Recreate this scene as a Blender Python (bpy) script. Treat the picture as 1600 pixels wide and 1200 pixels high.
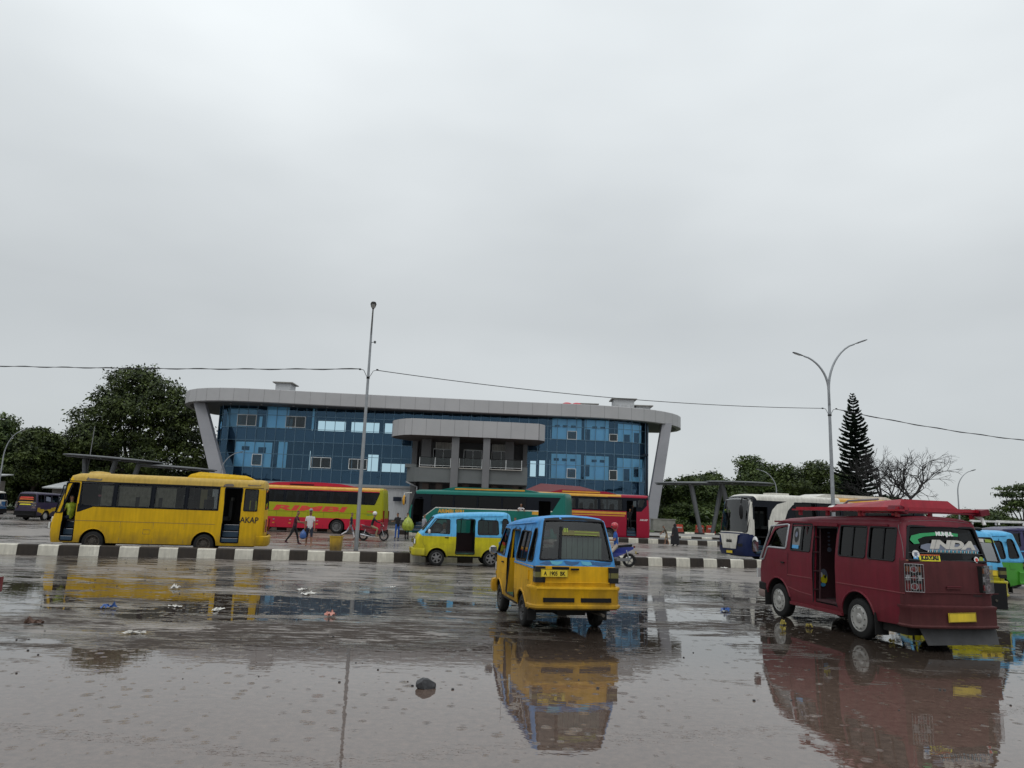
import bpy, bmesh, math, random
from math import sin, cos, pi, radians, sqrt, atan2, hypot
from mathutils import Vector, Matrix
from mathutils.geometry import tessellate_polygon, delaunay_2d_cdt
random.seed(7)
for o in list(bpy.data.objects): bpy.data.objects.remove(o)
sc = bpy.context.scene
COL = sc.collection
# ------------------------------------------------------------------ camera
cd = bpy.data.cameras.new('camera'); cam = bpy.data.objects.new('camera', cd); COL.objects.link(cam)
cd.sensor_width = 36; cd.lens = 1150/1600*36; cd.clip_start = .1; cd.clip_end = 3000
PITCH = radians(9.859); ROLL = radians(2.1); CAMZ = 2.03
fw = Vector((0, cos(PITCH), sin(PITCH))); u0 = Vector((0, -sin(PITCH), cos(PITCH))); r0 = Vector((1, 0, 0))
up = u0*cos(ROLL)-r0*sin(ROLL); rt = r0*cos(ROLL)+u0*sin(ROLL)
M = Matrix((( rt.x, up.x, -fw.x, 0), (rt.y, up.y, -fw.y, 0), (rt.z, up.z, -fw.z, CAMZ), (0, 0, 0, 1)))
cam.matrix_world = M
sc.camera = cam
# ------------------------------------------------------------------ sky and light
SUN_EL, SUN_AZ = radians(55), radians(200)
w = bpy.data.worlds.new('World'); sc.world = w; w.use_nodes = True
nt = w.node_tree; nt.nodes.clear()
def N(t, **k):
    n = nt.nodes.new(t)
    for a, b in k.items(): setattr(n, a, b)
    return n
wo = N('ShaderNodeOutputWorld'); bg = N('ShaderNodeBackground')
sky = N('ShaderNodeTexSky', sky_type='NISHITA', sun_disc=False, sun_elevation=SUN_EL, sun_rotation=SUN_AZ)
tc = N('ShaderNodeTexCoord'); mp = N('ShaderNodeMapping'); mp.inputs['Scale'].default_value = (1.0, 1.0, 2.6)
nz = N('ShaderNodeTexNoise'); nz.inputs['Scale'].default_value = 1.5; nz.inputs['Detail'].default_value = 4; nz.inputs['Roughness'].default_value = .45
cr = N('ShaderNodeValToRGB'); cr.color_ramp.elements[0].position = .3; cr.color_ramp.elements[1].position = .72
cr.color_ramp.elements[0].color = (4.72, 5.0, 5.14, 1); cr.color_ramp.elements[1].color = (6.4, 6.72, 6.84, 1)
sx = N('ShaderNodeSeparateXYZ'); mr = N('ShaderNodeMapRange'); mr.inputs['From Min'].default_value = .25; mr.inputs['From Max'].default_value = 1.0
mr.inputs['To Min'].default_value = 1.0; mr.inputs['To Max'].default_value = 2.4
mr2 = N('ShaderNodeMapRange'); mr2.inputs['From Min'].default_value = 0.0; mr2.inputs['From Max'].default_value = .35
mr2.inputs['To Min'].default_value = 1.06; mr2.inputs['To Max'].default_value = 1.0
ml = N('ShaderNodeVectorMath', operation='SCALE'); mm = N('ShaderNodeMath', operation='MULTIPLY')
mx = N('ShaderNodeMix', data_type='RGBA'); mx.inputs[0].default_value = .93
L = nt.links.new
L(tc.outputs['Generated'], mp.inputs[0]); L(mp.outputs[0], nz.inputs['Vector']); L(nz.outputs['Fac'], cr.inputs[0])
L(tc.outputs['Generated'], sx.inputs[0]); L(sx.outputs['Z'], mr.inputs['Value']); L(sx.outputs['Z'], mr2.inputs['Value'])
L(mr.outputs[0], mm.inputs[0]); L(mr2.outputs[0], mm.inputs[1])
L(cr.outputs[0], ml.inputs[0]); L(mm.outputs[0], ml.inputs['Scale'])
L(sky.outputs[0], mx.inputs[6]); L(ml.outputs[0], mx.inputs[7]); L(mx.outputs[2], bg.inputs[0]); bg.inputs[1].default_value = .1
L(bg.outputs[0], wo.inputs[0])
sl = bpy.data.lights.new('sun', 'SUN'); sl.energy = .5; sl.angle = radians(25); sl.color = (1, .97, .92)
so = bpy.data.objects.new('sun', sl); COL.objects.link(so)
sd = Vector((sin(SUN_AZ)*cos(SUN_EL), cos(SUN_AZ)*cos(SUN_EL), sin(SUN_EL)))
so.rotation_euler = sd.to_track_quat('Z', 'Y').to_euler()
sc.view_settings.view_transform = 'Standard'; sc.view_settings.look = 'None'
sc.view_settings.exposure = 0; sc.view_settings.gamma = 1
sc.render.engine = 'CYCLES'
sc.cycles.transparent_max_bounces = 16; sc.cycles.max_bounces = 8
# ------------------------------------------------------------------ materials
MT = {}
def newmat(name):
    m = bpy.data.materials.new(name); m.use_nodes = True; MT[name] = m
    return m, m.node_tree, m.node_tree.nodes['Principled BSDF']
def mat(name, col, rough=.5, metal=0, coat=0, var=.12, vs=3.0, bump=0, bs=30, grime=0, emis=0, spec=None, stripes=0):
    """procedural paint / plaster / plastic: base colour, two scales of tone variation, optional low-level road dirt and bump"""
    m, t, b = newmat(name)
    b.inputs['Roughness'].default_value = rough; b.inputs['Metallic'].default_value = metal; b.inputs['Coat Weight'].default_value = coat
    b.inputs['Coat Roughness'].default_value = .08; b.inputs['Specular IOR Level'].default_value = .28 if coat and spec is None else .5
    if spec is not None: b.inputs['Specular IOR Level'].default_value = spec
    n = t.nodes.new('ShaderNodeTexNoise'); n.inputs['Scale'].default_value = vs; n.inputs['Detail'].default_value = 6; n.inputs['Roughness'].default_value = .65
    c = t.nodes.new('ShaderNodeTexCoord'); t.links.new(c.outputs['Object'], n.inputs['Vector'])
    r = t.nodes.new('ShaderNodeMapRange'); r.inputs['From Min'].default_value = .3; r.inputs['From Max'].default_value = .7
    r.inputs['To Min'].default_value = 1-var; r.inputs['To Max'].default_value = 1+var
    t.links.new(n.outputs['Fac'], r.inputs['Value'])
    k = t.nodes.new('ShaderNodeVectorMath'); k.operation = 'SCALE'; k.inputs[0].default_value = col; t.links.new(r.outputs[0], k.inputs['Scale'])
    out = k.outputs[0]
    if grime:
        s = t.nodes.new('ShaderNodeSeparateXYZ'); t.links.new(c.outputs['Object'], s.inputs[0])
        n2 = t.nodes.new('ShaderNodeTexNoise'); n2.inputs['Scale'].default_value = 2.2; n2.inputs['Detail'].default_value = 8; n2.inputs['Roughness'].default_value = .7
        mpp = t.nodes.new('ShaderNodeMapping'); mpp.inputs['Scale'].default_value = (1, 1, .45)
        t.links.new(c.outputs['Object'], mpp.inputs[0]); t.links.new(mpp.outputs[0], n2.inputs['Vector'])
        a = t.nodes.new('ShaderNodeMapRange'); a.inputs['From Min'].default_value = 1.1; a.inputs['From Max'].default_value = .3
        a.inputs['To Min'].default_value = -.25; a.inputs['To Max'].default_value = .25; t.links.new(s.outputs['Z'], a.inputs['Value'])
        ad = t.nodes.new('ShaderNodeMath'); ad.operation = 'ADD'; t.links.new(a.outputs[0], ad.inputs[0]); t.links.new(n2.outputs['Fac'], ad.inputs[1])
        q = t.nodes.new('ShaderNodeMapRange'); q.inputs['From Min'].default_value = .38; q.inputs['From Max'].default_value = .74
        q.inputs['To Min'].default_value = 0; q.inputs['To Max'].default_value = grime; t.links.new(ad.outputs[0], q.inputs['Value'])
        x = t.nodes.new('ShaderNodeMix'); x.data_type = 'RGBA'; x.inputs[7].default_value = (.07, .055, .04, 1)
        t.links.new(q.outputs[0], x.inputs[0]); t.links.new(out, x.inputs[6]); out = x.outputs[2]
        m4 = t.nodes.new('ShaderNodeMapping'); m4.inputs['Scale'].default_value = (1, 1, .09); n4 = t.nodes.new('ShaderNodeTexNoise'); n4.inputs['Scale'].default_value = 11; n4.inputs['Detail'].default_value = 5
        t.links.new(c.outputs['Object'], m4.inputs[0]); t.links.new(m4.outputs[0], n4.inputs['Vector']); r4 = t.nodes.new('ShaderNodeMapRange'); r4.inputs['From Min'].default_value = .35; r4.inputs['From Max'].default_value = .7; r4.inputs['To Min'].default_value = 1.06; r4.inputs['To Max'].default_value = .84
        k4 = t.nodes.new('ShaderNodeVectorMath'); k4.operation = 'SCALE'; t.links.new(n4.outputs['Fac'], r4.inputs['Value']); t.links.new(out, k4.inputs[0]); t.links.new(r4.outputs[0], k4.inputs['Scale']); out = k4.outputs[0]
        rr = t.nodes.new('ShaderNodeMapRange'); rr.inputs['To Min'].default_value = rough*.7; rr.inputs['To Max'].default_value = min(1, rough*1.7)
        t.links.new(n2.outputs['Fac'], rr.inputs['Value']); t.links.new(rr.outputs[0], b.inputs['Roughness'])
    t.links.new(out, b.inputs['Base Color'])
    dent = coat and grime and not bump
    if dent: bump, bs = .006, 2.2
    if bump:
        n3 = t.nodes.new('ShaderNodeTexNoise'); n3.inputs['Scale'].default_value = bs; n3.inputs['Detail'].default_value = 4
        t.links.new(c.outputs['Object'], n3.inputs['Vector'])
        bp = t.nodes.new('ShaderNodeBump'); bp.inputs['Strength'].default_value = .55 if dent else min(1, bump*10); bp.inputs['Distance'].default_value = bump
        t.links.new(n3.outputs['Fac'], bp.inputs['Height']); t.links.new(bp.outputs[0], b.inputs['Normal'])
    if emis:
        b.inputs['Emission Color'].default_value = (*col, 1); b.inputs['Emission Strength'].default_value = emis
    return m
def glass(name, tint, gl=(1, 1, 1), ior=1.45, rough=.02, base=0.0):
    m = bpy.data.materials.new(name); m.use_nodes = True; MT[name] = m; t = m.node_tree; t.nodes.clear()
    o = t.nodes.new('ShaderNodeOutputMaterial'); a = t.nodes.new('ShaderNodeBsdfTransparent'); g = t.nodes.new('ShaderNodeBsdfGlossy')
    f = t.nodes.new('ShaderNodeFresnel'); f.inputs[0].default_value = ior; x = t.nodes.new('ShaderNodeMixShader')
    a.inputs[0].default_value = (*tint, 1); g.inputs[0].default_value = (*gl, 1); g.inputs['Roughness'].default_value = rough
    n = t.nodes.new('ShaderNodeTexNoise'); n.inputs['Scale'].default_value = .8; bp = t.nodes.new('ShaderNodeBump'); bp.inputs['Distance'].default_value = .02; bp.inputs['Strength'].default_value = .25
    c = t.nodes.new('ShaderNodeTexCoord'); t.links.new(c.outputs['Object'], n.inputs['Vector']); t.links.new(n.outputs['Fac'], bp.inputs['Height']); t.links.new(bp.outputs[0], g.inputs['Normal'])
    ad = t.nodes.new('ShaderNodeMath'); ad.operation = 'ADD'; ad.inputs[1].default_value = base; ad.use_clamp = True
    t.links.new(f.outputs[0], ad.inputs[0]); t.links.new(ad.outputs[0], x.inputs[0]); t.links.new(a.outputs[0], x.inputs[1]); t.links.new(g.outputs[0], x.inputs[2]); t.links.new(x.outputs[0], o.inputs[0])
mat('black', (.010, .010, .011), .5, spec=.2); mat('rubber', (.016, .016, .016), .75, spec=.25, bump=.002, bs=60); mat('seal', (.012, .012, .014), .5, spec=.25)
mat('under', (.012, .011, .01), .9); mat('interior', (.035, .033, .035), .8, var=.3); mat('chrome', (.55, .55, .57), .22, metal=1)
mat('silver', (.33, .33, .34), .35, metal=.75, grime=.4); mat('steel_grey', (.2, .2, .205), .55, metal=.3); mat('galv', (.30, .315, .33), .45, metal=.45, var=.2, vs=2)
mat('white', (.7, .7, .68), .45, grime=.25); mat('offwhite', (.62, .6, .54), .4, coat=.2, grime=.5); mat('kerb_white', (.90, .86, .74), .6, var=.10, vs=6, grime=.42, bump=.006, bs=25)
mat('kerb_black', (.013, .013, .017), .6, spec=.2, var=.4, vs=5, bump=.006, bs=25, grime=.5); mat('concrete', (.26, .25, .23), .7, var=.25, vs=1.5, bump=.004, bs=20)
mat('dark_concrete', (.10, .10, .098), .8, var=.25, vs=1.2)
mat('amber', (.16, .05, .015), .25, coat=.6); mat('red_lens', (.15, .010, .012), .2, coat=.8); mat('clear_lens', (.6, .62, .62), .12, coat=1)
mat('skin', (.24, .12, .07), .6); mat('hair', (.01, .009, .008), .6); mat('cloth_white', (.6, .57, .58), .85); mat('cloth_maroon', (.07, .015, .03), .9)
mat('cloth_black', (.012, .012, .015), .9); mat('cloth_navy', (.015, .02, .04), .9); mat('cloth_khaki', (.26, .19, .11), .9); mat('cloth_grey', (.26, .26, .30), .9)
mat('cloth_blue', (.02, .09, .35), .85); mat('cloth_beige', (.42, .36, .30), .9); mat('cloth_red', (.4, .03, .04), .85); mat('cloth_brown', (.08, .06, .04), .9)
mat('plate_yellow', (.75, .55, .03), .4, grime=.2)
glass('glass_pale', (.30, .34, .34), base=.22); glass('glass_rear', (.55, .6, .58), base=.03); glass('glass_bus', (.5, .53, .52)); glass('glass_clear', (.55, .6, .6)); glass('glass_tint', (.09, .105, .12), ior=1.33); glass('glass_dark', (.03, .035, .04), ior=1.33); glass('glass_screen', (.38, .46, .47), base=.045); glass('glass_mid', (.26, .29, .30))
# ------------------------------------------------------------------ mesh tools
def setp(o, label=None, cat=None, group=None, kind=None):
    if label: o['label'] = label
    if cat: o['category'] = cat
    if group: o['group'] = group
    if kind: o['kind'] = kind
    return o
def thing(name, label, cat, loc=(0, 0, 0), rz=0, group=None):
    o = bpy.data.objects.new(name, None); COL.objects.link(o); o.empty_display_size = .2
    o.location = loc; o.rotation_euler = (0, 0, rz); return setp(o, label, cat, group)
class MB:
    def __init__(s): s.v = []; s.f = []; s.m = []; s.mats = []; s.sm = []
    def mi(s, m):
        if m not in s.mats: s.mats.append(m)
        return s.mats.index(m)
    def add(s, vs, fs, m, smooth=False):
        n = len(s.v); s.v += [tuple(p) for p in vs]; k = s.mi(m)
        for f in fs: s.f.append([n+i for i in f]); s.m.append(k); s.sm.append(smooth)
        return s
    def box(s, c, d, m, rot=None, taper=1):
        x, y, z = d[0]/2, d[1]/2, d[2]/2; vs = []
        for k in (-1, 1):
            q = taper if k > 0 else 1
            for a, b in ((-1, -1), (1, -1), (1, 1), (-1, 1)):
                p = Vector((a*x*q, b*y*q, k*z)); 
                if rot is not None: p = rot @ p
                vs.append(p+Vector(c))
        return s.add(vs, [(3, 2, 1, 0), (4, 5, 6, 7), (0, 1, 5, 4), (1, 2, 6, 5), (2, 3, 7, 6), (3, 0, 4, 7)], m)
    def b2(s, a, b, m): return s.box([(a[i]+b[i])/2 for i in range(3)], [abs(b[i]-a[i]) for i in range(3)], m)
    def tube(s, pts, r, m, n=8, caps=True, closed=False, smooth=True):
        pts = [Vector(p) for p in pts]; k = len(pts); rs = r if isinstance(r, (list, tuple)) else [r]*k
        ref = None; vs = []
        for i, p in enumerate(pts):
            if closed: t = pts[(i+1) % k]-pts[i-1]
            else: t = pts[min(i+1, k-1)]-pts[max(i-1, 0)]
            if t.length < 1e-9: t = Vector((0, 0, 1))
            t.normalize()
            if ref is None: ref = t.orthogonal().normalized()
            a = (ref-t*ref.dot(t))
            a = a.normalized() if a.length > 1e-6 else t.orthogonal().normalized()
            ref = a; b = t.cross(a)
            for j in range(n):
                th = 2*pi*j/n; vs.append(p+(a*cos(th)+b*sin(th))*rs[i])
        fs = []
        for i in range(k if closed else k-1):
            q = (i+1) % k
            for j in range(n): fs.append((i*n+j, i*n+(j+1) % n, q*n+(j+1) % n, q*n+j))
        if caps and not closed: fs += [tuple(range(n))[::-1], tuple((k-1)*n+j for j in range(n))]
        return s.add(vs, fs, m, smooth)
    def cyl(s, a, b, r, m, n=16, r2=None, smooth=True): return s.tube([a, b], [r, r if r2 is None else r2], m, n, smooth=smooth)
    def lathe(s, prof, m, c=(0, 0, 0), axis='z', n=24, smooth=True):
        vs = []
        for r, h in prof:
            for j in range(n):
                t = 2*pi*j/n; x, y = r*cos(t), r*sin(t)
                p = (x, y, h) if axis == 'z' else ((x, h, y) if axis == 'y' else (h, x, y))
                vs.append((p[0]+c[0], p[1]+c[1], p[2]+c[2]))
        fs = []
        for i in range(len(prof)-1):
            for j in range(n): fs.append((i*n+j, i*n+(j+1) % n, (i+1)*n+(j+1) % n, (i+1)*n+j))
        return s.add(vs, fs, m, smooth)
    def ball(s, c, r, m, n=12, k=8, smooth=True):
        r = r if isinstance(r, (tuple, list)) else (r, r, r); vs = [(c[0], c[1], c[2]-r[2])]
        for i in range(1, k):
            ph = -pi/2+pi*i/k
            for j in range(n): vs.append((c[0]+r[0]*cos(ph)*cos(2*pi*j/n), c[1]+r[1]*cos(ph)*sin(2*pi*j/n), c[2]+r[2]*sin(ph)))
        vs.append((c[0], c[1], c[2]+r[2])); fs = []
        for j in range(n): fs.append((0, 1+(j+1) % n, 1+j)); fs.append((len(vs)-1, 1+(k-2)*n+j, 1+(k-2)*n+(j+1) % n))
        for i in range(k-2):
            for j in range(n): fs.append((1+i*n+j, 1+i*n+(j+1) % n, 1+(i+1)*n+(j+1) % n, 1+(i+1)*n+j))
        return s.add(vs, fs, m, smooth)
    def prism(s, poly, h0, h1, m, mapf=None, smooth=False):
        """polygon (2D) extruded between two heights; mapf(x,y,h)->3D"""
        mapf = mapf or (lambda x, y, h: (x, y, h)); n = len(poly)
        vs = [mapf(x, y, h0) for x, y in poly]+[mapf(x, y, h1) for x, y in poly]
        tr = tessellate_polygon([[Vector((x, y, 0)) for x, y in poly]])
        fs = [tuple(t) for t in tr]+[tuple(i+n for i in t)[::-1] for t in tr]
        s.add(vs, fs, m); 
        return s.add(vs, [(i, (i+1) % n, n+(i+1) % n, n+i) for i in range(n)], m, smooth)
    def sweep(s, path, prof, m, closed=False, smooth=True, caps=True):
        """profile (out, z) swept along a plan path of (x, y); out is to the right of travel"""
        k = len(path); q = len(prof); vs = []
        for i, p in enumerate(path):
            a = Vector(path[i-1] if (closed or i > 0) else path[0]); b = Vector(path[(i+1) % k] if (closed or i < k-1) else path[-1])
            t = (b-a); t = t.normalized() if t.length > 1e-9 else Vector((1, 0)); nn = Vector((t.y, -t.x))
            for o, z in prof: vs.append((p[0]+nn.x*o, p[1]+nn.y*o, z))
        fs = [(i*q+j, i*q+j+1, ((i+1) % k)*q+j+1, ((i+1) % k)*q+j) for i in range(k if closed else k-1) for j in range(q-1)]
        if caps and not closed: fs += [tuple(range(q)), tuple((k-1)*q+j for j in range(q))[::-1]]
        return s.add(vs, fs, m, smooth)
    def patch(s, outer, holes, cuts, mapf, matf, smooth=True):
        loops = [list(outer)]+[list(h) for h in holes]; pts = []; ed = []
        for lp in loops:
            q = []
            for p in lp:
                if not q or hypot(p[0]-q[-1][0], p[1]-q[-1][1]) > 1e-4: q.append(p)
            if hypot(q[0][0]-q[-1][0], q[0][1]-q[-1][1]) < 1e-4: q.pop()
            n0 = len(pts); pts += [Vector((p[0], p[1])) for p in q]; ed += [(n0+i, n0+(i+1) % len(q)) for i in range(len(q))]
        V2, _, F2, _, _, _ = delaunay_2d_cdt(pts, ed, [], 0, 1e-6)
        def inside(lp, x, y):
            c = False; j = len(lp)-1
            for i in range(len(lp)):
                if (lp[i][1] > y) != (lp[j][1] > y) and x < (lp[j][0]-lp[i][0])*(y-lp[i][1])/(lp[j][1]-lp[i][1])+lp[i][0]: c = not c
                j = i
            return c
        bm = bmesh.new(); vs = [bm.verts.new((p[0], p[1], 0)) for p in V2]
        for t in F2:
            x = sum(V2[i][0] for i in t)/len(t); y = sum(V2[i][1] for i in t)/len(t)
            if inside(loops[0], x, y) and not any(inside(h, x, y) for h in loops[1:]):
                try: bm.faces.new([vs[i] for i in t])
                except ValueError: pass
        bmesh.ops.delete(bm, geom=[v for v in bm.verts if not v.link_faces], context='VERTS')
        for (px, py), (nx, ny) in cuts:
            g = bm.verts[:]+bm.edges[:]+bm.faces[:]
            bmesh.ops.bisect_plane(bm, geom=g, dist=1e-5, plane_co=(px, py, 0), plane_no=(nx, ny, 0))
        bmesh.ops.remove_doubles(bm, verts=bm.verts[:], dist=1e-5)
        bm.verts.ensure_lookup_table(); bm.verts.index_update()
        V = [mapf(v.co.x, v.co.y) for v in bm.verts]; n = len(s.v); s.v += [tuple(p) for p in V]
        for f in bm.faces:
            c = f.calc_center_median(); s.f.append([n+v.index for v in f.verts]); s.m.append(s.mi(matf(c.x, c.y))); s.sm.append(smooth)
        bm.free(); return s
    def done(s, name, parent=None, label=None, loc=None, ang=40, recalc=True, weld=False):
        me = bpy.data.meshes.new(name); me.from_pydata(s.v, [], s.f)
        for m in s.mats: me.materials.append(MT[m])
        me.polygons.foreach_set('material_index', s.m); me.polygons.foreach_set('use_smooth', s.sm)
        if recalc or weld:
            bm = bmesh.new(); bm.from_mesh(me)
            if weld: bmesh.ops.remove_doubles(bm, verts=bm.verts[:], dist=2e-4)
            if recalc: bmesh.ops.recalc_face_normals(bm, faces=bm.faces[:])
            bm.to_mesh(me); bm.free()
        if any(s.sm) and ang: me.set_sharp_from_angle(angle=radians(ang))
        me.update(); o = bpy.data.objects.new(name, me); COL.objects.link(o)
        if parent is not None: o.parent = parent
        if loc is not None: o.location = loc
        if label: o['label'] = label
        return o
def copy_tree(o, parent=None):
    c = o.copy(); COL.objects.link(c); c.parent = parent
    for ch in list(o.children): copy_tree(ch, c)
    return c
def text_mb(txt, m, mapf, size=1.0, bold=0.0, sx=1.0, center=True, shear=0, sub=0):
    """words as a flat mesh; mapf(u, v) -> 3D"""
    cu = bpy.data.curves.new('t', 'FONT'); cu.body = txt; cu.size = size; cu.offset = bold; cu.shear = shear; cu.resolution_u = 3
    cu.align_x = 'CENTER' if center else 'LEFT'; cu.fill_mode = 'FRONT'
    o = bpy.data.objects.new('t', cu); COL.objects.link(o); dg = bpy.context.evaluated_depsgraph_get(); dg.update()
    me = bpy.data.meshes.new_from_object(o.evaluated_get(dg)); b = MB()
    b.add([mapf(v.co.x*sx, v.co.y) for v in me.vertices], [tuple(p.vertices) for p in me.polygons], m)
    bpy.data.objects.remove(o); bpy.data.curves.remove(cu); bpy.data.meshes.remove(me); return b
def rrect(x0, z0, x1, z1, r, n=4, sl=(0, 0, 0, 0)):
    """rounded rectangle; sl shifts the x of corners bl, br, tr, tl"""
    cs = [(x0+sl[0], z0), (x1+sl[1], z0), (x1+sl[2], z1), (x0+sl[3], z1)]
    return rpoly(cs, r, n)
def rpoly(cs, r, n=4):
    out = []; k = len(cs)
    for i in range(k):
        p = Vector(cs[i]); a = Vector(cs[i-1])-p; b = Vector(cs[(i+1) % k])-p
        rr = r[i] if isinstance(r, (list, tuple)) else r
        if rr <= 0: out.append(tuple(p)); continue
        q = min(rr, a.length*.45, b.length*.45); s0 = p+a.normalized()*q; s1 = p+b.normalized()*q
        for j in range(n+1):
            t = j/n; out.append(tuple(s0*(1-t)**2+p*2*t*(1-t)+s1*t*t))
    return out
# ------------------------------------------------------------------ vehicles
# local frame: x forward, y to the vehicle's left, z up
def wheel(parent, x, y, r, wd, style, side):
    o = MB(); s = side
    prof = [(r*.62, -wd*.42), (r*.66, -wd*.5), (r*.9, -wd*.5), (r*.97, -wd*.42), (r, -wd*.28), (r*.985, -.01), (r*.985, .01), (r, wd*.28), (r*.97, wd*.42), (r*.9, wd*.5), (r*.66, wd*.5), (r*.62, wd*.42)]
    o.lathe(prof, 'rubber', axis='y', n=32)
    t = o.done('wheel', parent, loc=(x, y, r))
    t['label_'] = ''; del t['label_']
    q = MB(); e = s*wd*.5
    q.lathe([(r*.62, -s*wd*.4), (r*.60, 0), (r*.63, e*.86), (r*.66, e*1.02), (r*.62, e*1.05), (r*.58, e*.85), (r*.55, e*.5)], RIMM.get(style, 'silver'), axis='y', n=28)
    if style == 'alloy':
        q.lathe([(0, e*.55), (r*.57, e*.2)], 'black', axis='y', n=24)
        for k in range(6):
            a = k*pi/3+.3; c, d = cos(a), sin(a)
            for w0, w1 in ((.13, .075),):
                vs = []
                for rr, ww, yy in ((.10, w0, 1.0), (.58, w1, .86)):
                    for sg in (-1, 1): vs.append((c*rr*r-d*sg*ww*r, e*yy, d*rr*r+c*sg*ww*r))
                for rr, ww, yy in ((.10, w0, .6), (.58, w1, .5)):
                    for sg in (-1, 1): vs.append((c*rr*r-d*sg*ww*r, e*yy, d*rr*r+c*sg*ww*r))
                q.add(vs, [(0, 1, 3, 2), (0, 2, 6, 4), (1, 5, 7, 3)], 'silver')
        q.lathe([(.17*r, e*.7), (.16*r, e*1.02), (.05*r, e*1.06), (0, e*1.06)], 'silver', axis='y', n=16)
    elif style == 'cover':
        q.lathe([(r*.60, e*.9), (r*.55, e*1.08), (r*.44, e*1.14), (r*.33, e*1.0), (r*.24, e*1.0), (r*.2, e*1.14), (.06*r, e*1.18), (0, e*1.18)], 'cover', axis='y', n=32)
        for k in range(10):
            a = k*pi/5; c, d = cos(a), sin(a); q.ball((c*r*.5, e*1.1, d*r*.5), (r*.045, abs(e)*.06, r*.045), 'black', 8, 4)
        q.lathe([(.16*r, e*1.15), (.1*r, e*1.26), (0, e*1.26)], 'cover', axis='y', n=16)
    else:
        q.lathe([(r*.58, e*.7), (r*.5, e*.55), (r*.42, e*.5), (r*.36, e*.72), (r*.2, e*.75), (r*.18, e*1.0), (0, e*1.02)], RIMM.get(style, 'silver'), axis='y', n=24)
        for k in range(8):
            a = k*pi/4; c, d = cos(a), sin(a)
            q.ball((c*r*.28, e*.76, d*r*.28), (r*.03, .03, r*.03), 'steel_grey', 6, 4); q.ball((c*r*.47, e*.6, d*r*.47), (r*.045, .012, r*.045), 'black', 8, 4)
    q.done('rim', t); return t
RIMM = {'alloy': 'silver', 'cover': 'cover', 'bus': 'rim_grey', 'rusty': 'rim_rust', 'steel': 'rim_dark'}
mat('lens_grey', (.28, .28, .29), .3); mat('cover', (.50, .50, .48), .35, metal=.2, grime=.3); mat('rim_grey', (.12, .12, .12), .6, metal=.2); mat('rim_rust', (.06, .05, .04), .7, var=.4); mat('rim_dark', (.03, .03, .03), .6)
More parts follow.
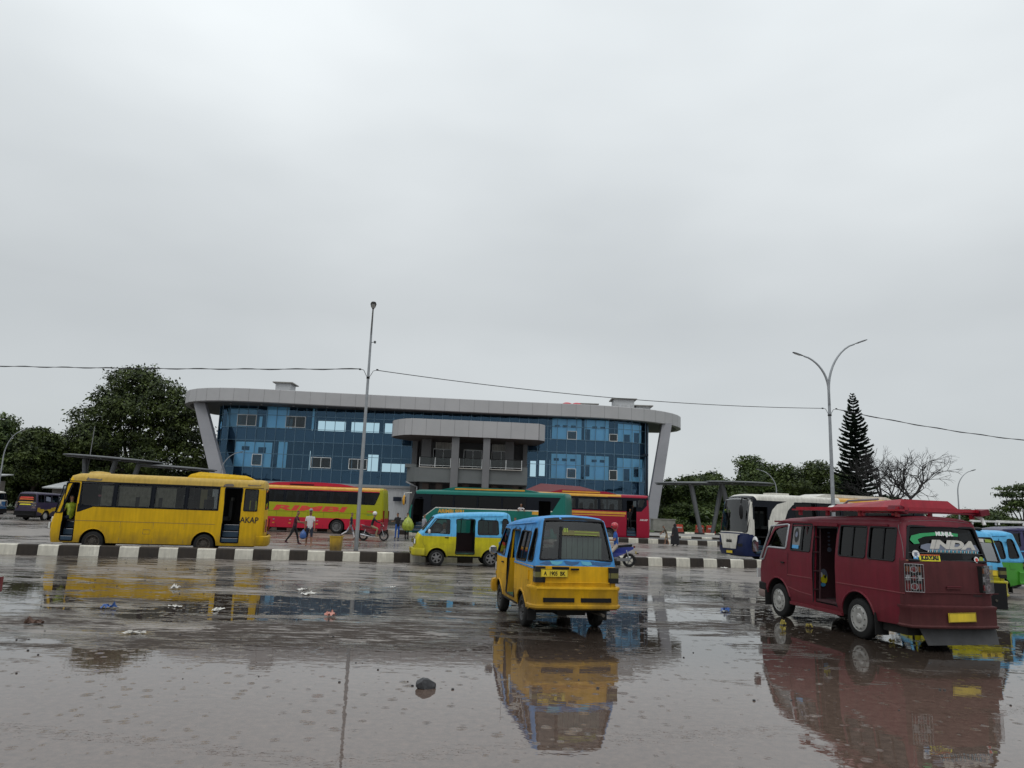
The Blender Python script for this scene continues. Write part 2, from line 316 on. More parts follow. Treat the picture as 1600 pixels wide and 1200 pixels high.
class Vehicle:
    def __init__(s, root, C, W, wheels, rw, ra, zb, r, colf, bulge=.05, cuts=(), holes=(), shell_holes=(), arch='paint', lip=True, liner='interior', rcut=None):
        """C: centre profile (x,z) front-bottom over roof to rear-bottom; W(x,z): half width; r: corner radius (number or f(t))"""
        s.root = root; s.W = W; s.C = [Vector(p) for p in C]; n = len(C); s.n = n; s.zb = zb; s.rw = rw
        s.r = r if callable(r) else (lambda t: r); s.bulge = bulge if callable(bulge) else (lambda t: bulge)
        s.nor = []
        for i in range(n):
            a = s.C[max(0, i-1)]; b = s.C[min(n-1, i+1)]; t = (b-a).normalized(); s.nor.append(Vector((t.y, -t.x)))
        s.S = [s.C[i]-s.nor[i]*(s.r(i)+s.bulge(i)) for i in range(n)]
        s.S[0].y = s.C[0].y; s.S[-1].y = s.C[-1].y
        bot = []
        for xw in sorted(wheels):
            dz = zb-rw; hx = sqrt(max(ra*ra-dz*dz, 1e-4)); a0 = atan2(dz, -hx); 
            if a0 < 0: a0 += 2*pi
            a1 = atan2(dz, hx); 
            for k in range(15):
                a = a0+(a1-a0)*k/14; bot.append((xw+ra*cos(a), rw+ra*sin(a)))
        s.outline = [tuple(p) for p in s.S]+bot
        s.wheels = wheels; s.ra = ra; s.colf = colf; b = MB(); s.body = b; s.holes = holes
        xs = [p[0] for p in s.outline]; zs = [p[1] for p in s.outline]; x0, x1, z1 = min(xs), max(xs), max(zs)
        sc_ = [((x, 0), (1, 0)) for x in [x0+(x1-x0)*k/10 for k in range(1, 10)]]+[((0, z), (0, 1)) for z in [zb+(z1-zb)*k/8 for k in range(1, 8)]]+list(cuts)
        for sd in (1, -1):
            hs = [h for h in holes if h['side'] in ('B', 'L' if sd > 0 else 'R')]
            b.patch(s.outline, [h['p'] for h in hs], sc_, lambda x, z: (x, sd*W(x, z), z), colf)
            if liner: b.patch(s.outline, [h['p'] for h in hs], [], lambda x, z: (x, sd*(W(x, z)-.045), z), lambda x, z: liner, False)
            for h in hs:
                p = h['p']; k = len(p); jm = h.get('jamb', 'seal')
                b.add([(x, sd*W(x, z), z) for x, z in p]+[(x, sd*(W(x, z)-.05), z) for x, z in p], [(i, (i+1) % k, k+(i+1) % k, k+i) for i in range(k)], jm)
        # shell
        us = []
        for k in range(1, 7): us.append(k)
        s.u_cuts = []
        rm = s.r(0)
        for t in range(n-1): pass
        wm = W(s.C[n//2].x, 1.0); rmax = max(s.r(i) for i in range(n))
        ul = [1-(rmax/wm)*(1-sin(pi/2*k/6)) for k in range(0, 6)]+[.5*(1-rmax/wm), 0]
        cu = [((v, 0), (1, 0)) for u in ul for v in ({u, -u})]+[((0, t), (0, 1)) for t in range(1, n-1)]
        if rcut: cu += rcut
        sh = [(-1, 0), (1, 0), (1, n-1), (-1, n-1)]; hh = [h['p'] for h in shell_holes]
        b.patch(sh, hh, cu, s.smap, lambda u, t: s.shellcol(u, t))
        if liner: b.patch(sh, hh, cu, lambda u, t: s.smap(u, t, .045), lambda u, t: liner, False)
        for h in shell_holes:
            p = h['p']; k = len(p)
            b.add([s.smap(u, t) for u, t in p]+[s.smap(u, t, .05) for u, t in p], [(i, (i+1) % k, k+(i+1) % k, k+i) for i in range(k)], 'seal')
        # wheel wells and floor
        wy = W(0, .5)
        for xw in wheels:
            for sd in (1, -1):
                a = [(xw+ra*cos(pi*k/14), rw+ra*sin(pi*k/14)) for k in range(15)]+[(xw-ra, zb), (xw+ra, zb)][::1]
                q = len(a); yo, yi = sd*(wy-.01), sd*(wy-.45)
                ww = [(x, sd*(W(x, z)-.004), z) for x, z in a]; b.add(ww+[(x, yi, z) for x, z in a], [(i, i+1, q+i+1, q+i) for i in range(14)]+[tuple(range(q, 2*q))], 'under')
                if lip: b.tube([(x, sd*(W(x, z)+.004), z) for x, z in [(xw+(ra+.012)*cos(t), rw+(ra+.012)*sin(t)) for t in [pi*(-.06+1.12*k/16) for k in range(17)]] if z > zb], .018, colf(xw+ra, rw+ra*.8), 6)
        xa, xb = s.S[-1].x+.05, s.S[0].x-.05
        segs = []; cur = xa
        for xw in sorted(wheels): segs.append((cur, xw-ra-.02)); cur = xw+ra+.02
        segs.append((cur, xb))
        for p, q in segs: b.b2((p, -wy+.08, zb+.02), (q, wy-.08, zb+.10), 'under')
        b.b2((xa+.1, -wy+.5, zb-.06), (xb-.1, wy-.5, zb+.06), 'under')
        fz = max(zb+.12, min(rw*1.2, .6)); s.fz = fz
        b.b2((xa+.05, -wy+.46, fz), (xb-.3, wy-.46, fz+.03), 'interior')
    def shellcol(s, u, t):
        i = min(int(t), s.n-2); f = t-i; c = s.S[i].lerp(s.S[i+1], f); return s.colf(c.x, c.y)
    def smap(s, u, t, ins=0, lift=0):
        t = max(0, min(t, s.n-1)); i = min(int(t), s.n-2); f = t-i
        c = s.C[i].lerp(s.C[i+1], f); no = s.nor[i].lerp(s.nor[i+1], f); S = s.S[i].lerp(s.S[i+1], f)
        r = s.r(i)*(1-f)+s.r(i+1)*f; bu = s.bulge(i)*(1-f)+s.bulge(i+1)*f; Wd = s.W(S.x, S.y)
        y = u*Wd; a = max(0, abs(y)-(Wd-r))/max(r, 1e-4); a = min(1, a)
        d = r*(1-sqrt(max(0, 1-a*a)))+bu*u*u; tot = r+bu; k = d/tot
        p = c.lerp(S, k)-no*(ins-lift)
        if ins: y *= 1-ins/Wd*min(1, a*1.2)
        return (p.x, y, p.y)
    def finish(s, label=None):
        return s.body.done('body', s.root, label, ang=32, weld=True)
    def window(s, h, sd, seal=.014, gm='glass_tint', name='window', frame='seal', mull=(), inset=.018, sm='seal'):
        p = h['p']; q = MB(); W = s.W
        q.tube([(x, sd*(W(x, z)+.002), z) for x, z in p], seal, frame, 6, closed=True)
        for (a, b) in mull: q.tube([(a[0], sd*(W(*a)-.008), a[1]), (b[0], sd*(W(*b)-.008), b[1])], .014, sm, 6)
        o = q.done(name, s.root); g = MB()
        g.patch(p, [], [((0, z), (0, 1)) for z in (1.4, 1.7, 2.0, 2.4)], lambda x, z: (x, sd*(W(x, z)-inset), z), lambda x, z: gm, False)
        g.done('pane', o); return o
    def swindow(s, h, gm='glass_tint', name='windshield', seal=.018, inset=.02, frame='seal'):
        p = h['p']; q = MB(); q.tube([s.smap(u, t, 0, .003) for u, t in p], seal, frame, 6, closed=True); o = q.done(name, s.root); g = MB()
        t0 = min(x[1] for x in p); t1 = max(x[1] for x in p)
        g.patch(p, [], [((u, 0), (1, 0)) for u in (-.95, -.9, -.8, -.6, -.3, 0, .3, .6, .8, .9, .95)]+[((0, t), (0, 1)) for t in range(int(t0), int(t1)+2)], lambda u, t: s.smap(u, t, inset), lambda u, t: gm, True)
        g.done('pane', o); return o
    def wh(s, style, wd, dual=False):
        for x in s.wheels:
            wy = s.W(x, .5)
            for sd in (1, -1): wheel(s.root, x, sd*(wy-wd*.5-.015), s.rw, wd, style, sd)
            b = MB(); b.cyl((x, -wy+.1, s.rw), (x, wy-.1, s.rw), .05, 'under', 8); b.done('axle', s.root)
    def handle(s, x, z, sd, m='black', L=.14):
        b = MB(); y = sd*(s.W(x, z)+.012); b.b2((x-L/2, y-.012, z-.012), (x+L/2, y+.012, z+.014), m); b.done('door_handle', s.root)
    def line(s, pts, sd, m='seal', r=.004, name='door_seam'):
        b = MB(); b.tube([(x, sd*(s.W(x, z)+.0005), z) for x, z in pts], r, m, 4); b.done(name, s.root)
    def sidetext(s, txt, x, z, sd, size, m, bold=.01, sxx=1, name='lettering', shear=0, parent=None):
        # text reads left to right for a viewer on that side
        b = text_mb(txt, m, lambda u, v: (x-sd*u, sd*(s.W(x-sd*u, z+v)+.006), z+v), size, bold, sxx, shear=shear); b.done(name, parent or s.root, recalc=False)
def seat(parent, x, y, z, m='interior', w=.42, fwd=1, h=.6):
    b = MB(); b.box((x, y, z+.32), (.42, w, .14), m); b.box((x-fwd*.22, y, z+.32+h/2), (.12, w, h), m, Matrix.Rotation(-.15*fwd, 3, 'Y')); b.box((x-fwd*.28, y, z+.36+h), (.09, w*.55, .18), m); b.box((x, y, z+.13), (.3, w*.7, .26), 'under'); b.done('seat', parent)
def plate(parent, c, w, h, txt, rot, tsize=None, m='plate_yellow', tilt=0, bits=None):
    """number plate facing +/-x"""
    f = rot; b = MB(); R = Matrix.Rotation(tilt, 3, 'X'); b.box(c, (.012, w, h), m, R); b.tube([Vector(c)+R @ Vector((f*.008, a*w/2*.96, q*h/2*.92)) for a, q in ((-1, -1), (1, -1), (1, 1), (-1, 1))], .003, 'black', 4, closed=True)
    o = b.done('number_plate', parent)
    if txt:
        tb = text_mb(txt, 'black', lambda u, v: tuple(Vector(c)+R @ Vector((f*.0085, f*u, v-h*.28))), tsize or h*.72, .003, .8); tb.done('lettering', o, recalc=False)
    return o
def mirror(parent, x, y, z, sd, m, sz=(.05, .16, .12), arm=.12):
    b = MB(); b.ball((x, y+sd*arm, z), (sz[0], sz[1]/2, sz[2]/2*1.2), m, 12, 8); b.tube([(x-.05, y, z-.03), (x, y+sd*arm*.6, z-.02)], .012, 'black', 6); o = b.done('mirror', parent)
    g = MB(); g.box((x-sz[0]*.9, y+sd*arm, z), (.012, sz[1]*.8, sz[2]*.85), 'chrome'); g.done('mirror_glass', o)
# ---- small public-transport van (angkot)
def van(root, up, low, rearglass='glass_mid', style='alloy', detail='A', frontcol=None):
    yb = 1.06 if detail == 'A' else 1.12
    C = [(1.80, .36), (1.83, .62), (1.81, .85), (1.76, 1.02), (1.68, 1.16), (1.60, 1.22), (1.42, 1.46), (1.20, 1.74), (1.12, 1.81), (.95, 1.865), (.5, 1.91), (0, 1.95), (-.6, 1.985), (-1.2, 2.01), (-1.55, 2.01), (-1.66, 1.985), (-1.72, 1.92), (-1.83, 1.55), (-1.90, 1.26), (-1.93, 1.14), (-1.945, .95), (-1.95, .7), (-1.93, .46)]
    def W(x, z):
        w = .765-.03*max(0, .55-z)/.2
        if z > 1.1: w -= .175*((z-1.1)/.85)**1.15
        if x > 1.0: w -= .12*((x-1.0)/.85)**2
        if x < -1.4: w -= .03*((-1.4-x)/.5)**2
        return w
    colf = lambda x, z: (up if z > yb else low)
    H = {}
    H['drv'] = dict(p=rpoly([(1.47, 1.17), (.56, 1.155), (.56, 1.68), (1.10, 1.69)][::-1], [.04, .04, .04, .04]), side='B')
    H['door'] = dict(p=rpoly([(.32, .44), (-.38, .44), (-.38, 1.69), (.32, 1.69)][::-1], .05), side='L', jamb=low)
    H['w2'] = dict(p=rpoly([(-.48, 1.155), (-1.27, 1.17), (-1.24, 1.69), (-.49, 1.69)][::-1], .08), side='B')
    H['w2r'] = dict(p=rpoly([(.32, 1.155), (-.38, 1.155), (-.38, 1.69), (.32, 1.69)][::-1], .06), side='R')
    H['w3'] = dict(p=rpoly([(-1.37, 1.18), (-1.72, 1.2), (-1.60, 1.76), (-1.42, 1.76)][::-1], .08), side='B')
    ws = dict(p=rpoly([(-.88, 5.25), (.88, 5.25), (.80, 7.3), (-.80, 7.3)], .12)); rg = dict(p=rpoly([(-.90, 16.0 if detail == 'B' else 16.25), (.90, 16.0 if detail == 'B' else 16.25), (.90, 18.1), (-.90, 18.1)], .07))
    ws['p'] = [(u, t) for u, t in ws['p']]
    v = Vehicle(root, C, W, (1.0, -1.0), .285, .36, .34, lambda t: .10 if t < 15 else (.09 if t > 18.5 else .07), colf, bulge=lambda t: .06 if 5 < t < 16 else .04,
                cuts=[((0, yb), (0, 1))], holes=list(H.values()), shell_holes=[ws, rg], rcut=[((0, 19.05 if detail != 'A' else 19.5), (0, 1))])
    v.finish(); v.wh(style, .165)
    for sd in (1, -1):
        v.window(H['drv'], sd, gm='glass_clear'); v.window(H['w2'], sd, gm='glass_mid', mull=[((-.87, 1.17), (-.87, 1.68))]); v.window(H['w3'], sd, gm='glass_mid')
    v.window(H['w2r'], -1, gm='glass_clear', mull=[((0, 1.16), (0, 1.68))])
    v.swindow(ws, 'glass_clear'); v.swindow(rg, rearglass, 'rear_window', .02)
    # doorway frame, step, sliding-door rail
    b = MB(); b.tube([(x, W(x, z)+.003, z) for x, z in H['door']['p']], .016, 'seal', 6, closed=True); b.done('doorway_frame', root)
    b = MB(); b.b2((-.38, .35, .38), (.32, W(0, .44)-.02, .46), 'step_green'); b.done('door_step', root)
    b = MB(); b.b2((-1.85, W(-1, 1)+.002, 1.085), (-.40, W(-1, 1)+.012, 1.11), up); b.done('door_rail', root)
    v.handle(.66, 1.02, 1); v.handle(.66, 1.02, -1); v.line([(.52, .45), (.50, 1.1), (.52, 1.72)], 1); v.line([(.52, .45), (.50, 1.1), (.52, 1.72)], -1); v.line([(1.42, .62), (1.52, .80), (1.52, 1.12)], 1)
    v.line([(-.42, .62), (-1.85, .62)], 1, low, .008, 'body_crease'); v.line([(.9, .80), (-.0+.34, .80)], 1, low, .008, 'body_crease'); v.line([(-.42, .80), (-1.85, .82)], 1, low, .008, 'body_crease')
    # inner trim, far side panel, seats
    b = MB(); b.b2((-.45, -W(0, .8)+.05, .45), (.40, -W(0, .8)+.09, 1.14), 'trim_maroon'); b.done('door_trim', root)
    for x, y in ((.62, .35), (.62, -.35)): seat(root, x, y, .42, 'seat_grey', .44)
    b = MB(); b.b2((-1.75, -.66, .5), (-.5, -.3, .85), 'seat_grey'); b.b2((-1.75, -.66, .85), (-.5, -.60, 1.2), 'seat_grey'); b.done('bench_seat', root)
    b = MB(); b.b2((-1.75, .3, .5), (-.6, .62, .85), 'seat_grey'); b.done('bench_seat', root)
    b = MB(); b.tube([(1.38+.16*0, .35+.16*cos(a), 1.12+.15*sin(a)) for a in [k*pi/8 for k in range(16)]], .012, 'black', 6, closed=True); b.cyl((1.5, .35, 1.0), (1.38, .35, 1.12), .02, 'black', 8); b.done('steering_wheel', root)
    b = MB(); b.b2((.30, .25, .46), (.34, W(0, .9)-.06, yb), low); b.b2((.30, .25, yb), (.34, W(0, 1.6)-.06, 1.66), up); b.done('partition', root)
    # bumpers
    fb = [(1.45, .76), (1.68, .755), (1.82, .70), (1.90, .55), (1.93, .3), (1.93, -.3), (1.90, -.55), (1.82, -.70), (1.68, -.755), (1.45, -.76)][::-1]
    fb = [(x, -y) for x, y in fb]
    prof = [(-.05, .36), (.0, .34), (.045, .38), (.05, .52), (.03, .60), (-.05, .62)]
    b = MB(); b.sweep([(x-.05, y) for x, y in [(1.50, .77), (1.70, .765), (1.83, .71), (1.91, .56), (1.94, .3), (1.94, -.3), (1.91, -.56), (1.83, -.71), (1.70, -.765), (1.50, -.77)]][::-1], [(o, z) for o, z in prof], low); 
    b.b2((1.90, -.4, .42), (1.945, .4, .47), 'black'); b.done('front_bumper', root)
    rb = [(-1.62, -.78), (-1.85, -.775), (-1.945, -.72), (-1.965, -.3), (-1.965, .3), (-1.945, .72), (-1.85, .775), (-1.62, .78)]
    b = MB(); b.sweep(rb[::-1], [(-.06, .42), (0, .41), (.05, .44), (.05, .48), (.02, .50), (.02, .71), (.045, .76), (.035, .79), (-.03, .80)], low)
    for y0, y1 in ((-.61, -.06), (.06, .61)): b.b2((-2.0, y0, .54), (-1.955, y1, .61), 'black')
    b.done('rear_bumper', root)
    for sd in (1, -1):
        b = MB(); b.tube([(1.0-.27*k, sd*(W(1.0-.27*k, 1.79)+.006), 1.755+.012*k) for k in range(10)], .012, up, 5); b.done('rain_gutter', root)
        b = MB(); b.b2((-1.42, sd*.58, .16), (-1.40, sd*.74, .44), 'rubber'); b.done('mud_flap', root)
        b = MB(); b.b2((.6, sd*(W(0, .4)-.02), .335), (-.6, sd*(W(0, .4)+.012), .365), 'black'); b.done('sill', root)
    b = MB(); b.tube([(-1.2, -.45, .30), (-1.8, -.45, .33), (-2.06, -.45, .33)], .028, 'rim_rust', 8); b.done('exhaust_pipe', root)
    b = MB(); b.tube([(1.15, .60, 1.78), (1.0, .64, 2.15)], .004, 'black', 4); b.done('aerial', root)
    b = MB(); b.box((-1.45, W(-1.45, .9)+.006, .95), (.17, .012, .17), low); b.done('fuel_cap', root)
    b = MB()
    for z in (.75, 1.35): b.b2((1.40, W(1.4, z)+.0, z-.03), (1.44, W(1.4, z)+.014, z+.03), low if z < 1 else up)
    b.done('door_hinge', root)
    # lights
    for sd in (1, -1):
        b = MB(); b.box((1.83, sd*.55, .86), (.06, .26, .17), 'clear_lens'); b.tube([(1.862, sd*.55+a*.13, .86+q*.085) for a, q in ((-1, -1), (1, -1), (1, 1), (-1, 1))], .01, 'black', 4, closed=True); b.done('headlight', root)
        b = MB(); x = -1.955
        for z0, z1, m in ((.86, .945, 'black_lens'), (.947, 1.035, 'olive_lens'), (1.037, 1.125, 'black_lens')): b.b2((x, sd*.575, z0), (x+.16, sd*.755, z1), m)
        b.done('tail_light', root)
    b = MB(); b.b2((1.82, -.38, .78), (1.85, .38, .93), 'black'); 
    for k in range(4): b.b2((1.845, -.37, .80+.035*k), (1.86, .37, .81+.035*k), low)
    b.done('grille', root)
    # tailgate and its seams
    b = MB(); b.tube([(-1.957, -.60, 1.115), (-1.972, -.60, .78), (-1.972, .60, .78), (-1.957, .60, 1.115)], .006, 'seal', 4); b.tube([(-1.968, -.58, .865), (-1.968, .58, .865)], .009, low, 5); b.done('tailgate_seam', root)
    b = MB(); b.b2((-1.985, .16, 1.085), (-1.945, .46, 1.125), 'black'); b.b2((-1.985, -.02, 1.075), (-1.945, .12, 1.105), 'black'); b.done('tailgate_handle', root)
    mirror(root, 1.32, W(1.3, 1.22), 1.22, 1, 'mirror_white', (.05, .17, .15)); mirror(root, 1.32, -W(1.3, 1.22), 1.22, -1, 'mirror_white', (.05, .17, .15))
    return v
mat('step_green', (.02, .10, .06), .5); mat('trim_maroon', (.05, .018, .022), .6); mat('seat_grey', (.05, .05, .05), .8); mat('mirror_white', (.6, .6, .6), .3)
mat('black_lens', (.010, .010, .010), .3, spec=.3); mat('olive_lens', (.13, .12, .03), .25, coat=.5)
mat('sky_blue', (.10, .40, .68), .4, coat=.1, grime=.35, var=.1); mat('blue_b', (.055, .27, .60), .42, coat=.08, grime=.4, var=.15); mat('acid_yellow', (.52, .46, .008), .4, coat=.1, grime=.4)
mat('taxi_yellow', (.64, .35, .002), .5, coat=.03, grime=.5, var=.12); mat('green_paint', (.06, .28, .03), .35, coat=.3)
mat('camo_blue', (.02, .09, .22), .4); mat('camo_cyan', (.10, .38, .5), .4)
# ---- long microbus
def microbus(root, c1, c2, detail=False, swirl=None):
    C = [(2.28, .42), (2.32, .62), (2.31, .95), (2.26, 1.15), (2.17, 1.30), (1.98, 1.62), (1.76, 1.93), (1.66, 2.03), (1.50, 2.10), (1.2, 2.15), (.6, 2.18), (-.6, 2.21), (-1.8, 2.23), (-2.35, 2.22), (-2.48, 2.18), (-2.54, 2.10), (-2.62, 1.75), (-2.66, 1.48), (-2.68, 1.36), (-2.69, .98), (-2.69, .75), (-2.68, .40)]
    def W(x, z):
        w = .845-.04*max(0, .55-z)/.2
        if z > 1.3: w -= .12*((z-1.3)/.8)**1.2
        if x > 1.4: w -= .10*((x-1.4)/.9)**2
        return w
    def colf(x, z):
        if swirl: return swirl(x, z)
        return c2 if x < -2.49 and z < 1.50 else c1
    dz = [(2.20, 1.25), (2.15, 1.26), (1.88, 1.50), (1.0+.02, 1.48), (1.0, 2.0), (1.66, 1.97)]
    # door glass outline from the photo: low nose corner, stepped sill
    H = dict(drv=dict(p=rpoly([(2.20, 1.18), (1.98, 1.18), (1.78, 1.47), (1.02, 1.47), (.98, 1.99), (1.72, 1.93)][::-1], [.03, .05, .04, .06, .06, .02]), side='B'),
             w2=dict(p=rpoly([(.84, 1.45), (.12, 1.45), (.12, 2.0), (.84, 2.0)][::-1], .04), side='B'),
             door=dict(p=rpoly([(.04, .47), (-.72, .47), (-.72, 1.98), (.04, 1.98)][::-1], .03), side='L', jamb=c1),
             w2b=dict(p=rpoly([(.04, 1.45), (-.72, 1.45), (-.72, 2.0), (.04, 2.0)][::-1], .04), side='R'),
             w3=dict(p=rpoly([(-.82, 1.44), (-1.60, 1.44), (-1.60, 2.0), (-.82, 2.0)][::-1], .05), side='B'),
             w4=dict(p=rpoly([(-1.68, 1.44), (-2.38, 1.44), (-2.38, 2.0), (-1.68, 2.0)][::-1], .05), side='B'))
    ws = dict(p=rpoly([(-.88, 4.2), (.88, 4.2), (.84, 6.6), (-.84, 6.6)], .12)); rg = dict(p=rpoly([(-.86, 15.15), (.86, 15.15), (.93, 17.0), (-.93, 17.0)], .09))
    v = Vehicle(root, C, W, (1.35, -1.35), .355, .47, .38, lambda t: .09 if t < 5 else (.16 if t < 14 else .08), colf, bulge=lambda t: .06, cuts=[((-2.49, 0), (1, 0)), ((0, 1.50), (0, 1))]+([((0, z), (0, 1)) for z in (.6, .75, .9, 1.05, 1.2, 1.35, 1.95)]+[((x, 0), (1, 0)) for x in [-2.4+.16*k for k in range(29)]] if swirl else []), holes=list(H.values()), shell_holes=[ws, rg], rcut=[((0, 17.0), (0, 1))])
    v.body.b2((-2.5, -.74, .24), (-1.9, .74, .45), 'under'); v.body.b2((-.85, -.5, .22), (.85, .3, .42), 'under'); v.body.b2((-1.9, -.45, .26), (-.85, .45, .46), 'under')
    v.finish(); v.wh('cover', .2)
    for sd in (1, -1):
        v.window(H['drv'], sd, gm='glass_clear', frame='trim_silver' if detail else 'seal', seal=.02 if detail else .014)
        v.window(H['w2'], sd, gm='glass_tint', mull=[((.45, 1.46), (.45, 1.99))])
        v.window(H['w3'], sd, gm='glass_tint', mull=[((-1.2, 1.45), (-1.2, 1.99))]); v.window(H['w4'], sd, gm='glass_tint', mull=[((-2.05, 1.45), (-2.05, 1.99))])
    v.window(H['w2b'], -1, gm='glass_tint'); v.swindow(ws, 'glass_mid'); v.swindow(rg, 'glass_dark', 'rear_window', .024)
    b = MB(); b.b2((-.74, W(0, 2)+.0, 1.98), (.06, W(0, 2)+.035, 2.035), c1); b.tube([(.05, W(0, .47)+.004, .47), (.05, W(0, 1.98)+.004, 1.98)], .014, 'seal', 6); b.tube([(-.73, W(0, .47)+.004, .47), (-.73, W(0, 1.98)+.004, 1.98)], .014, 'seal', 6); b.done('doorway_frame', root)
    b = MB(); b.tube([(.0, W(0, .5)-.12, .5), (.0, W(0, 1.95)-.1, 1.95)], .014, 'trim_maroon', 6)
    for z in (.72, 1.08, 1.45, 1.75): b.tube([(.03, W(0, z)-.02, z), (0, W(0, z)-.14, z)], .012, 'trim_maroon', 5)
    b.done('grab_rail', root)
    b = MB(); b.b2((-.7, .2, .5), (.02, W(0, .5)-.05, .54), 'trim_maroon'); b.done('door_step', root)
    # far side inner panel with stickers
    b = MB(); b.b2((.30, -.25, .5), (.33, .76, 1.95), 'trim_maroon'); b.done('partition', root)
    for x, y in ((1.15, .45), (1.15, -.45), (-1.1, .5), (-1.1, -.5), (-1.9, .5), (-1.9, -.5), (-.9, -.5)): seat(root, x, y, .55, 'seat_grey', .5)
    v.handle(1.12, 1.17, 1, 'black', .13)
    v.line([(.94, .9), (.92, 1.3), (.94, 2.02)], 1)
    for sd in (1, -1):
        for xa, xb in ((.95, .06), (-.74, -2.6)) if sd > 0 else ((.95, -2.6),): v.line([(xa+(xb-xa)*k/8, .93) for k in range(9)], sd, 'crease_pink' if detail else c1, .011, 'body_crease')
        v.line([(.93, .68), (.5, .62), (.07, .60)], sd, 'crease_pink' if detail else c1, .010, 'body_crease')
        b = MB(); b.b2((-.88, sd*(W(0, .4)-.01), .33), (.88, sd*(W(0, .4)+.035), .39), c1); b.done('sill', root)
        b = MB(); b.sweep([(2.4-.01*k-4.85*k/12, sd*(W(2.3-4.85*k/12, 2.02)+.0)) for k in range(2, 12)], [(-.015, 2.02), (-.015, 2.055), (.02, 2.055), (.02, 2.02)] if 1 else [], c1); b.done('rain_gutter', root)
    # bumpers
    b = MB(); b.sweep([(1.86, .80), (2.15, .80), (2.30, .74), (2.38, .55), (2.40, 0), (2.38, -.55), (2.30, -.74), (2.15, -.80), (1.86, -.80)][::-1], [(-.06, .36), (0, .34), (.03, .38), (.03, .50), (-.05, .52)], 'bumper_beige' if detail else c2)
    b.sweep([(1.9, .805), (2.17, .805), (2.31, .74), (2.36, .5), (2.38, 0), (2.36, -.5), (2.31, -.74), (2.17, -.805), (1.9, -.805)][::-1], [(-.04, .52), (.01, .52), (.01, .66), (-.04, .68)], 'black'); b.done('front_bumper', root)
    P = [(-2.42, -.835), (-2.5, -.853), (-2.70, -.815), (-2.76, -.5), (-2.77, 0), (-2.76, .5), (-2.70, .815), (-2.5, .853), (-2.42, .835)]
    b = MB(); b.sweep(P[::-1], [(-.08, .40), (.0, .385), (.025, .40), (.03, .42), (.0, .44), (.0, .68), (.015, .71), (.012, .74), (-.05, .755)], c2 if not swirl else 'black'); b.done('rear_bumper', root)
    for sd in (1, -1):
        b = MB(); b.box((2.33, sd*.62, .86), (.05, .32, .20), 'clear_lens'); b.done('headlight', root)
        b = MB(); x = -2.70; y = sd*.77; b.b2((x, y-.14, .975), (x+.1, y+.14, 1.405), 'black_lens')
        for z, m in ((1.33, 'amber'), (1.19, 'clear_lens'), (1.05, 'red_lens')):
            b.b2((x-.012, y-.12, z-.045), (x, y+.12, z+.045), m if m != 'clear_lens' else 'lens_grey'); b.lathe([(.06, -.004), (.06, -.022), (.045, -.022), (.045, -.01), (0, -.01)], 'silver' if m != 'clear_lens' else 'black', c=(x-.01, y, z), axis='x', n=16); b.lathe([(.045, -.012), (0, -.016)], 'red_lens', c=(x-.01, y, z), axis='x', n=16)
        g_ = b; b = MB()
        for k in range(8): yy = y-.145+.29*k/7; b.tube([(x-.045, yy, .965), (x-.045, yy, 1.415)], .004, 'silver', 5)
        for z in (.965, 1.19, 1.415): b.tube([(x-.04, y-.145, z), (x-.04, y+.145, z)], .005, 'silver', 5)
        R_ = Matrix.Rotation(sd*radians(-24), 3, 'Z')
        for q_ in (g_, b): q_.v = [tuple(Vector((-2.66, sd*.70, 0))+R_ @ (Vector(p)-Vector((-2.70, y, 0)))) for p in q_.v]
        o = g_.done('tail_light', root); b.done('lamp_guard', o)
        mirror(root, 2.12, sd*(W(2.1, 1.3)), 1.45, sd, 'black', (.04, .16, .26), .16)
    b = MB(); b.tube([(-2.700, -.88, .955), (-2.7, .88, .955)], .008, c2, 5); b.done('body_crease', root)
    b = MB(); b.b2((-2.712, -.15, 1.02), (-2.69, .12, 1.06), c2); b.tube([(-2.716, -.15, 1.06), (-2.716, .12, 1.06)], .006, c1, 5); b.done('tailgate_handle', root)
    return v
mat('trim_silver', (.45, .46, .48), .3, metal=.5); mat('crease_pink', (.22, .05, .06), .4); mat('maroon', (.14, .006, .018), .45, coat=.06, spec=.35, grime=.16, var=.14, vs=1.5); mat('maroon_matt', (.080, .018, .02), .65, spec=.3, grime=.2, var=.15)
mat('bumper_beige', (.30, .22, .2), .5); mat('rack_red', (.31, .010, .025), .35, coat=.3, grime=.3)
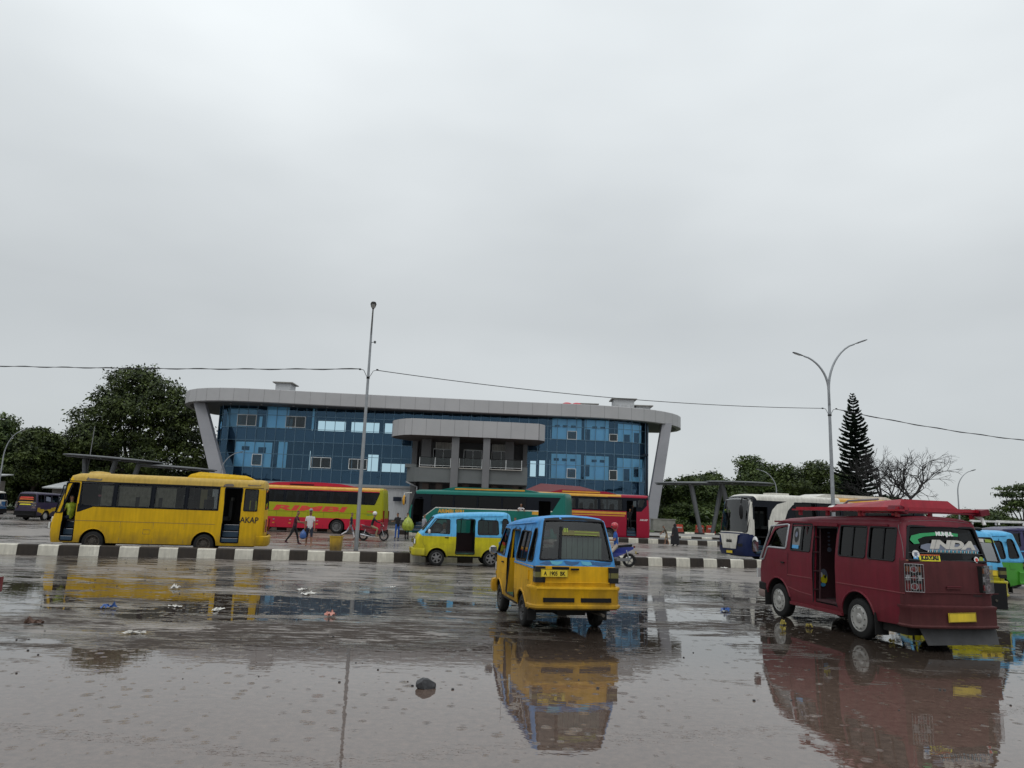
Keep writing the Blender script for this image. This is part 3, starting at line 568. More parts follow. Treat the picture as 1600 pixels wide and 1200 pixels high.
# ---- coach: door = (x0, x1) opening on the kerb side; wins = list of window x breaks
def coach(root, Lf, Lr, h, colf, wins, zw, wheels, side, doors=(), rw=.5, ra=.6, zb=.34, w=1.22, gm='glass_tint', rake=.45, rear_rake=.15, pillar='black', rearwin=True, extra_cuts=(), cornerwin=None, rimstyle='bus', ffront=None, rr=.16, seats=True, wsw=.93, wsg='glass_mid'):
    C = [(Lf-.04, zb), (Lf, zb+.35), (Lf, .95), (Lf-.05, 1.25), (Lf-.10, 1.5), (Lf-.10-rake*.5, h*.68), (Lf-.10-rake, h-.32), (Lf-.25-rake, h-.12), (Lf-.5-rake, h-.03), (Lf*.5, h), (0, h), (-Lr*.6, h), (-Lr+.3+rear_rake, h), (-Lr+.1+rear_rake, h-.03), (-Lr+.03+rear_rake, h-.12), (-Lr+.0+rear_rake*.9, h-.4), (-Lr+rear_rake*.4, zw[0]), (-Lr, 1.2), (-Lr, .8), (-Lr+.03, zb)]
    if ffront: C[:7] = ffront
    def W(x, z):
        q = w-.03*max(0, .5-z)/.2
        if z > 1.5: q -= .10*((z-1.5)/(h-1.5))**1.6
        if x > Lf-1.2: q -= .12*((x-Lf+1.2)/1.2)**2
        if x < -Lr+.5: q -= .05*((-Lr+.5-x)/.5)**2
        return q
    hs = []; sn = 'L' if side > 0 else 'R'
    for (a, b, z0, z1) in doors: hs.append(dict(p=rpoly([(a, z0), (b, z0), (b, z1), (a, z1)], .05), side=sn, jamb='seal'))
    wl = []
    for wdef in wins:
        p = wdef if isinstance(wdef[0], (tuple, list)) else [(wdef[0], zw[0]), (wdef[1], zw[0]), (wdef[1], zw[1]), (wdef[0], zw[1])]
        xs = [q[0] for q in p]; skip = any(min(xs) < max(d[0], d[1]) and max(xs) > min(d[0], d[1]) and d[3] > zw[0] for d in doors)
        for sd in ((1, 'L'), (-1, 'R')):
            if skip and sd[1] == sn: continue
            hh = dict(p=rpoly(p, .04), side=sd[1]); hs.append(hh); wl.append((hh, sd[0]))
    ws = dict(p=rpoly([(-wsw, 4.05), (wsw, 4.05), (wsw, 6.55), (-wsw, 6.55)], .08)); sh = [ws]
    rg = dict(p=rpoly([(-.80, 14.9), (.80, 14.9), (.80, 15.9), (-.80, 15.9)], .1))
    if rearwin: sh.append(rg)
    v = Vehicle(root, C, W, wheels, rw, ra, zb, lambda t: rr, colf, bulge=lambda t: .10 if t < 7 else .06, cuts=list(extra_cuts), holes=hs, shell_holes=sh)
    v.finish(); v.wh(rimstyle, .28)
    for hh, sd in wl: v.window(hh, sd, gm=gm, seal=.02, frame=pillar)
    v.swindow(ws, wsg, seal=.03); 
    if rearwin: v.swindow(rg, 'glass_dark', 'rear_window', .025)
    for (a, b_, z0, z1) in doors:
        b = MB(); b.tube([(x, side*(W(x, z)+.003), z) for x, z in rpoly([(a, z0), (b_, z0), (b_, z1), (a, z1)], .05)], .022, pillar, 6, closed=True); b.done('doorway_frame', root)
        b = MB(); y0 = side*(w-.06)
        for k in range(3):
            z = z0+.05+k*.25; b.b2((min(a, b_)+.02, y0-side*.28*k, z-.10), (max(a, b_)-.02, y0-side*(.28*k+.3), z+.10), 'step_blue'); b.b2((min(a, b_)+.02, y0-side*.28*k, z+.10), (max(a, b_)-.02, y0-side*(.28*k+.04), z+.115), 'chrome')
        b.done('door_step', root)
    if seats:
        x = Lf-2.0
        while x > -Lr+.8:
            inside = any(min(d[0], d[1])-.3 < x < max(d[0], d[1])+.3 for d in doors)
            for y in (.8, .35, -.35, -.8):
                if inside and y*side > 0: continue
                b = MB(); b.box((x, y, zw[0]-.35), (.45, .42, .15), 'seat_grey'); b.box((x-.2, y, zw[0]), (.12, .42, .75), 'seat_grey'); b.box((x-.22, y, zw[0]+.42), (.08, .26, .16), 'headrest'); b.done('seat', root)
            x -= .85
    b = MB(); b.b2((-Lr+.3, -w+.1, zw[0]-.85), (Lf-1.4, w-.5 if side > 0 else w-.1, zw[0]-.80), 'interior') if side > 0 else b.b2((-Lr+.3, -w+.5, zw[0]-.85), (Lf-1.4, w-.1, zw[0]-.80), 'interior'); b.done('cabin_floor', root)
    return v
mat('step_blue', (.02, .05, .085), .5); mat('headrest', (.2, .2, .19), .9)
# ------------------------------------------------------------------ ground: one wet concrete sheet with puddles
def ground_mat():
    m, t, b = newmat('wet_ground'); L = t.links.new
    def nd(k, **kw):
        n = t.nodes.new(k)
        for a, c in kw.items(): setattr(n, a, c)
        return n
    def math_(op, a, c, clamp=False):
        n = nd('ShaderNodeMath', operation=op, use_clamp=clamp)
        for i, v in enumerate((a, c)):
            if isinstance(v, (int, float)): n.inputs[i].default_value = v
            elif v is not None: L(v, n.inputs[i])
        return n.outputs[0]
    def mapr(v, a, c, d=0, e=1, smooth=True):
        n = nd('ShaderNodeMapRange'); n.interpolation_type = 'SMOOTHSTEP' if smooth else 'LINEAR'
        n.inputs['From Min'].default_value = a; n.inputs['From Max'].default_value = c; n.inputs['To Min'].default_value = d; n.inputs['To Max'].default_value = e
        L(v, n.inputs['Value']); return n.outputs[0]
    g = nd('ShaderNodeNewGeometry'); s = nd('ShaderNodeSeparateXYZ'); L(g.outputs['Position'], s.inputs[0]); X, Y = s.outputs[0], s.outputs[1]
    def noise(sc, det=4, r=.55, scale=(1, 1, 1), loc=(0, 0, 0), dist=0):
        mp = nd('ShaderNodeMapping'); mp.inputs['Scale'].default_value = scale; mp.inputs['Location'].default_value = loc; L(g.outputs['Position'], mp.inputs[0])
        n = nd('ShaderNodeTexNoise'); n.inputs['Scale'].default_value = sc; n.inputs['Detail'].default_value = det; n.inputs['Roughness'].default_value = r; n.inputs['Distortion'].default_value = dist
        L(mp.outputs[0], n.inputs['Vector']); return n.outputs['Fac']
    # water level field: high = standing water. The lot sinks towards the camera and has a scum-rimmed drier crown from 10 to 22 m
    big = noise(.16, 3, .5, (1, .8, 1), (3, 1, 0), .6); mid = noise(.75, 6, .65, (.35, 1.5, 1), (0, 5, 0), 1.0); fine = noise(2.8, 7, .75, (.4, 1.8, 1))
    near = mapr(math_('ADD', Y, math_('MULTIPLY', math_('SUBTRACT', noise(.5, 4, .6, (.7, 1, 1), (9, 2, 0)), .5), 5.0)), 10.2, 11.4, .5, 0); streak = noise(1.5, 6, .7, (.22, 1.5, 1), (1, 8, 0), .6)
    f = math_('ADD', math_('MULTIPLY', big, .55), math_('MULTIPLY', mid, .45)); f = math_('ADD', f, math_('MULTIPLY', math_('SUBTRACT', fine, .5), math_('MULTIPLY', mapr(Y, 9.5, 12.5, .3, 1), .62)))
    # dip under the red microbus and the blue-yellow van
    def blob(cx, cy, rx, ry, amp):
        a = math_('DIVIDE', math_('SUBTRACT', X, cx), rx); c = math_('DIVIDE', math_('SUBTRACT', Y, cy), ry)
        d = math_('ADD', math_('MULTIPLY', a, a), math_('MULTIPLY', c, c)); return mapr(d, 0, 1, amp, 0)
    for bb in ((7.2, 11.0, 5.5, 6.5, .34), (1.0, 11.5, 2.6, 4.5, .34), (-9, 15.5, 6, 3.0, .10), (-3.2, 16, 3.5, 2.2, .10), (3.6, 14.0, 2.0, 3.5, .2), (-3, 12.4, 4.5, 1.0, -.17), (4, 19.5, 4, 1.6, .14)):
        f = math_('ADD', f, blob(*bb))
    f = math_('ADD', f, near); f = math_('ADD', f, math_('MULTIPLY', math_('SUBTRACT', streak, .5), math_('MULTIPLY', mapr(Y, 10, 12, 0, .5), mapr(X, 1.5, 4, 1, .35))))
    far = mapr(Y, 18.5, 21.5, 0, -.075); f = math_('ADD', f, far)
    pud = mapr(f, .475, .53); wet = mapr(f, .40, .475); rim = math_('MULTIPLY', mapr(f, .44, .485), mapr(f, .56, .50))
    # colour: silty brown-grey; wetter = darker, water shows a murky bottom
    cn = noise(1.3, 8, .7, (.7, 1.4, 1)); cn2 = noise(14, 5, .7)
    c1 = nd('ShaderNodeMix', data_type='RGBA'); c1.inputs[6].default_value = (.10, .080, .066, 1); c1.inputs[7].default_value = (.25, .21, .18, 1); L(mapr(cn, .3, .7), c1.inputs[0])
    c2 = nd('ShaderNodeMix', data_type='RGBA'); c2.inputs[7].default_value = (.030, .022, .017, 1); L(c1.outputs[2], c2.inputs[6]); L(math_('MULTIPLY', wet, .92), c2.inputs[0])
    c3 = nd('ShaderNodeMix', data_type='RGBA'); c3.inputs[7].default_value = (.125, .088, .070, 1); L(c2.outputs[2], c3.inputs[6]); L(math_('MULTIPLY', pud, mapr(Y, 12.5, 9.0, .05, 1)), c3.inputs[0])
    c4 = nd('ShaderNodeMix', data_type='RGBA'); c4.inputs[7].default_value = (.33, .30, .26, 1); L(c3.outputs[2], c4.inputs[6])
    L(math_('MULTIPLY', rim, math_('MULTIPLY', mapr(cn, .42, .62), .55)), c4.inputs[0])
    sp = nd('ShaderNodeMix', data_type='RGBA', blend_type='MULTIPLY'); sp.inputs[0].default_value = 1; L(c4.outputs[2], sp.inputs[6]); v = mapr(cn2, .3, .75, .72, 1.2, False); L(v, sp.inputs[7]); L(sp.outputs[2], b.inputs['Base Color'])
    # roughness
    rg = math_('ADD', mapr(wet, 0, 1, .45, .075, False), math_('MULTIPLY', math_('SUBTRACT', cn, .5), .22)); rr = nd('ShaderNodeMix', data_type='FLOAT'); L(pud, rr.inputs[0]); L(rg, rr.inputs[2]); rr.inputs[3].default_value = .012
    L(rr.outputs[0], b.inputs['Roughness']); b.inputs['IOR'].default_value = 1.9
    # bare dark asphalt showing through in ragged patches
    af = math_('ADD', math_('MULTIPLY', noise(.42, 3, .55, (.8, 1, 1), (4, 7, 0), .5), .40), math_('MULTIPLY', noise(1.7, 9, .8, (.30, 1.2, 1), (2, 2, 0), .6), .75))
    for bb in ((-5.6, 12.3, 4.4, 2.2, .13), (-1.6, 12.6, 3.0, 2.0, .14), (-1.0, 15.6, 2.6, 2.0, .11), (3.9, 14.4, 1.6, 2.2, .12), (-8.0, 18.6, 4.0, 1.6, .07), (.6, 19.4, 2.4, 2.4, .08), (10.2, 12.0, 1.0, 1.6, .12), (5.2, 18.2, 1.6, 1.5, .10), (-13.5, 21, 3, 2, .08), (-7.5, 15.2, 4, 1.2, .05)): af = math_('ADD', af, blob(*bb))
    asph = math_('MULTIPLY', math_('MULTIPLY', mapr(af, .66, .70), mapr(noise(4.2, 7, .8, (.35, 1.2, 1), (5, 1, 0)), .40, .50)), mapr(Y, 9.3, 10.6, 0, 1))
    c9 = nd('ShaderNodeMix', data_type='RGBA'); c9.inputs[7].default_value = (.050, .038, .031, 1); L(sp.outputs[2], c9.inputs[6]); L(asph, c9.inputs[0]); c8 = nd('ShaderNodeMix', data_type='RGBA', blend_type='MULTIPLY'); c8.inputs[0].default_value = 1; L(c9.outputs[2], c8.inputs[6]); L(mapr(noise(9, 7, .8), .3, .7, .6, 1.25, False), c8.inputs[7]); L(c8.outputs[2], b.inputs['Base Color'])
    r9 = nd('ShaderNodeMix', data_type='FLOAT'); L(asph, r9.inputs[0]); L(rr.outputs[0], r9.inputs[2]); r9.inputs[3].default_value = .55; L(r9.outputs[0], b.inputs['Roughness'])
    i9 = nd('ShaderNodeMix', data_type='FLOAT'); L(asph, i9.inputs[0]); i9.inputs[2].default_value = 1.9; i9.inputs[3].default_value = 1.12; L(i9.outputs[0], b.inputs['IOR'])
    s9 = nd('ShaderNodeMix', data_type='FLOAT'); L(asph, s9.inputs[0]); s9.inputs[2].default_value = .5; s9.inputs[3].default_value = .5; L(s9.outputs[0], b.inputs['Specular IOR Level'])
    pud = math_('MULTIPLY', pud, math_('SUBTRACT', 1.0, asph))
    # height: aggregate where no water stands, gentle wind ripples plus rain rings where it does
    grain = noise(26, 6, .75); slab = noise(3.0, 6, .7, (.7, 1, 1))
    hd = math_('MULTIPLY', math_('ADD', math_('MULTIPLY', grain, .0022), math_('MULTIPLY', slab, .006)), math_('SUBTRACT', 1.0, pud))
    rip = math_('MULTIPLY', noise(4.5, 3, .5, (.7, 1.3, 1)), .0011); rip = math_('ADD', rip, math_('MULTIPLY', noise(11, 1, .5), .00006))
    rings = None
    for k, (sc_, off, th) in enumerate(((1.9, 0, .35), (3.3, 7.3, .5), (6.1, 3.1, .6))):
        mp = nd('ShaderNodeMapping'); mp.inputs['Location'].default_value = (off, off*2, 0); L(g.outputs['Position'], mp.inputs[0])
        vo = nd('ShaderNodeTexVoronoi', voronoi_dimensions='2D', feature='F1'); vo.inputs['Scale'].default_value = sc_; L(mp.outputs[0], vo.inputs['Vector'])
        cs = nd('ShaderNodeSeparateColor'); L(vo.outputs['Color'], cs.inputs[0])
        d = math_('DIVIDE', vo.outputs['Distance'], sc_)       # metres
        rad = mapr(math_('POWER', cs.outputs[1], 2.0), 0, 1, .006, .075, False); x = math_('SUBTRACT', d, rad)
        env = mapr(x, -.01, .006, 1, 0); wv = math_('COSINE', math_('MULTIPLY', x, 520.), None)
        on = math_('GREATER_THAN', cs.outputs[0], th); q = math_('MULTIPLY', math_('MULTIPLY', env, wv), math_('MULTIPLY', on, mapr(cs.outputs[2], 0, 1, .15, 1.5, False)))
        rings = q if rings is None else math_('ADD', rings, q)
    rip = math_('ADD', rip, math_('MULTIPLY', rings, .00028)); hw = math_('MULTIPLY', rip, pud)
    bp = nd('ShaderNodeBump'); bp.inputs['Strength'].default_value = 1; bp.inputs['Distance'].default_value = 1; L(math_('ADD', hd, hw), bp.inputs['Height']); L(bp.outputs[0], b.inputs['Normal'])
ground_mat()
b = MB(); b.add([(-700, -30, 0), (700, -30, 0), (700, 1400, 0), (-700, 1400, 0)], [(0, 1, 2, 3)], 'wet_ground'); setp(b.done('ground', recalc=False), kind='structure')
# ------------------------------------------------------------------ painted kerbs (blocks of concrete, black and white in turn)
def kerb(path, h, wd, L0, label, group, start=0, gap=.012, name='painted_kerb'):
    mb = MB(); pts = [Vector((p[0], p[1])) for p in path]; seg = [(pts[i+1]-pts[i]).length for i in range(len(pts)-1)]; T = sum(seg)
    def P(s):
        for i, q in enumerate(seg):
            if s <= q or i == len(seg)-1: return pts[i].lerp(pts[i+1], s/q)
            s -= q
    s = 0; k = start; rnd = random.Random(len(label))
    while s < T-L0*.5:
        a, c = P(s+gap/2), P(min(T, s+L0-gap/2)); t = (c-a).normalized(); n = Vector((-t.y, t.x)); hh = h+rnd.uniform(-.016, .012); o = rnd.uniform(-.014, .014)
        pr = [(0+o, -.02), (.012+o, hh*.45), (.03+o, hh-.03), (.05+o, hh-.008), (.075+o, hh), (wd-.02, hh), (wd, hh-.03), (wd, -.02)]
        vs = [(*(q+n*x), z) for q in (a, c) for x, z in pr]; m = 'kerb_black' if k % 2 else 'kerb_white'; e = len(pr)
        mb.add(vs, [(i, i+1, e+i+1, e+i) for i in range(e-1)]+[tuple(range(e)), tuple(range(e, 2*e))], m); s += L0; k += 1
    o = mb.done(name); setp(o, label, 'kerb', group); return o
kerb([(-32, 21.9), (-17.3, 25.45), (-4.4, 28.55), (-2.8, 29.25), (-.5, 30.1), (5.4, 31.75), (10.7, 32.9), (15.5, 34.0), (40, 39.5)], .35, .34, .635, 'long waist-low black and white painted kerb running behind the two small vans', 'painted kerbs of the terminal', 0)
kerb([(-24, 58.0), (-3, 58.1), (17, 58.9), (26, 60.4)], .35, .3, .78, 'black and white kerb behind the red bus and in front of the terminal building', 'painted kerbs of the terminal', 1)
kerb([(4, 65.5), (14, 66.0), (30, 67.5)], .45, .3, .95, 'middle black and white kerb of the three below the slanted canopy posts', 'painted kerbs of the terminal', 0)
kerb([(15, 76), (22, 75.5), (34, 77)], .65, .3, 1.0, 'farthest black and white kerb, at the foot of the slanted canopy posts', 'painted kerbs of the terminal', 1)
kerb([(-30.6, 50.4), (-29.6, 49.6), (-27.4, 49.9), (-22, 51.5)], .62, .3, .5, 'short kerb end with narrow black stripes behind the yellow bus front', 'painted kerbs of the terminal', 0)
mat('soil', (.10, .065, .045), .75, var=.35, vs=4, bump=.02, bs=12); mat('grass', (.05, .085, .02), .8, var=.5, vs=2)
b = MB(); b.add([(-32, 22.26, .32), (-17.3, 25.81, .32), (-4.4, 28.91, .32), (-3.1, 29.5, .32), (-3.4, 29.9, .32), (-17.5, 26.25, .32), (-32, 22.7, .32), (-32, 22.75, -.02), (-17.5, 26.3, -.02), (-3.4, 29.95, -.02)], [(0, 1, 5, 6), (1, 2, 4, 5), (2, 3, 4), (6, 5, 8, 7), (5, 4, 9, 8)], 'soil'); setp(b.done('soil_strip', recalc=False), kind='structure')
b = MB(); b.add([(4, 65.9, .40), (30, 67.9, .40), (34, 76.9, .5), (15, 75.9, .5), (4, 75, .4)], [(0, 1, 2, 3, 4)], 'concrete'); setp(b.done('pavement', recalc=False), kind='structure')
b = MB(); b.add([(-24, 58.3, .33), (4, 58.4, .33), (26, 60.7, .33), (40, 64.8, .30), (4, 65.4, .30), (-44, 62, .30)], [(0, 1, 2, 3, 4, 5)], 'dark_concrete'); setp(b.done('pavement', recalc=False), kind='structure')
b = MB(); b.add([(14, 76.4, .55), (60, 79, .55), (120, 140, .55), (20, 140, .55)], [(0, 1, 2, 3)], 'grass'); b.add([(-200, 95, .2), (-43, 95, .2), (-43, 160, .2), (-200, 160, .2)], [(0, 1, 2, 3)], 'grass'); setp(b.done('lawn', recalc=False), kind='structure')
# ------------------------------------------------------------------ terminal building
mat('alu_panel', (.40, .395, .40), .5, metal=.05, var=.06, vs=.4, grime=0); mat('alu_panel_b', (.30, .31, .32), .5, metal=.1, var=.08, vs=.6); mat('panel_gap', (.10, .10, .10), .8)
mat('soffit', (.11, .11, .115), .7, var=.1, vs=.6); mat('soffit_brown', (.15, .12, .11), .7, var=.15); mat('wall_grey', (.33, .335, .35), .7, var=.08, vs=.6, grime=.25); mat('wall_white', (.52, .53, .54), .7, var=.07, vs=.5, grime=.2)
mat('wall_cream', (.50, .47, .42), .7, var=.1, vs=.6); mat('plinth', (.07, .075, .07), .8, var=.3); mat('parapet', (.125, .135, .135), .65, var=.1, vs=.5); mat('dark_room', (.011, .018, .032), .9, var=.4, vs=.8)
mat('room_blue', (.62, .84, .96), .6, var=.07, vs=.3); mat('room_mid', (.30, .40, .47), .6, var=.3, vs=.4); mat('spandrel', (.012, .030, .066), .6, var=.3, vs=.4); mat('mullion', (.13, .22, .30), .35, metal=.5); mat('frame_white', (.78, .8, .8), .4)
mat('curtain', (.60, .59, .56), .9, var=.2); mat('column_grey', (.25, .25, .27), .55, var=.1, vs=.5); mat('portico_grey', (.155, .155, .16), .65, var=.1, vs=.5); mat('recess', (.10, .10, .105), .8, var=.2, vs=.5); mat('red_roof', (.11, .013, .017), .6, var=.2); mat('red_tank', (.55, .03, .05), .4)
glass('facade_glass', (.66, .90, 1.0), (.36, .66, 1.0), 1.5, .015, .06)
B = thing('terminal_building', 'three storey terminal with blue glass front, grey oval roof band and slanted columns', 'building', (-9, 88, 0))
OX, OY = -9, 88
def bx(p): return (p[0]-OX, p[1]-OY)
def done_b(mb, name, parent=B, **k):
    mb.v = [(x-OX, y-OY, z) for x, y, z in mb.v]; return mb.done(name, parent, **k)
def smooth_path(P, n=6):
    out = []
    for i in range(len(P)-1):
        p0 = Vector(P[max(0, i-1)]); p1 = Vector(P[i]); p2 = Vector(P[i+1]); p3 = Vector(P[min(len(P)-1, i+2)])
        for k in range(n):
            t = k/n; out.append(tuple(.5*((2*p1)+(-p0+p2)*t+(2*p0-5*p1+4*p2-p3)*t*t+(-p0+3*p1-3*p2+p3)*t**3)))
    out.append(tuple(P[-1])); return out
def resample(P, step):
    out = [Vector(P[0])]; acc = 0
    for i in range(len(P)-1):
        a, b_ = Vector(P[i]), Vector(P[i+1]); L = (b_-a).length; d = step-acc
        while d <= L: out.append(a.lerp(b_, d/L)); d += step
        acc = L-(d-step)
    return [tuple(p) for p in out]
roof = smooth_path([(-40.2, 99), (-41.0, 94), (-40.2, 90), (-38.2, 87), (-35, 85.2), (-30, 84.8), (-20, 85.9), (0, 87.4), (9, 87.8), (14, 88.7), (18, 90.4), (21, 93.2), (22.6, 97), (22.0, 100.5), (19, 101.8), (10, 102), (-30, 102), (-37, 101.5), (-40.2, 99)], 8)
rp = resample(roof, 1.75); ZR0, ZR1 = 13.56, 15.12
mb = MB(); k = len(rp)
for i in range(k):
    a, c = Vector(rp[i]), Vector(rp[(i+1) % k]); t = (c-a); 
    if t.length < .3: continue
    t = t.normalized(); a2, c2 = a+t*.012, c-t*.012; n = Vector((t.y, -t.x)) 
    vs = []
    for q in (a2, c2):
        for o, z in ((-.6, ZR0-.02), (-.06, ZR0-.02), (0, ZR0+.05), (0, ZR1-.05), (-.06, ZR1), (-.9, ZR1)): vs.append((q.x+n.x*o, q.y+n.y*o, z))
    mb.add(vs, [(j, j+1, 7+j, 6+j) for j in range(5)], 'alu_panel', False)
mb.add([(x, y, z) for z in (ZR0+.03, ZR1-.03) for x, y in [(p[0]*.9993-.006, p[1]+.02) for p in rp]], [(i, (i+1) % k, k+(i+1) % k, k+i) for i in range(k)], 'panel_gap')
done_b(mb, 'roof_band')
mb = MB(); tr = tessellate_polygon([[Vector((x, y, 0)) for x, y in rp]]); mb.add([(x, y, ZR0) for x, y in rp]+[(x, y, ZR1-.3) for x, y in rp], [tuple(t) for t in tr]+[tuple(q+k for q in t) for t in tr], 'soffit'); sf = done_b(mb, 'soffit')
for x, y in ((-33.5, 87.2), (-29.8, 87.2), (-26.0, 87.3), (-22, 87.5), (8, 89), (12, 89.5), (15, 90.4)):
    mb = MB(); mb.lathe([(.11, 0), (.13, -.03), (.0, -.03)], 'frame_white', c=(x, y, ZR0), n=12); done_b(mb, 'ceiling_lamp')
# glass front plan line
fl = smooth_path([(-36.3, 93.5), (-36.0, 90.6), (-34.6, 88.9), (-31, 88.3), (-20, 88.6), (0, 89.2), (10, 89.4), (14.5, 90.0), (16.9, 91.6), (17.7, 94)], 10)
gp = resample(fl, 1.17)
ZB = [4.62, 6.2, 7.85, 9.42, 10.95, 12.5, 13.6]
names = {0: 'spandrel_glass', 3: 'spandrel_glass'}
curt = thing('curtain_wall', None, None); curt.parent = B
def strip(mb, pts, z0, z1, m, off=0, smooth=False):
    vs = []
    for i, p in enumerate(pts):
        a = Vector(pts[max(0, i-1)]); c = Vector(pts[min(len(pts)-1, i+1)]); t = (c-a).normalized(); n = Vector((t.y, -t.x)); q = Vector(p)+n*off
        vs += [(q.x, q.y, z0), (q.x, q.y, z1)]
    return mb.add(vs, [(2*i, 2*i+2, 2*i+3, 2*i+1) for i in range(len(pts)-1)], m, smooth)
rng = random.Random(3)
for z0, z1, nm in ((ZB[0], ZB[1], 'spandrel_glass'), (ZB[1], ZB[3], 'glass_band'), (ZB[3], ZB[4], 'spandrel_glass'), (ZB[4], ZB[6], 'glass_band')):
    mb = MB(); rows = [z for z in ZB if z0-.01 <= z <= z1+.01]
    for r in range(len(rows)-1):
        for i in range(len(gp)-1):
            a, c = Vector(gp[i]), Vector(gp[i+1]); t = (c-a).normalized(); n = Vector((t.y, -t.x)); j = [rng.uniform(-.006, .006) for _ in range(4)]
            mb.add([(a.x+n.x*j[0], a.y+n.y*j[0], rows[r]), (c.x+n.x*j[1], c.y+n.y*j[1], rows[r]), (c.x+n.x*j[2], c.y+n.y*j[2], rows[r+1]), (a.x+n.x*j[3], a.y+n.y*j[3], rows[r+1])], [(0, 1, 2, 3)], 'facade_glass')
    done_b(mb, nm, curt, recalc=False).matrix_parent_inverse.identity()
mb = MB()
for p in gp: mb.b2((p[0]-.025, p[1]-.07, ZB[0]), (p[0]+.025, p[1]+.06, 13.55), 'mullion')
for z in ZB[:-1]:
    for o, q in ((.055, z-.03),): strip(mb, gp, z-.028, z+.028, 'mullion', .06)
done_b(mb, 'mullions', curt)
# rooms behind the glass: spandrel backs, painted walls, open bays through which the sky shows
mb = MB(); strip(mb, gp, ZB[0], ZB[1]-.1, 'spandrel', -.25); strip(mb, gp, ZB[3]+.05, ZB[4]-.1, 'spandrel', -.25); done_b(mb, 'spandrel_panel')
def back(x): # y of the inner wall behind the glass at x
    best = min(gp, key=lambda p: abs(p[0]-x)); return best[1]
def frontwall(x0, x1, z0, z1, holes, m, off=.55, name='inner_wall'):
    n = max(2, int((x1-x0)/1.2)); xs = [x0+(x1-x0)*i/n for i in range(n+1)]; mb = MB()
    mb.patch([(x0, z0), (x1, z0), (x1, z1), (x0, z1)], [[(a, c), (b_, c), (b_, d), (a, d)] for a, c, b_, d in holes], [((x, 0), (1, 0)) for x in xs[1:-1]], lambda x, z: (x, yb(x)+off, z), lambda x, z: m, False)
    return done_b(mb, name)
def yb(x):
    for i in range(len(gp)-1):
        if gp[i][0] <= x <= gp[i+1][0] and gp[i+1][0] > gp[i][0]: return gp[i][1]+(gp[i+1][1]-gp[i][1])*(x-gp[i][0])/(gp[i+1][0]-gp[i][0])
    return gp[0][1] if x < gp[0][0] else gp[-1][1]
OPEN2 = [(-23.55, 10.98, -20.2, 12.35), (-19.5, 10.98, -16.1, 12.3), (-15.4, 10.98, -13.4, 12.25)]; OPEN1 = [(-17.2, 6.25, -15.95, 8.3), (-15.45, 6.25, -12.7, 7.3), (2.6, 6.4, 3.3, 8.3), (3.7, 6.5, 4.4, 8.4), (.9, 7.4, 1.9, 8.2)]
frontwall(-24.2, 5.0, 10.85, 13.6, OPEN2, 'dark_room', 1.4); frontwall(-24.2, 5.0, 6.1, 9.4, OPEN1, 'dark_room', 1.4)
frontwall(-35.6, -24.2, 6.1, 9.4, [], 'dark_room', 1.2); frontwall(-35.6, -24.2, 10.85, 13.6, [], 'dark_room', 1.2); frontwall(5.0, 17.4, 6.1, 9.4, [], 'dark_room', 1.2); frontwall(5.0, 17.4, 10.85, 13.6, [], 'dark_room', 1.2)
def panel(x0, x1, z0, z1, m='room_blue', off=.22, name='painted_wall'): return frontwall(x0, x1, z0, z1, [], m, off, name)
panel(-29.5, -26.8, 10.97, 13.55); panel(-34.6, -30.8, 10.97, 13.3, 'room_mid', .5); panel(-33.0, -28.5, 6.22, 9.2); panel(-27.75, -26.7, 6.22, 9.35, off=.2)
panel(5.1, 8.7, 10.97, 13.5); panel(9.05, 12.05, 10.97, 13.5); panel(13.2, 16.3, 10.97, 13.2); panel(5.1, 8.7, 6.22, 9.2); panel(9.1, 12.1, 6.22, 9.1); panel(13.15, 16.5, 6.22, 9.0)
panel(-24.0, -23.75, 10.97, 13.5, off=.15); panel(-30.3, -29.95, 10.95, 12.3, off=.15, name='light_strip'); panel(-26.7, -26.3, 10.95, 12.2, off=.15, name='light_strip')
def dark(x0, x1, z0, z1, name='dark_opening', off=.13):
    mb = MB(); y = yb((x0+x1)/2)+off; mb.b2((x0, y, z0), (x1, y+.05, z1), 'dark_room'); return done_b(mb, name)
for x0 in (5.4, 6.4, 7.4): dark(x0, x0+.6, 12.45, 12.7, 'vent'); dark(x0, x0+.6, 8.35, 8.65, 'vent')
for x0 in (10.0-.0, 11.0): dark(x0, x0+.6, 12.45, 12.7, 'vent'); dark(x0, x0+.6, 8.35, 8.65, 'vent')
dark(9.15, 9.75, 10.97, 12.3); dark(9.2, 9.75, 6.6, 8.0); dark(14.0, 14.7, 10.97, 11.9, 'door'); dark(14.0, 14.7, 6.22, 7.7, 'door'); dark(15.3, 15.9, 10.9+.1, 12.2, 'inner_window'); dark(15.3, 15.9, 6.8, 8.0, 'inner_window')
dark(-32.1, -31.2, 8.2, 8.65, 'vent'); dark(-30.1, -29.2, 7.9, 8.6, 'vent'); dark(-28.4, -27.85, 6.22, 7.95, 'door')
def wframe(x0, x1, z0, z1, n=2, lit=False):
    y = yb((x0+x1)/2)-.10; mb = MB(); t = .055
    for a, c, d, e in ((x0, x1, z0, z0+t), (x0, x1, z1-t, z1)): mb.b2((a, y, d), (c, y+.06, e), 'frame_white')
    for i in range(n+1): x = x0+(x1-x0-t)*i/n; mb.b2((x, y-.002, z0+t), (x+t, y+.058, z1-t), 'frame_white')
    o = done_b(mb, 'window'); mb = MB(); mb.b2((x0+t, y+.02, z0+t), (x1-t, y+.03, z1-t), 'glass_clear'); done_b(mb, 'pane', o); return o
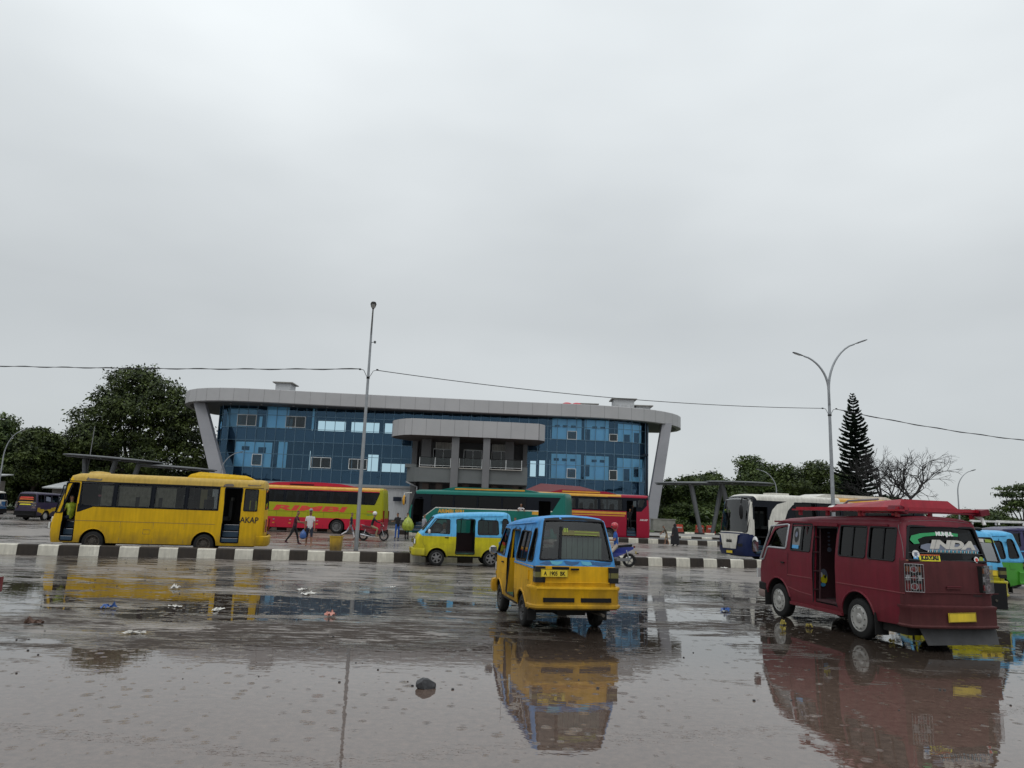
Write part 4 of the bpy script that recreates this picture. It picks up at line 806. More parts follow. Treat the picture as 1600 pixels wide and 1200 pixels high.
for a in ((-32.9, -30.6, 11.1, 12.45), (-27.1, -24.7, 11.1, 12.45), (-30.7, -29.5, 6.4, 7.75, 1), (-23.7, -21.3, 6.38, 7.65), (-19.2, -17.0, 6.38, 7.62), (6.95, 8.1, 10.62+.35, 12.0, 1), (7.0, 8.1, 6.3, 7.45, 1), (12.1, 13.1, 10.6+.35, 11.85, 1), (12.15, 13.12, 6.28, 7.45, 1)): wframe(*a)
# ground storey
mb = MB(); strip(mb, gp, .6, 4.3, 'wall_white', -.12); done_b(mb, 'ground_floor_wall'); mb = MB(); strip(mb, gp, 0, .62, 'plinth', -.06); done_b(mb, 'plinth')
mb = MB(); strip(mb, gp, 4.32, 4.6, 'alu_panel_b', .12); 
vs = []; 
done_b(mb, 'floor_band')
mb = MB(); mb.b2((-13.6, 88.5, 2.8), (-12.6, 88.64, 3.3), 'dark_room'); done_b(mb, 'vent'); mb = MB(); mb.b2((14.9, 89.5, 1.2), (15.9, 90.0, 3.2), 'dark_room'); done_b(mb, 'door')
# side, back walls and floors behind the glass
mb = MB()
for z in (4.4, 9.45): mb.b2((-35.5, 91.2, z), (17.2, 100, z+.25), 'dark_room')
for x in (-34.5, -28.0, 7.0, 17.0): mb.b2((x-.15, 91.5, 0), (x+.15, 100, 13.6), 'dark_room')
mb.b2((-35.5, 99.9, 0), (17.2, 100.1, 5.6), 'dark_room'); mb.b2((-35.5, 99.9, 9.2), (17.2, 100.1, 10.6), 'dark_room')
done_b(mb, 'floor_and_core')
# slanted columns
def slant(a, c, w0, w1, d=.8):
    mb = MB(); a, c = Vector(a), Vector(c); vs = []
    for p, w_ in ((a, w0), (c, w1)):
        for sx_, sy_ in ((-1, -1), (1, -1), (1, 1), (-1, 1)): vs.append((p.x+sx_*w_/2, p.y+sy_*d/2, p.z))
    mb.add(vs, [(0, 1, 5, 4), (1, 2, 6, 5), (2, 3, 7, 6), (3, 0, 4, 7), (0, 1, 2, 3), (4, 5, 6, 7)], 'column_grey'); return done_b(mb, 'slanted_column')
slant((-31.3, 84.6, 0), (-37.3, 87.6, 13.7), 1.75, 1.35); slant((16.9, 89.3, 0), (19.6, 92.0, 13.7), 1.35, 1.2, 1.0)
# portico
pc = smooth_path([(-9.6, 88.4), (-12.2, 87.2), (-13.45, 85.0), (-13.2, 82.7), (-11.6, 80.6), (-10.75, 80.1)], 5); pc2 = [(-10.75, 80.1), (-6, 80.3), (0, 80.6), (3.2, 81.0)]; pc3 = smooth_path([(3.2, 81.0), (3.85, 81.9), (3.9, 84.0), (3.2, 88.6)], 4)
pth = pc+pc2[1:]+pc3[1:]; pp = []
for seg_ in (resample(pc, 1.3), resample([(-10.75, 80.1), (-6, 80.3), (0, 80.6), (3.2, 81.0)], 1.55), resample(pc3, 1.2)+[(3.2, 88.6)]): pp += seg_ if not pp else seg_
mb = MB(); Z0, Z1 = 9.95, 11.75
for i in range(len(pp)-1):
    a, c = Vector(pp[i]), Vector(pp[i+1])
    if (c-a).length < .1: continue
    t = (c-a).normalized(); a2, c2 = a+t*.012, c-t*.012
    mb.add([(a2.x, a2.y, Z0), (c2.x, c2.y, Z0), (c2.x, c2.y, Z1), (a2.x, a2.y, Z1)], [(0, 1, 2, 3)], 'alu_panel')
mb.add([(x+ (.03 if x < 0 else -.03), y+.04, z) for z in (Z0+.02, Z1-.02) for x, y in pp], [(i, i+1, len(pp)+i+1, len(pp)+i) for i in range(len(pp)-1)], 'panel_gap'); pcb = done_b(mb, 'portico_canopy')
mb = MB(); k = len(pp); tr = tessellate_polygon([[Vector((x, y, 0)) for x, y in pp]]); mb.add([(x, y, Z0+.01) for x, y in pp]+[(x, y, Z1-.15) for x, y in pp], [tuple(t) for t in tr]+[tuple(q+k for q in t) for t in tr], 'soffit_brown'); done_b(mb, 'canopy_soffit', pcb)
for x0, x1 in ((-6.35, -5.55), (-2.9, -2.15)):
    mb = MB(); mb.b2((x0, 80.75, 0), (x1, 81.5, 9.95), 'portico_grey'); done_b(mb, 'portico_column')
for x0, x1, y0 in ((-10.1, -9.0, 84.5), (-.5, .5, 84.5), (-11.5, -10.9, 87.2), (1.6, 2.1, 87.0)):
    mb = MB(); mb.b2((x0, y0, 0), (x1, y0+.8, 9.95), 'portico_grey'); done_b(mb, 'portico_pier')
mb = MB(); mb.b2((-9.9, 81.0, 4.95), (2.0, 88.5, 5.3), 'parapet'); mb.sweep([(-11.3, 88.4), (-11.5, 83.5), (-11.3, 82.4), (-10.3, 81.3), (-9.9, 81.05), (2.05, 81.35), (2.05, 88.5)], [(0, 4.93), (0, 6.5), (-.18, 6.5), (-.18, 4.93), (0, 4.93)], 'parapet', smooth=False, caps=True)
mb.b2((-11.49, 81.9, 6.5), (-10.25, 88, 6.88), 'parapet'); mb.b2((1.45, 81.38, 6.5), (2.03, 88, 6.90), 'parapet'); bal = done_b(mb, 'balcony')
for x0, x1 in ((-9.85, -6.4), (-5.5, -2.95), (-2.1, 1.42)):
    mb = MB(); mb.b2((x0, 81.0, 6.51), (x1, 81.22, 6.57), 'wall_cream'); done_b(mb, 'sill', bal)
    mb = MB(); mb.b2((x0, 81.1, 7.62), (x1, 81.16, 7.68), 'black'); n = int((x1-x0)/1.7)
    for i in range(n+1): x = x0+(x1-x0-.05)*i/n; mb.b2((x, 81.1, 6.57), (x+.05, 81.15, 7.62), 'frame_white')
    mb.b2((x0, 81.11, 6.75), (x1, 81.14, 6.78), 'frame_white'); ra_ = done_b(mb, 'railing', bal); mb = MB(); mb.b2((x0, 81.12, 6.8), (x1, 81.13, 7.6), 'glass_clear'); done_b(mb, 'glass_panel', ra_)
# recess behind the balcony: walls, doors, curtains
mb = MB(); mb.b2((-11.0, 88.0, 0), (2.0, 88.3, 9.95), 'recess'); done_b(mb, 'recess_wall')
for x0, x1, m in ((-8.8, -6.2, 'curtain'), (-.9+-1.2, .2, 'curtain')):
    mb = MB(); n = 12
    for i in range(n): a = x0+(x1-x0)*i/n; mb.b2((a, 87.5+.08*(i % 2), 6.6), (a+(x1-x0)/n-.02, 87.6+.08*(i % 2), 9.9), m)
    done_b(mb, 'curtain')
for x0, x1 in ((-9.0, -6.6), (-5.4, -3.2), (-2.1, .2)):
    mb = MB()
    for a, c, d, e in ((x0, x1, 6.5, 6.6), (x0, x1, 9.0, 9.1)): mb.b2((a, 87.1, d), (c, 87.2, e), 'frame_white')
    for i in range(3): x = x0+(x1-x0-.06)*i/2; mb.b2((x, 87.1, 6.6), (x+.06, 87.2, 9.0), 'frame_white')
    o = done_b(mb, 'glass_door'); mb = MB(); mb.b2((x0, 87.13, 6.6), (x1, 87.15, 9.0), 'glass_mid'); done_b(mb, 'pane', o)
mb = MB(); mb.tube([(-11.3, 81.9, 4.9), (-10.1, 82.1, 4.4), (-9.95, 82.1, 0)], .09, 'wall_grey', 8); done_b(mb, 'drain_pipe')
for x in (-9.3, -7.8, -4.8, -1.5, .8):
    mb = MB(); mb.b2((x-.35, 83.5, 0), (x+.35, 84.0, 4.9), 'soffit_brown'); done_b(mb, 'ground_pier')
# things on the roof
def rooftop(nm, lab, cat, x0, x1, y, z1, cap=True, m='wall_white', group=None):
    t = thing(nm, lab, cat, ((x0+x1)/2, y, 14.8), 0, group); w_ = (x1-x0)/2; mb = MB(); mb.b2((-w_, 0, 0), (w_, 2.2, z1-14.8), m); mb.done('housing', t)
    if cap: mb = MB(); mb.b2((-w_-.3, -.3, z1-14.8), (w_+.3, 2.5, z1-14.68), 'concrete'); mb.done('cap_slab', t)
rooftop('roof_hatch', 'small white capped box on the left half of the terminal roof', 'roof hatch', -28.6, -26.8, 88, 16.4, group='white boxes on the terminal roof')
rooftop('roof_hatch', 'low flat-capped box just left of the tall white box on the roof', 'roof hatch', 8.7, 10.5, 90, 15.45, group='white boxes on the terminal roof')
rooftop('roof_hatch', 'tallest white box on the right half of the terminal roof', 'roof hatch', 12.7, 15.2, 90, 16.25, group='white boxes on the terminal roof')
rooftop('roof_hatch', 'low capped box touching the right side of the tall white roof box', 'roof hatch', 15.5, 17.3, 90.5, 15.55, group='white boxes on the terminal roof')
for i, x in enumerate((6.9, 8.1)):
    mb = MB(); mb.lathe([(.62, 0), (.64, .12), (.6, .3), (.35, .42), (0, .44)], 'red_tank', n=20); mb.lathe([(.6, -1), (.62, 0)], 'red_tank', n=20)
    o = mb.done('water_tank', loc=(x, 90, 15.15)); setp(o, ('left' if i == 0 else 'right')+' one of the two red tank lids on the terminal roof', 'water tank', 'red tanks on the terminal roof')
# dark red hipped canopy roof standing in front of the building
t = thing('waiting_shelter', 'dark red hipped roof shelter between the green coach and the glass front', 'shelter', (5.9, 75, 0))
mb = MB(); mb.add([(-4.6, -2, 4.05), (4.3, -2, 4.05), (4.3, 3, 4.05), (-4.6, 3, 4.05), (-2.6, .5, 5.0), (1.4, .5, 4.85)], [(0, 1, 5, 4), (1, 2, 5), (2, 3, 4, 5), (3, 0, 4), (0, 1, 2, 3)], 'red_roof'); mb.done('roof', t)
for x in (-4.2, 0, 3.9):
    for y in (-1.7, 2.7): mb = MB(); mb.b2((x-.08, y-.08, 0), (x+.08, y+.08, 4.06), 'steel_grey'); mb.done('post', t)
# white wall hut and left background huts
mat('hut_wall', (.16, .145, .13), .8, var=.3, vs=.6); mat('tin_roof', (.36, .37, .37), .5, var=.2, metal=.2)
def hut(x, y, w_, d, h, lab, roofh=.6, m='hut_wall', rz=0):
    t = thing('roadside_hut', lab, 'hut', (x, y, 0), rz, 'low huts in front of the trees'); mb = MB(); mb.b2((-w_/2, -d/2, 0), (w_/2, d/2, h), m); mb.done('wall', t)
    mb = MB(); mb.add([(-w_/2-.5, -d/2-.8, h-.05), (w_/2+.5, -d/2-.8, h-.05), (w_/2+.5, d/2+.3, h+roofh), (-w_/2-.5, d/2+.3, h+roofh), (-w_/2-.5, -d/2-.8, h+.05), (w_/2+.5, -d/2-.8, h+.05), (w_/2+.5, d/2+.3, h+roofh+.1), (-w_/2-.5, d/2+.3, h+roofh+.1)], [(0, 1, 2, 3), (4, 5, 6, 7), (0, 1, 5, 4), (1, 2, 6, 5), (2, 3, 7, 6), (3, 0, 4, 7)], 'tin_roof'); mb.done('roof', t)
    mb = MB(); mb.b2((-w_*.2, -d/2-.03, 0), (w_*.2, -d/2+.02, h*.75), 'dark_room'); mb.done('doorway', t)
hut(-51.9, 70, 6, 5, 3.2, 'brown walled hut with pale tin roof at the far left'); hut(-42.1, 72, 2.2, 2.5, 2.7, 'low hut with slanted pale roof just left of the yellow bus')
hut(37, 100, 12, 6, 4.5, 'yellowish walled hut behind the right-hand canopy posts', m='wall_cream')
# ------------------------------------------------------------------ trees
def leafmat(name, c1, c2, c3=None):
    m, t, b = newmat(name); L = t.links.new; g = t.nodes.new('ShaderNodeNewGeometry'); n = t.nodes.new('ShaderNodeTexNoise'); n.inputs['Scale'].default_value = .55; n.inputs['Detail'].default_value = 3
    L(g.outputs['Position'], n.inputs['Vector']); a = t.nodes.new('ShaderNodeMath'); a.operation = 'MULTIPLY_ADD'; a.inputs[1].default_value = .55; L(g.outputs['Random Per Island'], a.inputs[0])
    s = t.nodes.new('ShaderNodeMapRange'); s.inputs['From Min'].default_value = .3; s.inputs['From Max'].default_value = .7; s.inputs['To Min'].default_value = -.25; s.inputs['To Max'].default_value = .75; L(n.outputs['Fac'], s.inputs['Value']); L(s.outputs[0], a.inputs[2])
    r = t.nodes.new('ShaderNodeValToRGB'); r.color_ramp.elements[0].color = (*c1, 1); r.color_ramp.elements[1].color = (*c2, 1); L(a.outputs[0], r.inputs[0]); L(r.outputs[0], b.inputs['Base Color']); b.inputs['Roughness'].default_value = .55
    b.inputs['Specular IOR Level'].default_value = .25
leafmat('leaf_dark', (.009, .017, .007), (.070, .095, .020)); leafmat('leaf_mid', (.013, .028, .009), (.080, .115, .024)); leafmat('leaf_light', (.02, .045, .012), (.10, .14, .03)); leafmat('leaf_pine', (.007, .014, .010), (.022, .038, .022))
mat('bark', (.045, .035, .028), .9, var=.4, vs=3); mat('bark_dark', (.018, .016, .016), .9, var=.3)
def branches(mb, p, d, L, r, depth, rnd, m='bark', spread=.6, up_=.15, ends=None, nk=(2, 3), crook=.25, rmin=.012):
    n = 4; pts = [Vector(p)]; rs = [r]; d = Vector(d).normalized()
    for i in range(n):
        d = (d+Vector((rnd.gauss(0, crook), rnd.gauss(0, crook), rnd.gauss(0, crook*.6)+up_*.3))*.5).normalized(); pts.append(pts[-1]+d*L/n); rs.append(r*(1-.3*(i+1)/n))
    mb.tube(pts, rs, m, 6 if r > .05 else 4, caps=False)
    if ends is not None and depth <= 1: ends.append(pts[-1]); ends.append(pts[2])
    if depth <= 0 or r < rmin: return
    for k in range(rnd.randint(*nk)):
        a = rnd.uniform(0, 2*pi); ax = d.orthogonal().normalized(); ax.rotate(Matrix.Rotation(a, 3, d)); nd_ = (d+ax*rnd.uniform(spread*.6, spread*1.4)+Vector((0, 0, up_))).normalized(); q = rnd.choice([pts[-1], pts[-1], pts[3]])
        branches(mb, q, nd_, L*rnd.uniform(.62, .85), rs[-1]*.84, depth-1, rnd, m, spread, up_, ends, nk, crook, rmin)
def leaves(mb, lobes, n, size, m, rnd, clump=1.0, per=14, flat=.5):
    tot = sum(l[3]*l[3]*l[4] for l in lobes); vs = []; fs = []
    for (cx, cy, cz, rx, rz) in lobes:
        k = int(n*(rx*rx*rz)/tot/per)
        for _ in range(k):
            while True:
                u = Vector((rnd.uniform(-1, 1), rnd.uniform(-1, 1), rnd.uniform(-1, 1))); l = u.length
                if l <= 1 and rnd.random() < l*l*.9+.12: break
            c = Vector((cx+u.x*rx, cy+u.y*rx, cz+u.z*rz)); cs = clump*rnd.uniform(.5, 1.15); on = (u+Vector((0, 0, .5))).normalized()
            for _ in range(per):
                o = Vector((rnd.gauss(0, 1)*cs*.45, rnd.gauss(0, 1)*cs*.45, rnd.gauss(0, 1)*cs*.45*flat)); q = c+o; s = size*rnd.uniform(.6, 1.3)
                nn = (on+Vector((rnd.gauss(0, .6), rnd.gauss(0, .6), rnd.gauss(0, .6)))).normalized(); a = nn.orthogonal().normalized(); a.rotate(Matrix.Rotation(rnd.uniform(0, 6.28), 3, nn)); b_ = nn.cross(a)
                i = len(vs); vs += [q-a*s, q-b_*s*.5+nn*s*.1, q+a*s, q+b_*s*.5+nn*s*.1]; fs.append((i, i+1, i+2, i+3))
    mb.add(vs, fs, m)
def tree(name, label, x, y, H, R, seed, m='leaf_mid', group=None, lobes=None, n=16000, size=.22, trunk_r=None, base=.25, clump=1.1, per=14, cat='tree', z=0):
    rnd = random.Random(seed); t = thing(name, label, cat, (x, y, z), 0, group); tr = trunk_r or H*.022
    if lobes is None:
        lobes = []
        for k in range(11):
            a = rnd.uniform(0, 2*pi); q = R*rnd.uniform(.15, .68); h = H*rnd.uniform(base+.18, .86); s = (1-abs(h/H-.62)*1.1)
            lobes.append((cos(a)*q, sin(a)*q, h, R*rnd.uniform(.32, .5)*max(.55, s), H*rnd.uniform(.09, .16)))
        lobes.append((0, 0, H*.88, R*.36, H*.12))
    mb = MB(); n0 = [Vector((0, 0, -.1)), Vector((rnd.uniform(-.1, .1), rnd.uniform(-.1, .1), H*base*.6)), Vector((rnd.uniform(-.25, .25), rnd.uniform(-.2, .2), H*base*1.15))]
    mb.tube(n0, [tr*1.25, tr, tr*.85], 'bark', 9)
    for l in lobes:
        c = Vector(l[:3]); a = n0[-1]; mid_ = a.lerp(c, .5)+Vector((rnd.uniform(-.3, .3), rnd.uniform(-.3, .3), -H*.03)); mb.tube([a+Vector((0, 0, -.2)), mid_, c], [tr*.6, tr*.38, tr*.14], 'bark', 6)
        for _ in range(4):
            u = Vector((rnd.uniform(-1, 1), rnd.uniform(-1, 1), rnd.uniform(-.6, 1))); mb.tube([mid_.lerp(c, .6), c+Vector((u.x*l[3], u.y*l[3], u.z*l[4]))*.8], [tr*.16, tr*.05], 'bark', 4)
    mb.done('trunk', t, recalc=False); mb = MB(); leaves(mb, lobes, n, size, m, rnd, clump, per); mb.done('crown', t, recalc=False, ang=0); return t
# the big rain tree left of the terminal
T = [(-1, 0, 17.6, 3.6, 1.9), (2.6, 0, 16.2, 3.2, 2.0), (-4.0, 1, 15.2, 3.0, 2.2), (5.2, 0, 13.6, 3.4, 2.2), (-5.8, 0, 12.0, 3.2, 2.2), (0, -2, 13.6, 4.0, 2.2), (7.2, 0, 10.6, 3.2, 2.2), (-8.0, 1, 9.0, 2.9, 2.2), (2, 1, 10.2, 4.4, 2.4), (-3.6, -2, 9.4, 3.6, 2.3), (8.4, -1, 7.6, 2.8, 1.9), (-8.6, 0, 6.4, 2.6, 2.0), (3.5, -2, 6.8, 3.4, 1.8), (-4.5, 1, 6.2, 3.2, 1.6), (5.6, 1, 17.6-4, 2.2, 1.4), (.5, 0, 18.6, 2.0, 1.1), (8, 1, 5, 3, 1.8), (-1, 1, 4.6, 3.6, 1.6)]
tree('rain_tree', 'huge dark spreading tree rising higher than the terminal roof on its left', -50.2, 99, 19, 9, 11, 'leaf_dark', lobes=T, n=44000, size=.23, trunk_r=.5, base=.2, clump=1.15)
# tree masses: each tree its own, built from four different ones
def copies(src, specs):
    for (x, y, s, rz, lab, grp) in specs:
        c = copy_tree(src); c.location = (x, y, 0); c.scale = (s[0], s[0], s[1]); c.rotation_euler = (0, 0, rz); c['label'] = lab
        if grp: c['group'] = grp
G1, G2 = 'trees left of the big tree', 'trees right of the terminal'
A = tree('broadleaf_tree', 'dark leafy tree directly behind the front of the yellow bus', -60.5, 95, 10.5, 4.6, 21, 'leaf_dark', G1, n=17000, size=.23)
Bt = tree('broadleaf_tree', 'tall leafy tree with feathery top left of the yellow bus', -67, 97, 12.5, 4.8, 22, 'leaf_mid', G1, n=17000, size=.22)
Ct = tree('broadleaf_tree', 'bushy round tree nearest the right slanted column of the terminal', 26.5, 100, 7.8, 4.2, 23, 'leaf_mid', G2, n=15000, size=.2, base=.12)
Dt = tree('broadleaf_tree', 'loose-crowned tree above the slanted canopy posts', 33.6, 104, 11.3, 4.2, 24, 'leaf_mid', G2, n=13000, size=.2, base=.3)
Et = tree('broadleaf_tree', 'dense dark tree behind the front of the white and navy coach', 43.5, 104, 10.6, 5.6, 25, 'leaf_dark', G2, n=19000, size=.22, base=.2)
copies(A, [(-73.5, 98, (1.05, 1.08), 1.3, 'dark tree reaching the left edge of the photo above the hut', G1), (-56.5, 101, (1.0, .98), 2.6, 'dark tree merging into the left flank of the big tree', G1), (-64, 104, (1.1, 1.0), 4.1, 'dark tree filling the gap behind the feathery-topped one', G1), (-44, 104, (.9, .75), .7, 'dark tree between the big tree and the terminal column', G1), (-70, 90, (.7, .6), 5.0, 'lower dark tree in front, just right of the far-left lamp', G1), (-78, 104, (1.2, 1.15), 2.0, 'tall dark tree cut by the left edge of the photo', G1), (-51, 92, (.75, .5), 1.0, 'low dark tree under the big tree behind the flat oval canopy', G1), (-61, 88, (.7, .52), 3.0, 'low dark tree behind the small purple microbus', G1)])
copies(Ct, [(30, 96, (.8, .72), 2.0, 'low bushy tree behind the left slanted canopy post', G2), (21.8, 93, (.8, .5), 1.1, 'low bush-like tree directly right of the terminal column foot', G2), (25, 95, (.9, .5), 2.2, 'low bush-like tree behind the left slanted post', G2), (33, 93, (.8, .5), 3.3, 'low bush-like tree behind the red barrier near the coach', G2), (23.4, 97, (1.0, .95), 4.0, 'small bushy tree touching the slanted terminal column', G2), (37, 108, (1.1, 1.12), 1.0, 'bushy tree between the loose-crowned tree and the dense dark one', G2), (48.5, 108, (1.1, 1.2), 5.0, 'bushy tree right of the dense dark one, above the white coach', G2), (28.5, 104, (.9, 1.08), 3.2, 'bushy tree behind the others between column and canopy', G2), (39.5, 98, (.8, .6), .5, 'low bushy tree just left of the white coach windscreen', G2), (72, 110, (1.0, .62), 1.7, 'low bushy tree behind the red rack at the right', G2), (60, 112, (1.0, .75), 2.2, 'round bush tree at the foot of the conifer', G2), (80, 108, (1.2, .5), 4.2, 'low dark hedge-like tree under the flat-topped tree', G2), (94, 112, (1.4, .7), 3.0, 'low tree at the far right above the blue vans', G2), (86, 106, (1.3, .5), 1.0, 'low tree at the right edge above the purple microbus', G2), (66, 106, (.9, .6), .2, 'low bush tree under the bare tree', G2), (50, 98, (1.0, .75), 2.9, 'low bushy tree hidden by the white coach roof', G2)])
Ft = tree('broadleaf_tree', 'low dark tree leafy down to the ground at the far left behind the hut', -74, 104, 8.5, 5.5, 27, 'leaf_dark', G1, lobes=[(0, 0, 2.2, 5, 2.2), (-2.5, 0, 5.2, 3, 2.2), (2.6, 0, 5.0, 3.2, 2.4), (0, 0, 6.6, 2.6, 1.7), (3.6, 0, 2.6, 3, 2), (-3.8, 0, 2.8, 2.8, 2)], n=20000, size=.23, base=.1)
copies(Ft, [(-66, 106, (1, 1.05), .5, 'low dark tree leafy to the ground behind the purple microbus', G1), (-58.5, 105, (1, .95), 1.5, 'low dark tree leafy to the ground behind the nose of the yellow bus', G1), (-50, 106, (1, .8), 2.5, 'low dark tree leafy to the ground under the big tree', G1), (-42, 108, (1, .8), 3.5, 'low dark tree leafy to the ground beside the left slanted column', G1), (24, 108, (.8, .75), 1.2, 'low dark tree leafy to the ground right of the terminal column', G2), (31, 110, (1, .95), 2.1, 'low dark tree leafy to the ground behind the slanted canopy posts', G2), (40, 110, (1, .9), 4.1, 'low dark tree leafy to the ground behind the white coach nose', G2), (52, 112, (1, .85), 5.1, 'low dark tree leafy to the ground left of the conifer', G2), (76, 116, (1.2, .5), .1, 'low dark tree leafy to the ground at the far right under the flat-topped one', G2), (90, 118, (1.2, .6), 1.1, 'low dark tree leafy to the ground at the right photo edge', G2)])
c_ = copy_tree(Dt); c_.location = (38.8, 105, 0); c_.scale = (.95, .95, .92); c_.rotation_euler = (0, 0, 2); c_['label'] = 'loose-crowned tree between the bushy one and the dense dark one'; c_['group'] = G2
# tiered, flat-topped tree and the tree on the right edge
tree('flat_topped_tree', 'small tree with flat feathery tiers at the right beyond the red microbus', 62.5, 90, 8.0, 3, 31, 'leaf_mid', None, lobes=[(0, 0, 7.2, 1.7, .3), (-1.6, 0, 6.3, 1.5, .28), (1.6, 0, 6.1, 1.6, .28), (.2, 0, 5.3, 2.4, .35), (-1.8, 0, 4.6, 1.3, .3), (2.3, 0, 4.9, 1.0, .2), (-2.6, 0, 6.9, .9, .15)], n=5000, size=.16, clump=.6, per=12)
tree('broadleaf_tree', 'round tree cut by the right edge of the photo', 70.5, 91, 8.6, 3.2, 32, 'leaf_mid', None, n=9000, size=.18, base=.25)
# conifer with whorled branches
def norfolk(x, y, H, R):
    rnd = random.Random(5); t = thing('norfolk_pine', 'tall conical conifer with whorled branches beside the double street lamp', 'conifer', (x, y, 0)); mb = MB(); mb.tube([(0, 0, -.1), (.1, 0, H*.5), (0, 0, H)], [.26, .16, .015], 'bark_dark', 8); mb.done('trunk', t)
    mb = MB(); z = 3.0; vs = []; fs = []
    while z < H-.15:
        f = (z-3.0)/(H-3.0); L = R*(1-f)**.72*(1 if f > .12 else .8+f*1.6)*rnd.uniform(.88, 1.08)+.12; k = 6 if f < .85 else 4; a0 = rnd.uniform(0, 6.28)
        for j in range(k):
            a = a0+2*pi*j/k+rnd.uniform(-.15, .15); rise = rnd.uniform(.08, .2)+.38*f; Lk = L*rnd.uniform(.8, 1.1); p0 = Vector((0, 0, z)); pts = [p0+Vector((cos(a), sin(a), 0))*Lk*s+Vector((0, 0, rise*Lk*s*s-.05*Lk*s*(1-f))) for s in (0, .33, .66, 1)]
            mb.tube(pts, [.03, .022, .015, .006], 'bark_dark', 4, caps=False)
            m_ = int(20*Lk)+6
            for i in range(m_):
                s = (i+1)/m_; q = pts[0].lerp(pts[3], s); q.z = p0.z+rise*Lk*s*s-.05*Lk*s*(1-f)
                for sd in (-1, 1, 0):
                    dirv = (Vector((cos(a), sin(a), .25))*.9+Vector((-sin(a), cos(a), 0))*sd*1.0+Vector((0, 0, rnd.uniform(-.1, .35)+(.6 if sd == 0 else 0)))).normalized(); ln = (.42+.14*(1-s))*(1-.45*f)*rnd.uniform(.8, 1.2)*min(1, Lk); wv = Vector((rnd.gauss(0, 1), rnd.gauss(0, 1), rnd.gauss(0, 1))).cross(dirv).normalized()*.085
                    b0 = len(vs); vs += [q-wv, q+wv, q+dirv*ln+wv*.5, q+dirv*ln-wv*.5]; fs.append((b0, b0+1, b0+2, b0+3))
        z += (.50 if f < .6 else .42) if f < .9 else .3
    mb.add(vs, fs, 'leaf_pine'); mb.done('crown', t, recalc=False, ang=0)
norfolk(42.3, 90, 18.1, 2.75)
# bare tree
def bare(x, y):
    rnd = random.Random(17); t = thing('bare_tree', 'leafless spreading tree with black crooked branches right of the conifer', 'tree', (x, y, 0)); mb = MB(); mb.tube([(0, 0, 0), (0, 0, 2.6)], [.34, .3], 'bark_dark', 8)
    branches(mb, (0, 0, 2.5), (-.62, .1, .9), 2.9, .2, 5, rnd, 'bark_dark', .75, .06, None, (3, 4), .3, .006); branches(mb, (0, 0, 2.4), (.6, -.1, .85), 2.8, .19, 5, rnd, 'bark_dark', .75, .05, None, (3, 4), .3, .006); branches(mb, (0, 0, 2.5), (.05, .3, 1), 2.4, .14, 4, rnd, 'bark_dark', .7, .1, None, (3, 4), .3, .006)
    mb.done('trunk', t, recalc=False)
bare(42.4, 80)
# banana-like plants and low shrubs near the canopy posts
def bigleaf(x, y, h, seed, lab):
    rnd = random.Random(seed); t = thing('banana_plant', lab, 'plant', (x, y, .5), 0, 'broad-leaved plants below the right canopy'); mb = MB(); mb.tube([(0, 0, 0), (0, 0, h*.5)], [.12, .08], 'leaf_light', 7); mb.done('stem', t); mb = MB()
    for k in range(9):
        a = k*2.4+rnd.uniform(-.3, .3); el = rnd.uniform(.5, 1.3); L_ = h*rnd.uniform(.5, .75); pts = [Vector((0, 0, h*.45))+Vector((cos(a)*cos(el)*s*L_, sin(a)*cos(el)*s*L_, sin(el)*s*L_-1.0*s*s*L_*.55)) for s in [i/5 for i in range(6)]]; sd_ = Vector((-sin(a), cos(a), 0)); wv = [.03, .17, .22, .2, .13, .01]
        mb.add([p+sd_*w_*q*h*.5 for p, w_ in zip(pts, wv) for q in (-1, 1)], [(2*i, 2*i+1, 2*i+3, 2*i+2) for i in range(5)], 'leaf_light')
    mb.done('leaf_crown', t, recalc=False)
for i, (x, y, h, lab) in enumerate([(24.0, 88, 3.4, 'broad-leaved plant just right of the left slanted canopy post'), (27.0, 90, 3.8, 'tall broad-leaved plant beside the pale hut'), (29.2, 88, 3.0, 'broad-leaved plant nearest the white coach'), (21.3, 90, 2.4, 'small broad-leaved plant by the red barriers')]): bigleaf(x, y, h, 40+i, lab)
def shrub(x, y, r, h, seed, lab):
    rnd = random.Random(seed); t = thing('shrub', lab, 'shrub', (x, y, .5), 0, 'low green shrubs behind the far kerb'); mb = MB(); leaves(mb, [(0, 0, h*.5, r, h*.5), (r*.5, 0, h*.4, r*.7, h*.4), (-r*.6, 0, h*.35, r*.6, h*.35)], 1500, .13, 'leaf_light' if seed % 2 else 'leaf_mid', rnd, .5, 10); mb.done('foliage', t, recalc=False, ang=0); mb = MB(); mb.tube([(0, 0, -.1), (0, 0, h*.5)], [.06, .03], 'bark', 5); mb.done('stem', t)
for i, (x, y, r, h, lab) in enumerate([(19.5, 86, 1.6, 1.5, 'low shrub at the foot of the terminal column'), (22.5, 84, 1.5, 1.2, 'bright low shrub left of the slanted canopy post'), (25.5, 85, 1.6, 1.3, 'low shrub between the two slanted posts'), (28.0, 84, 1.3, 1.6, 'low shrub right of the second slanted post'), (30.5, 86, 1.6, 1.8, 'low shrub hidden partly by the white coach')]): shrub(x, y, r, h, 60+i, lab)
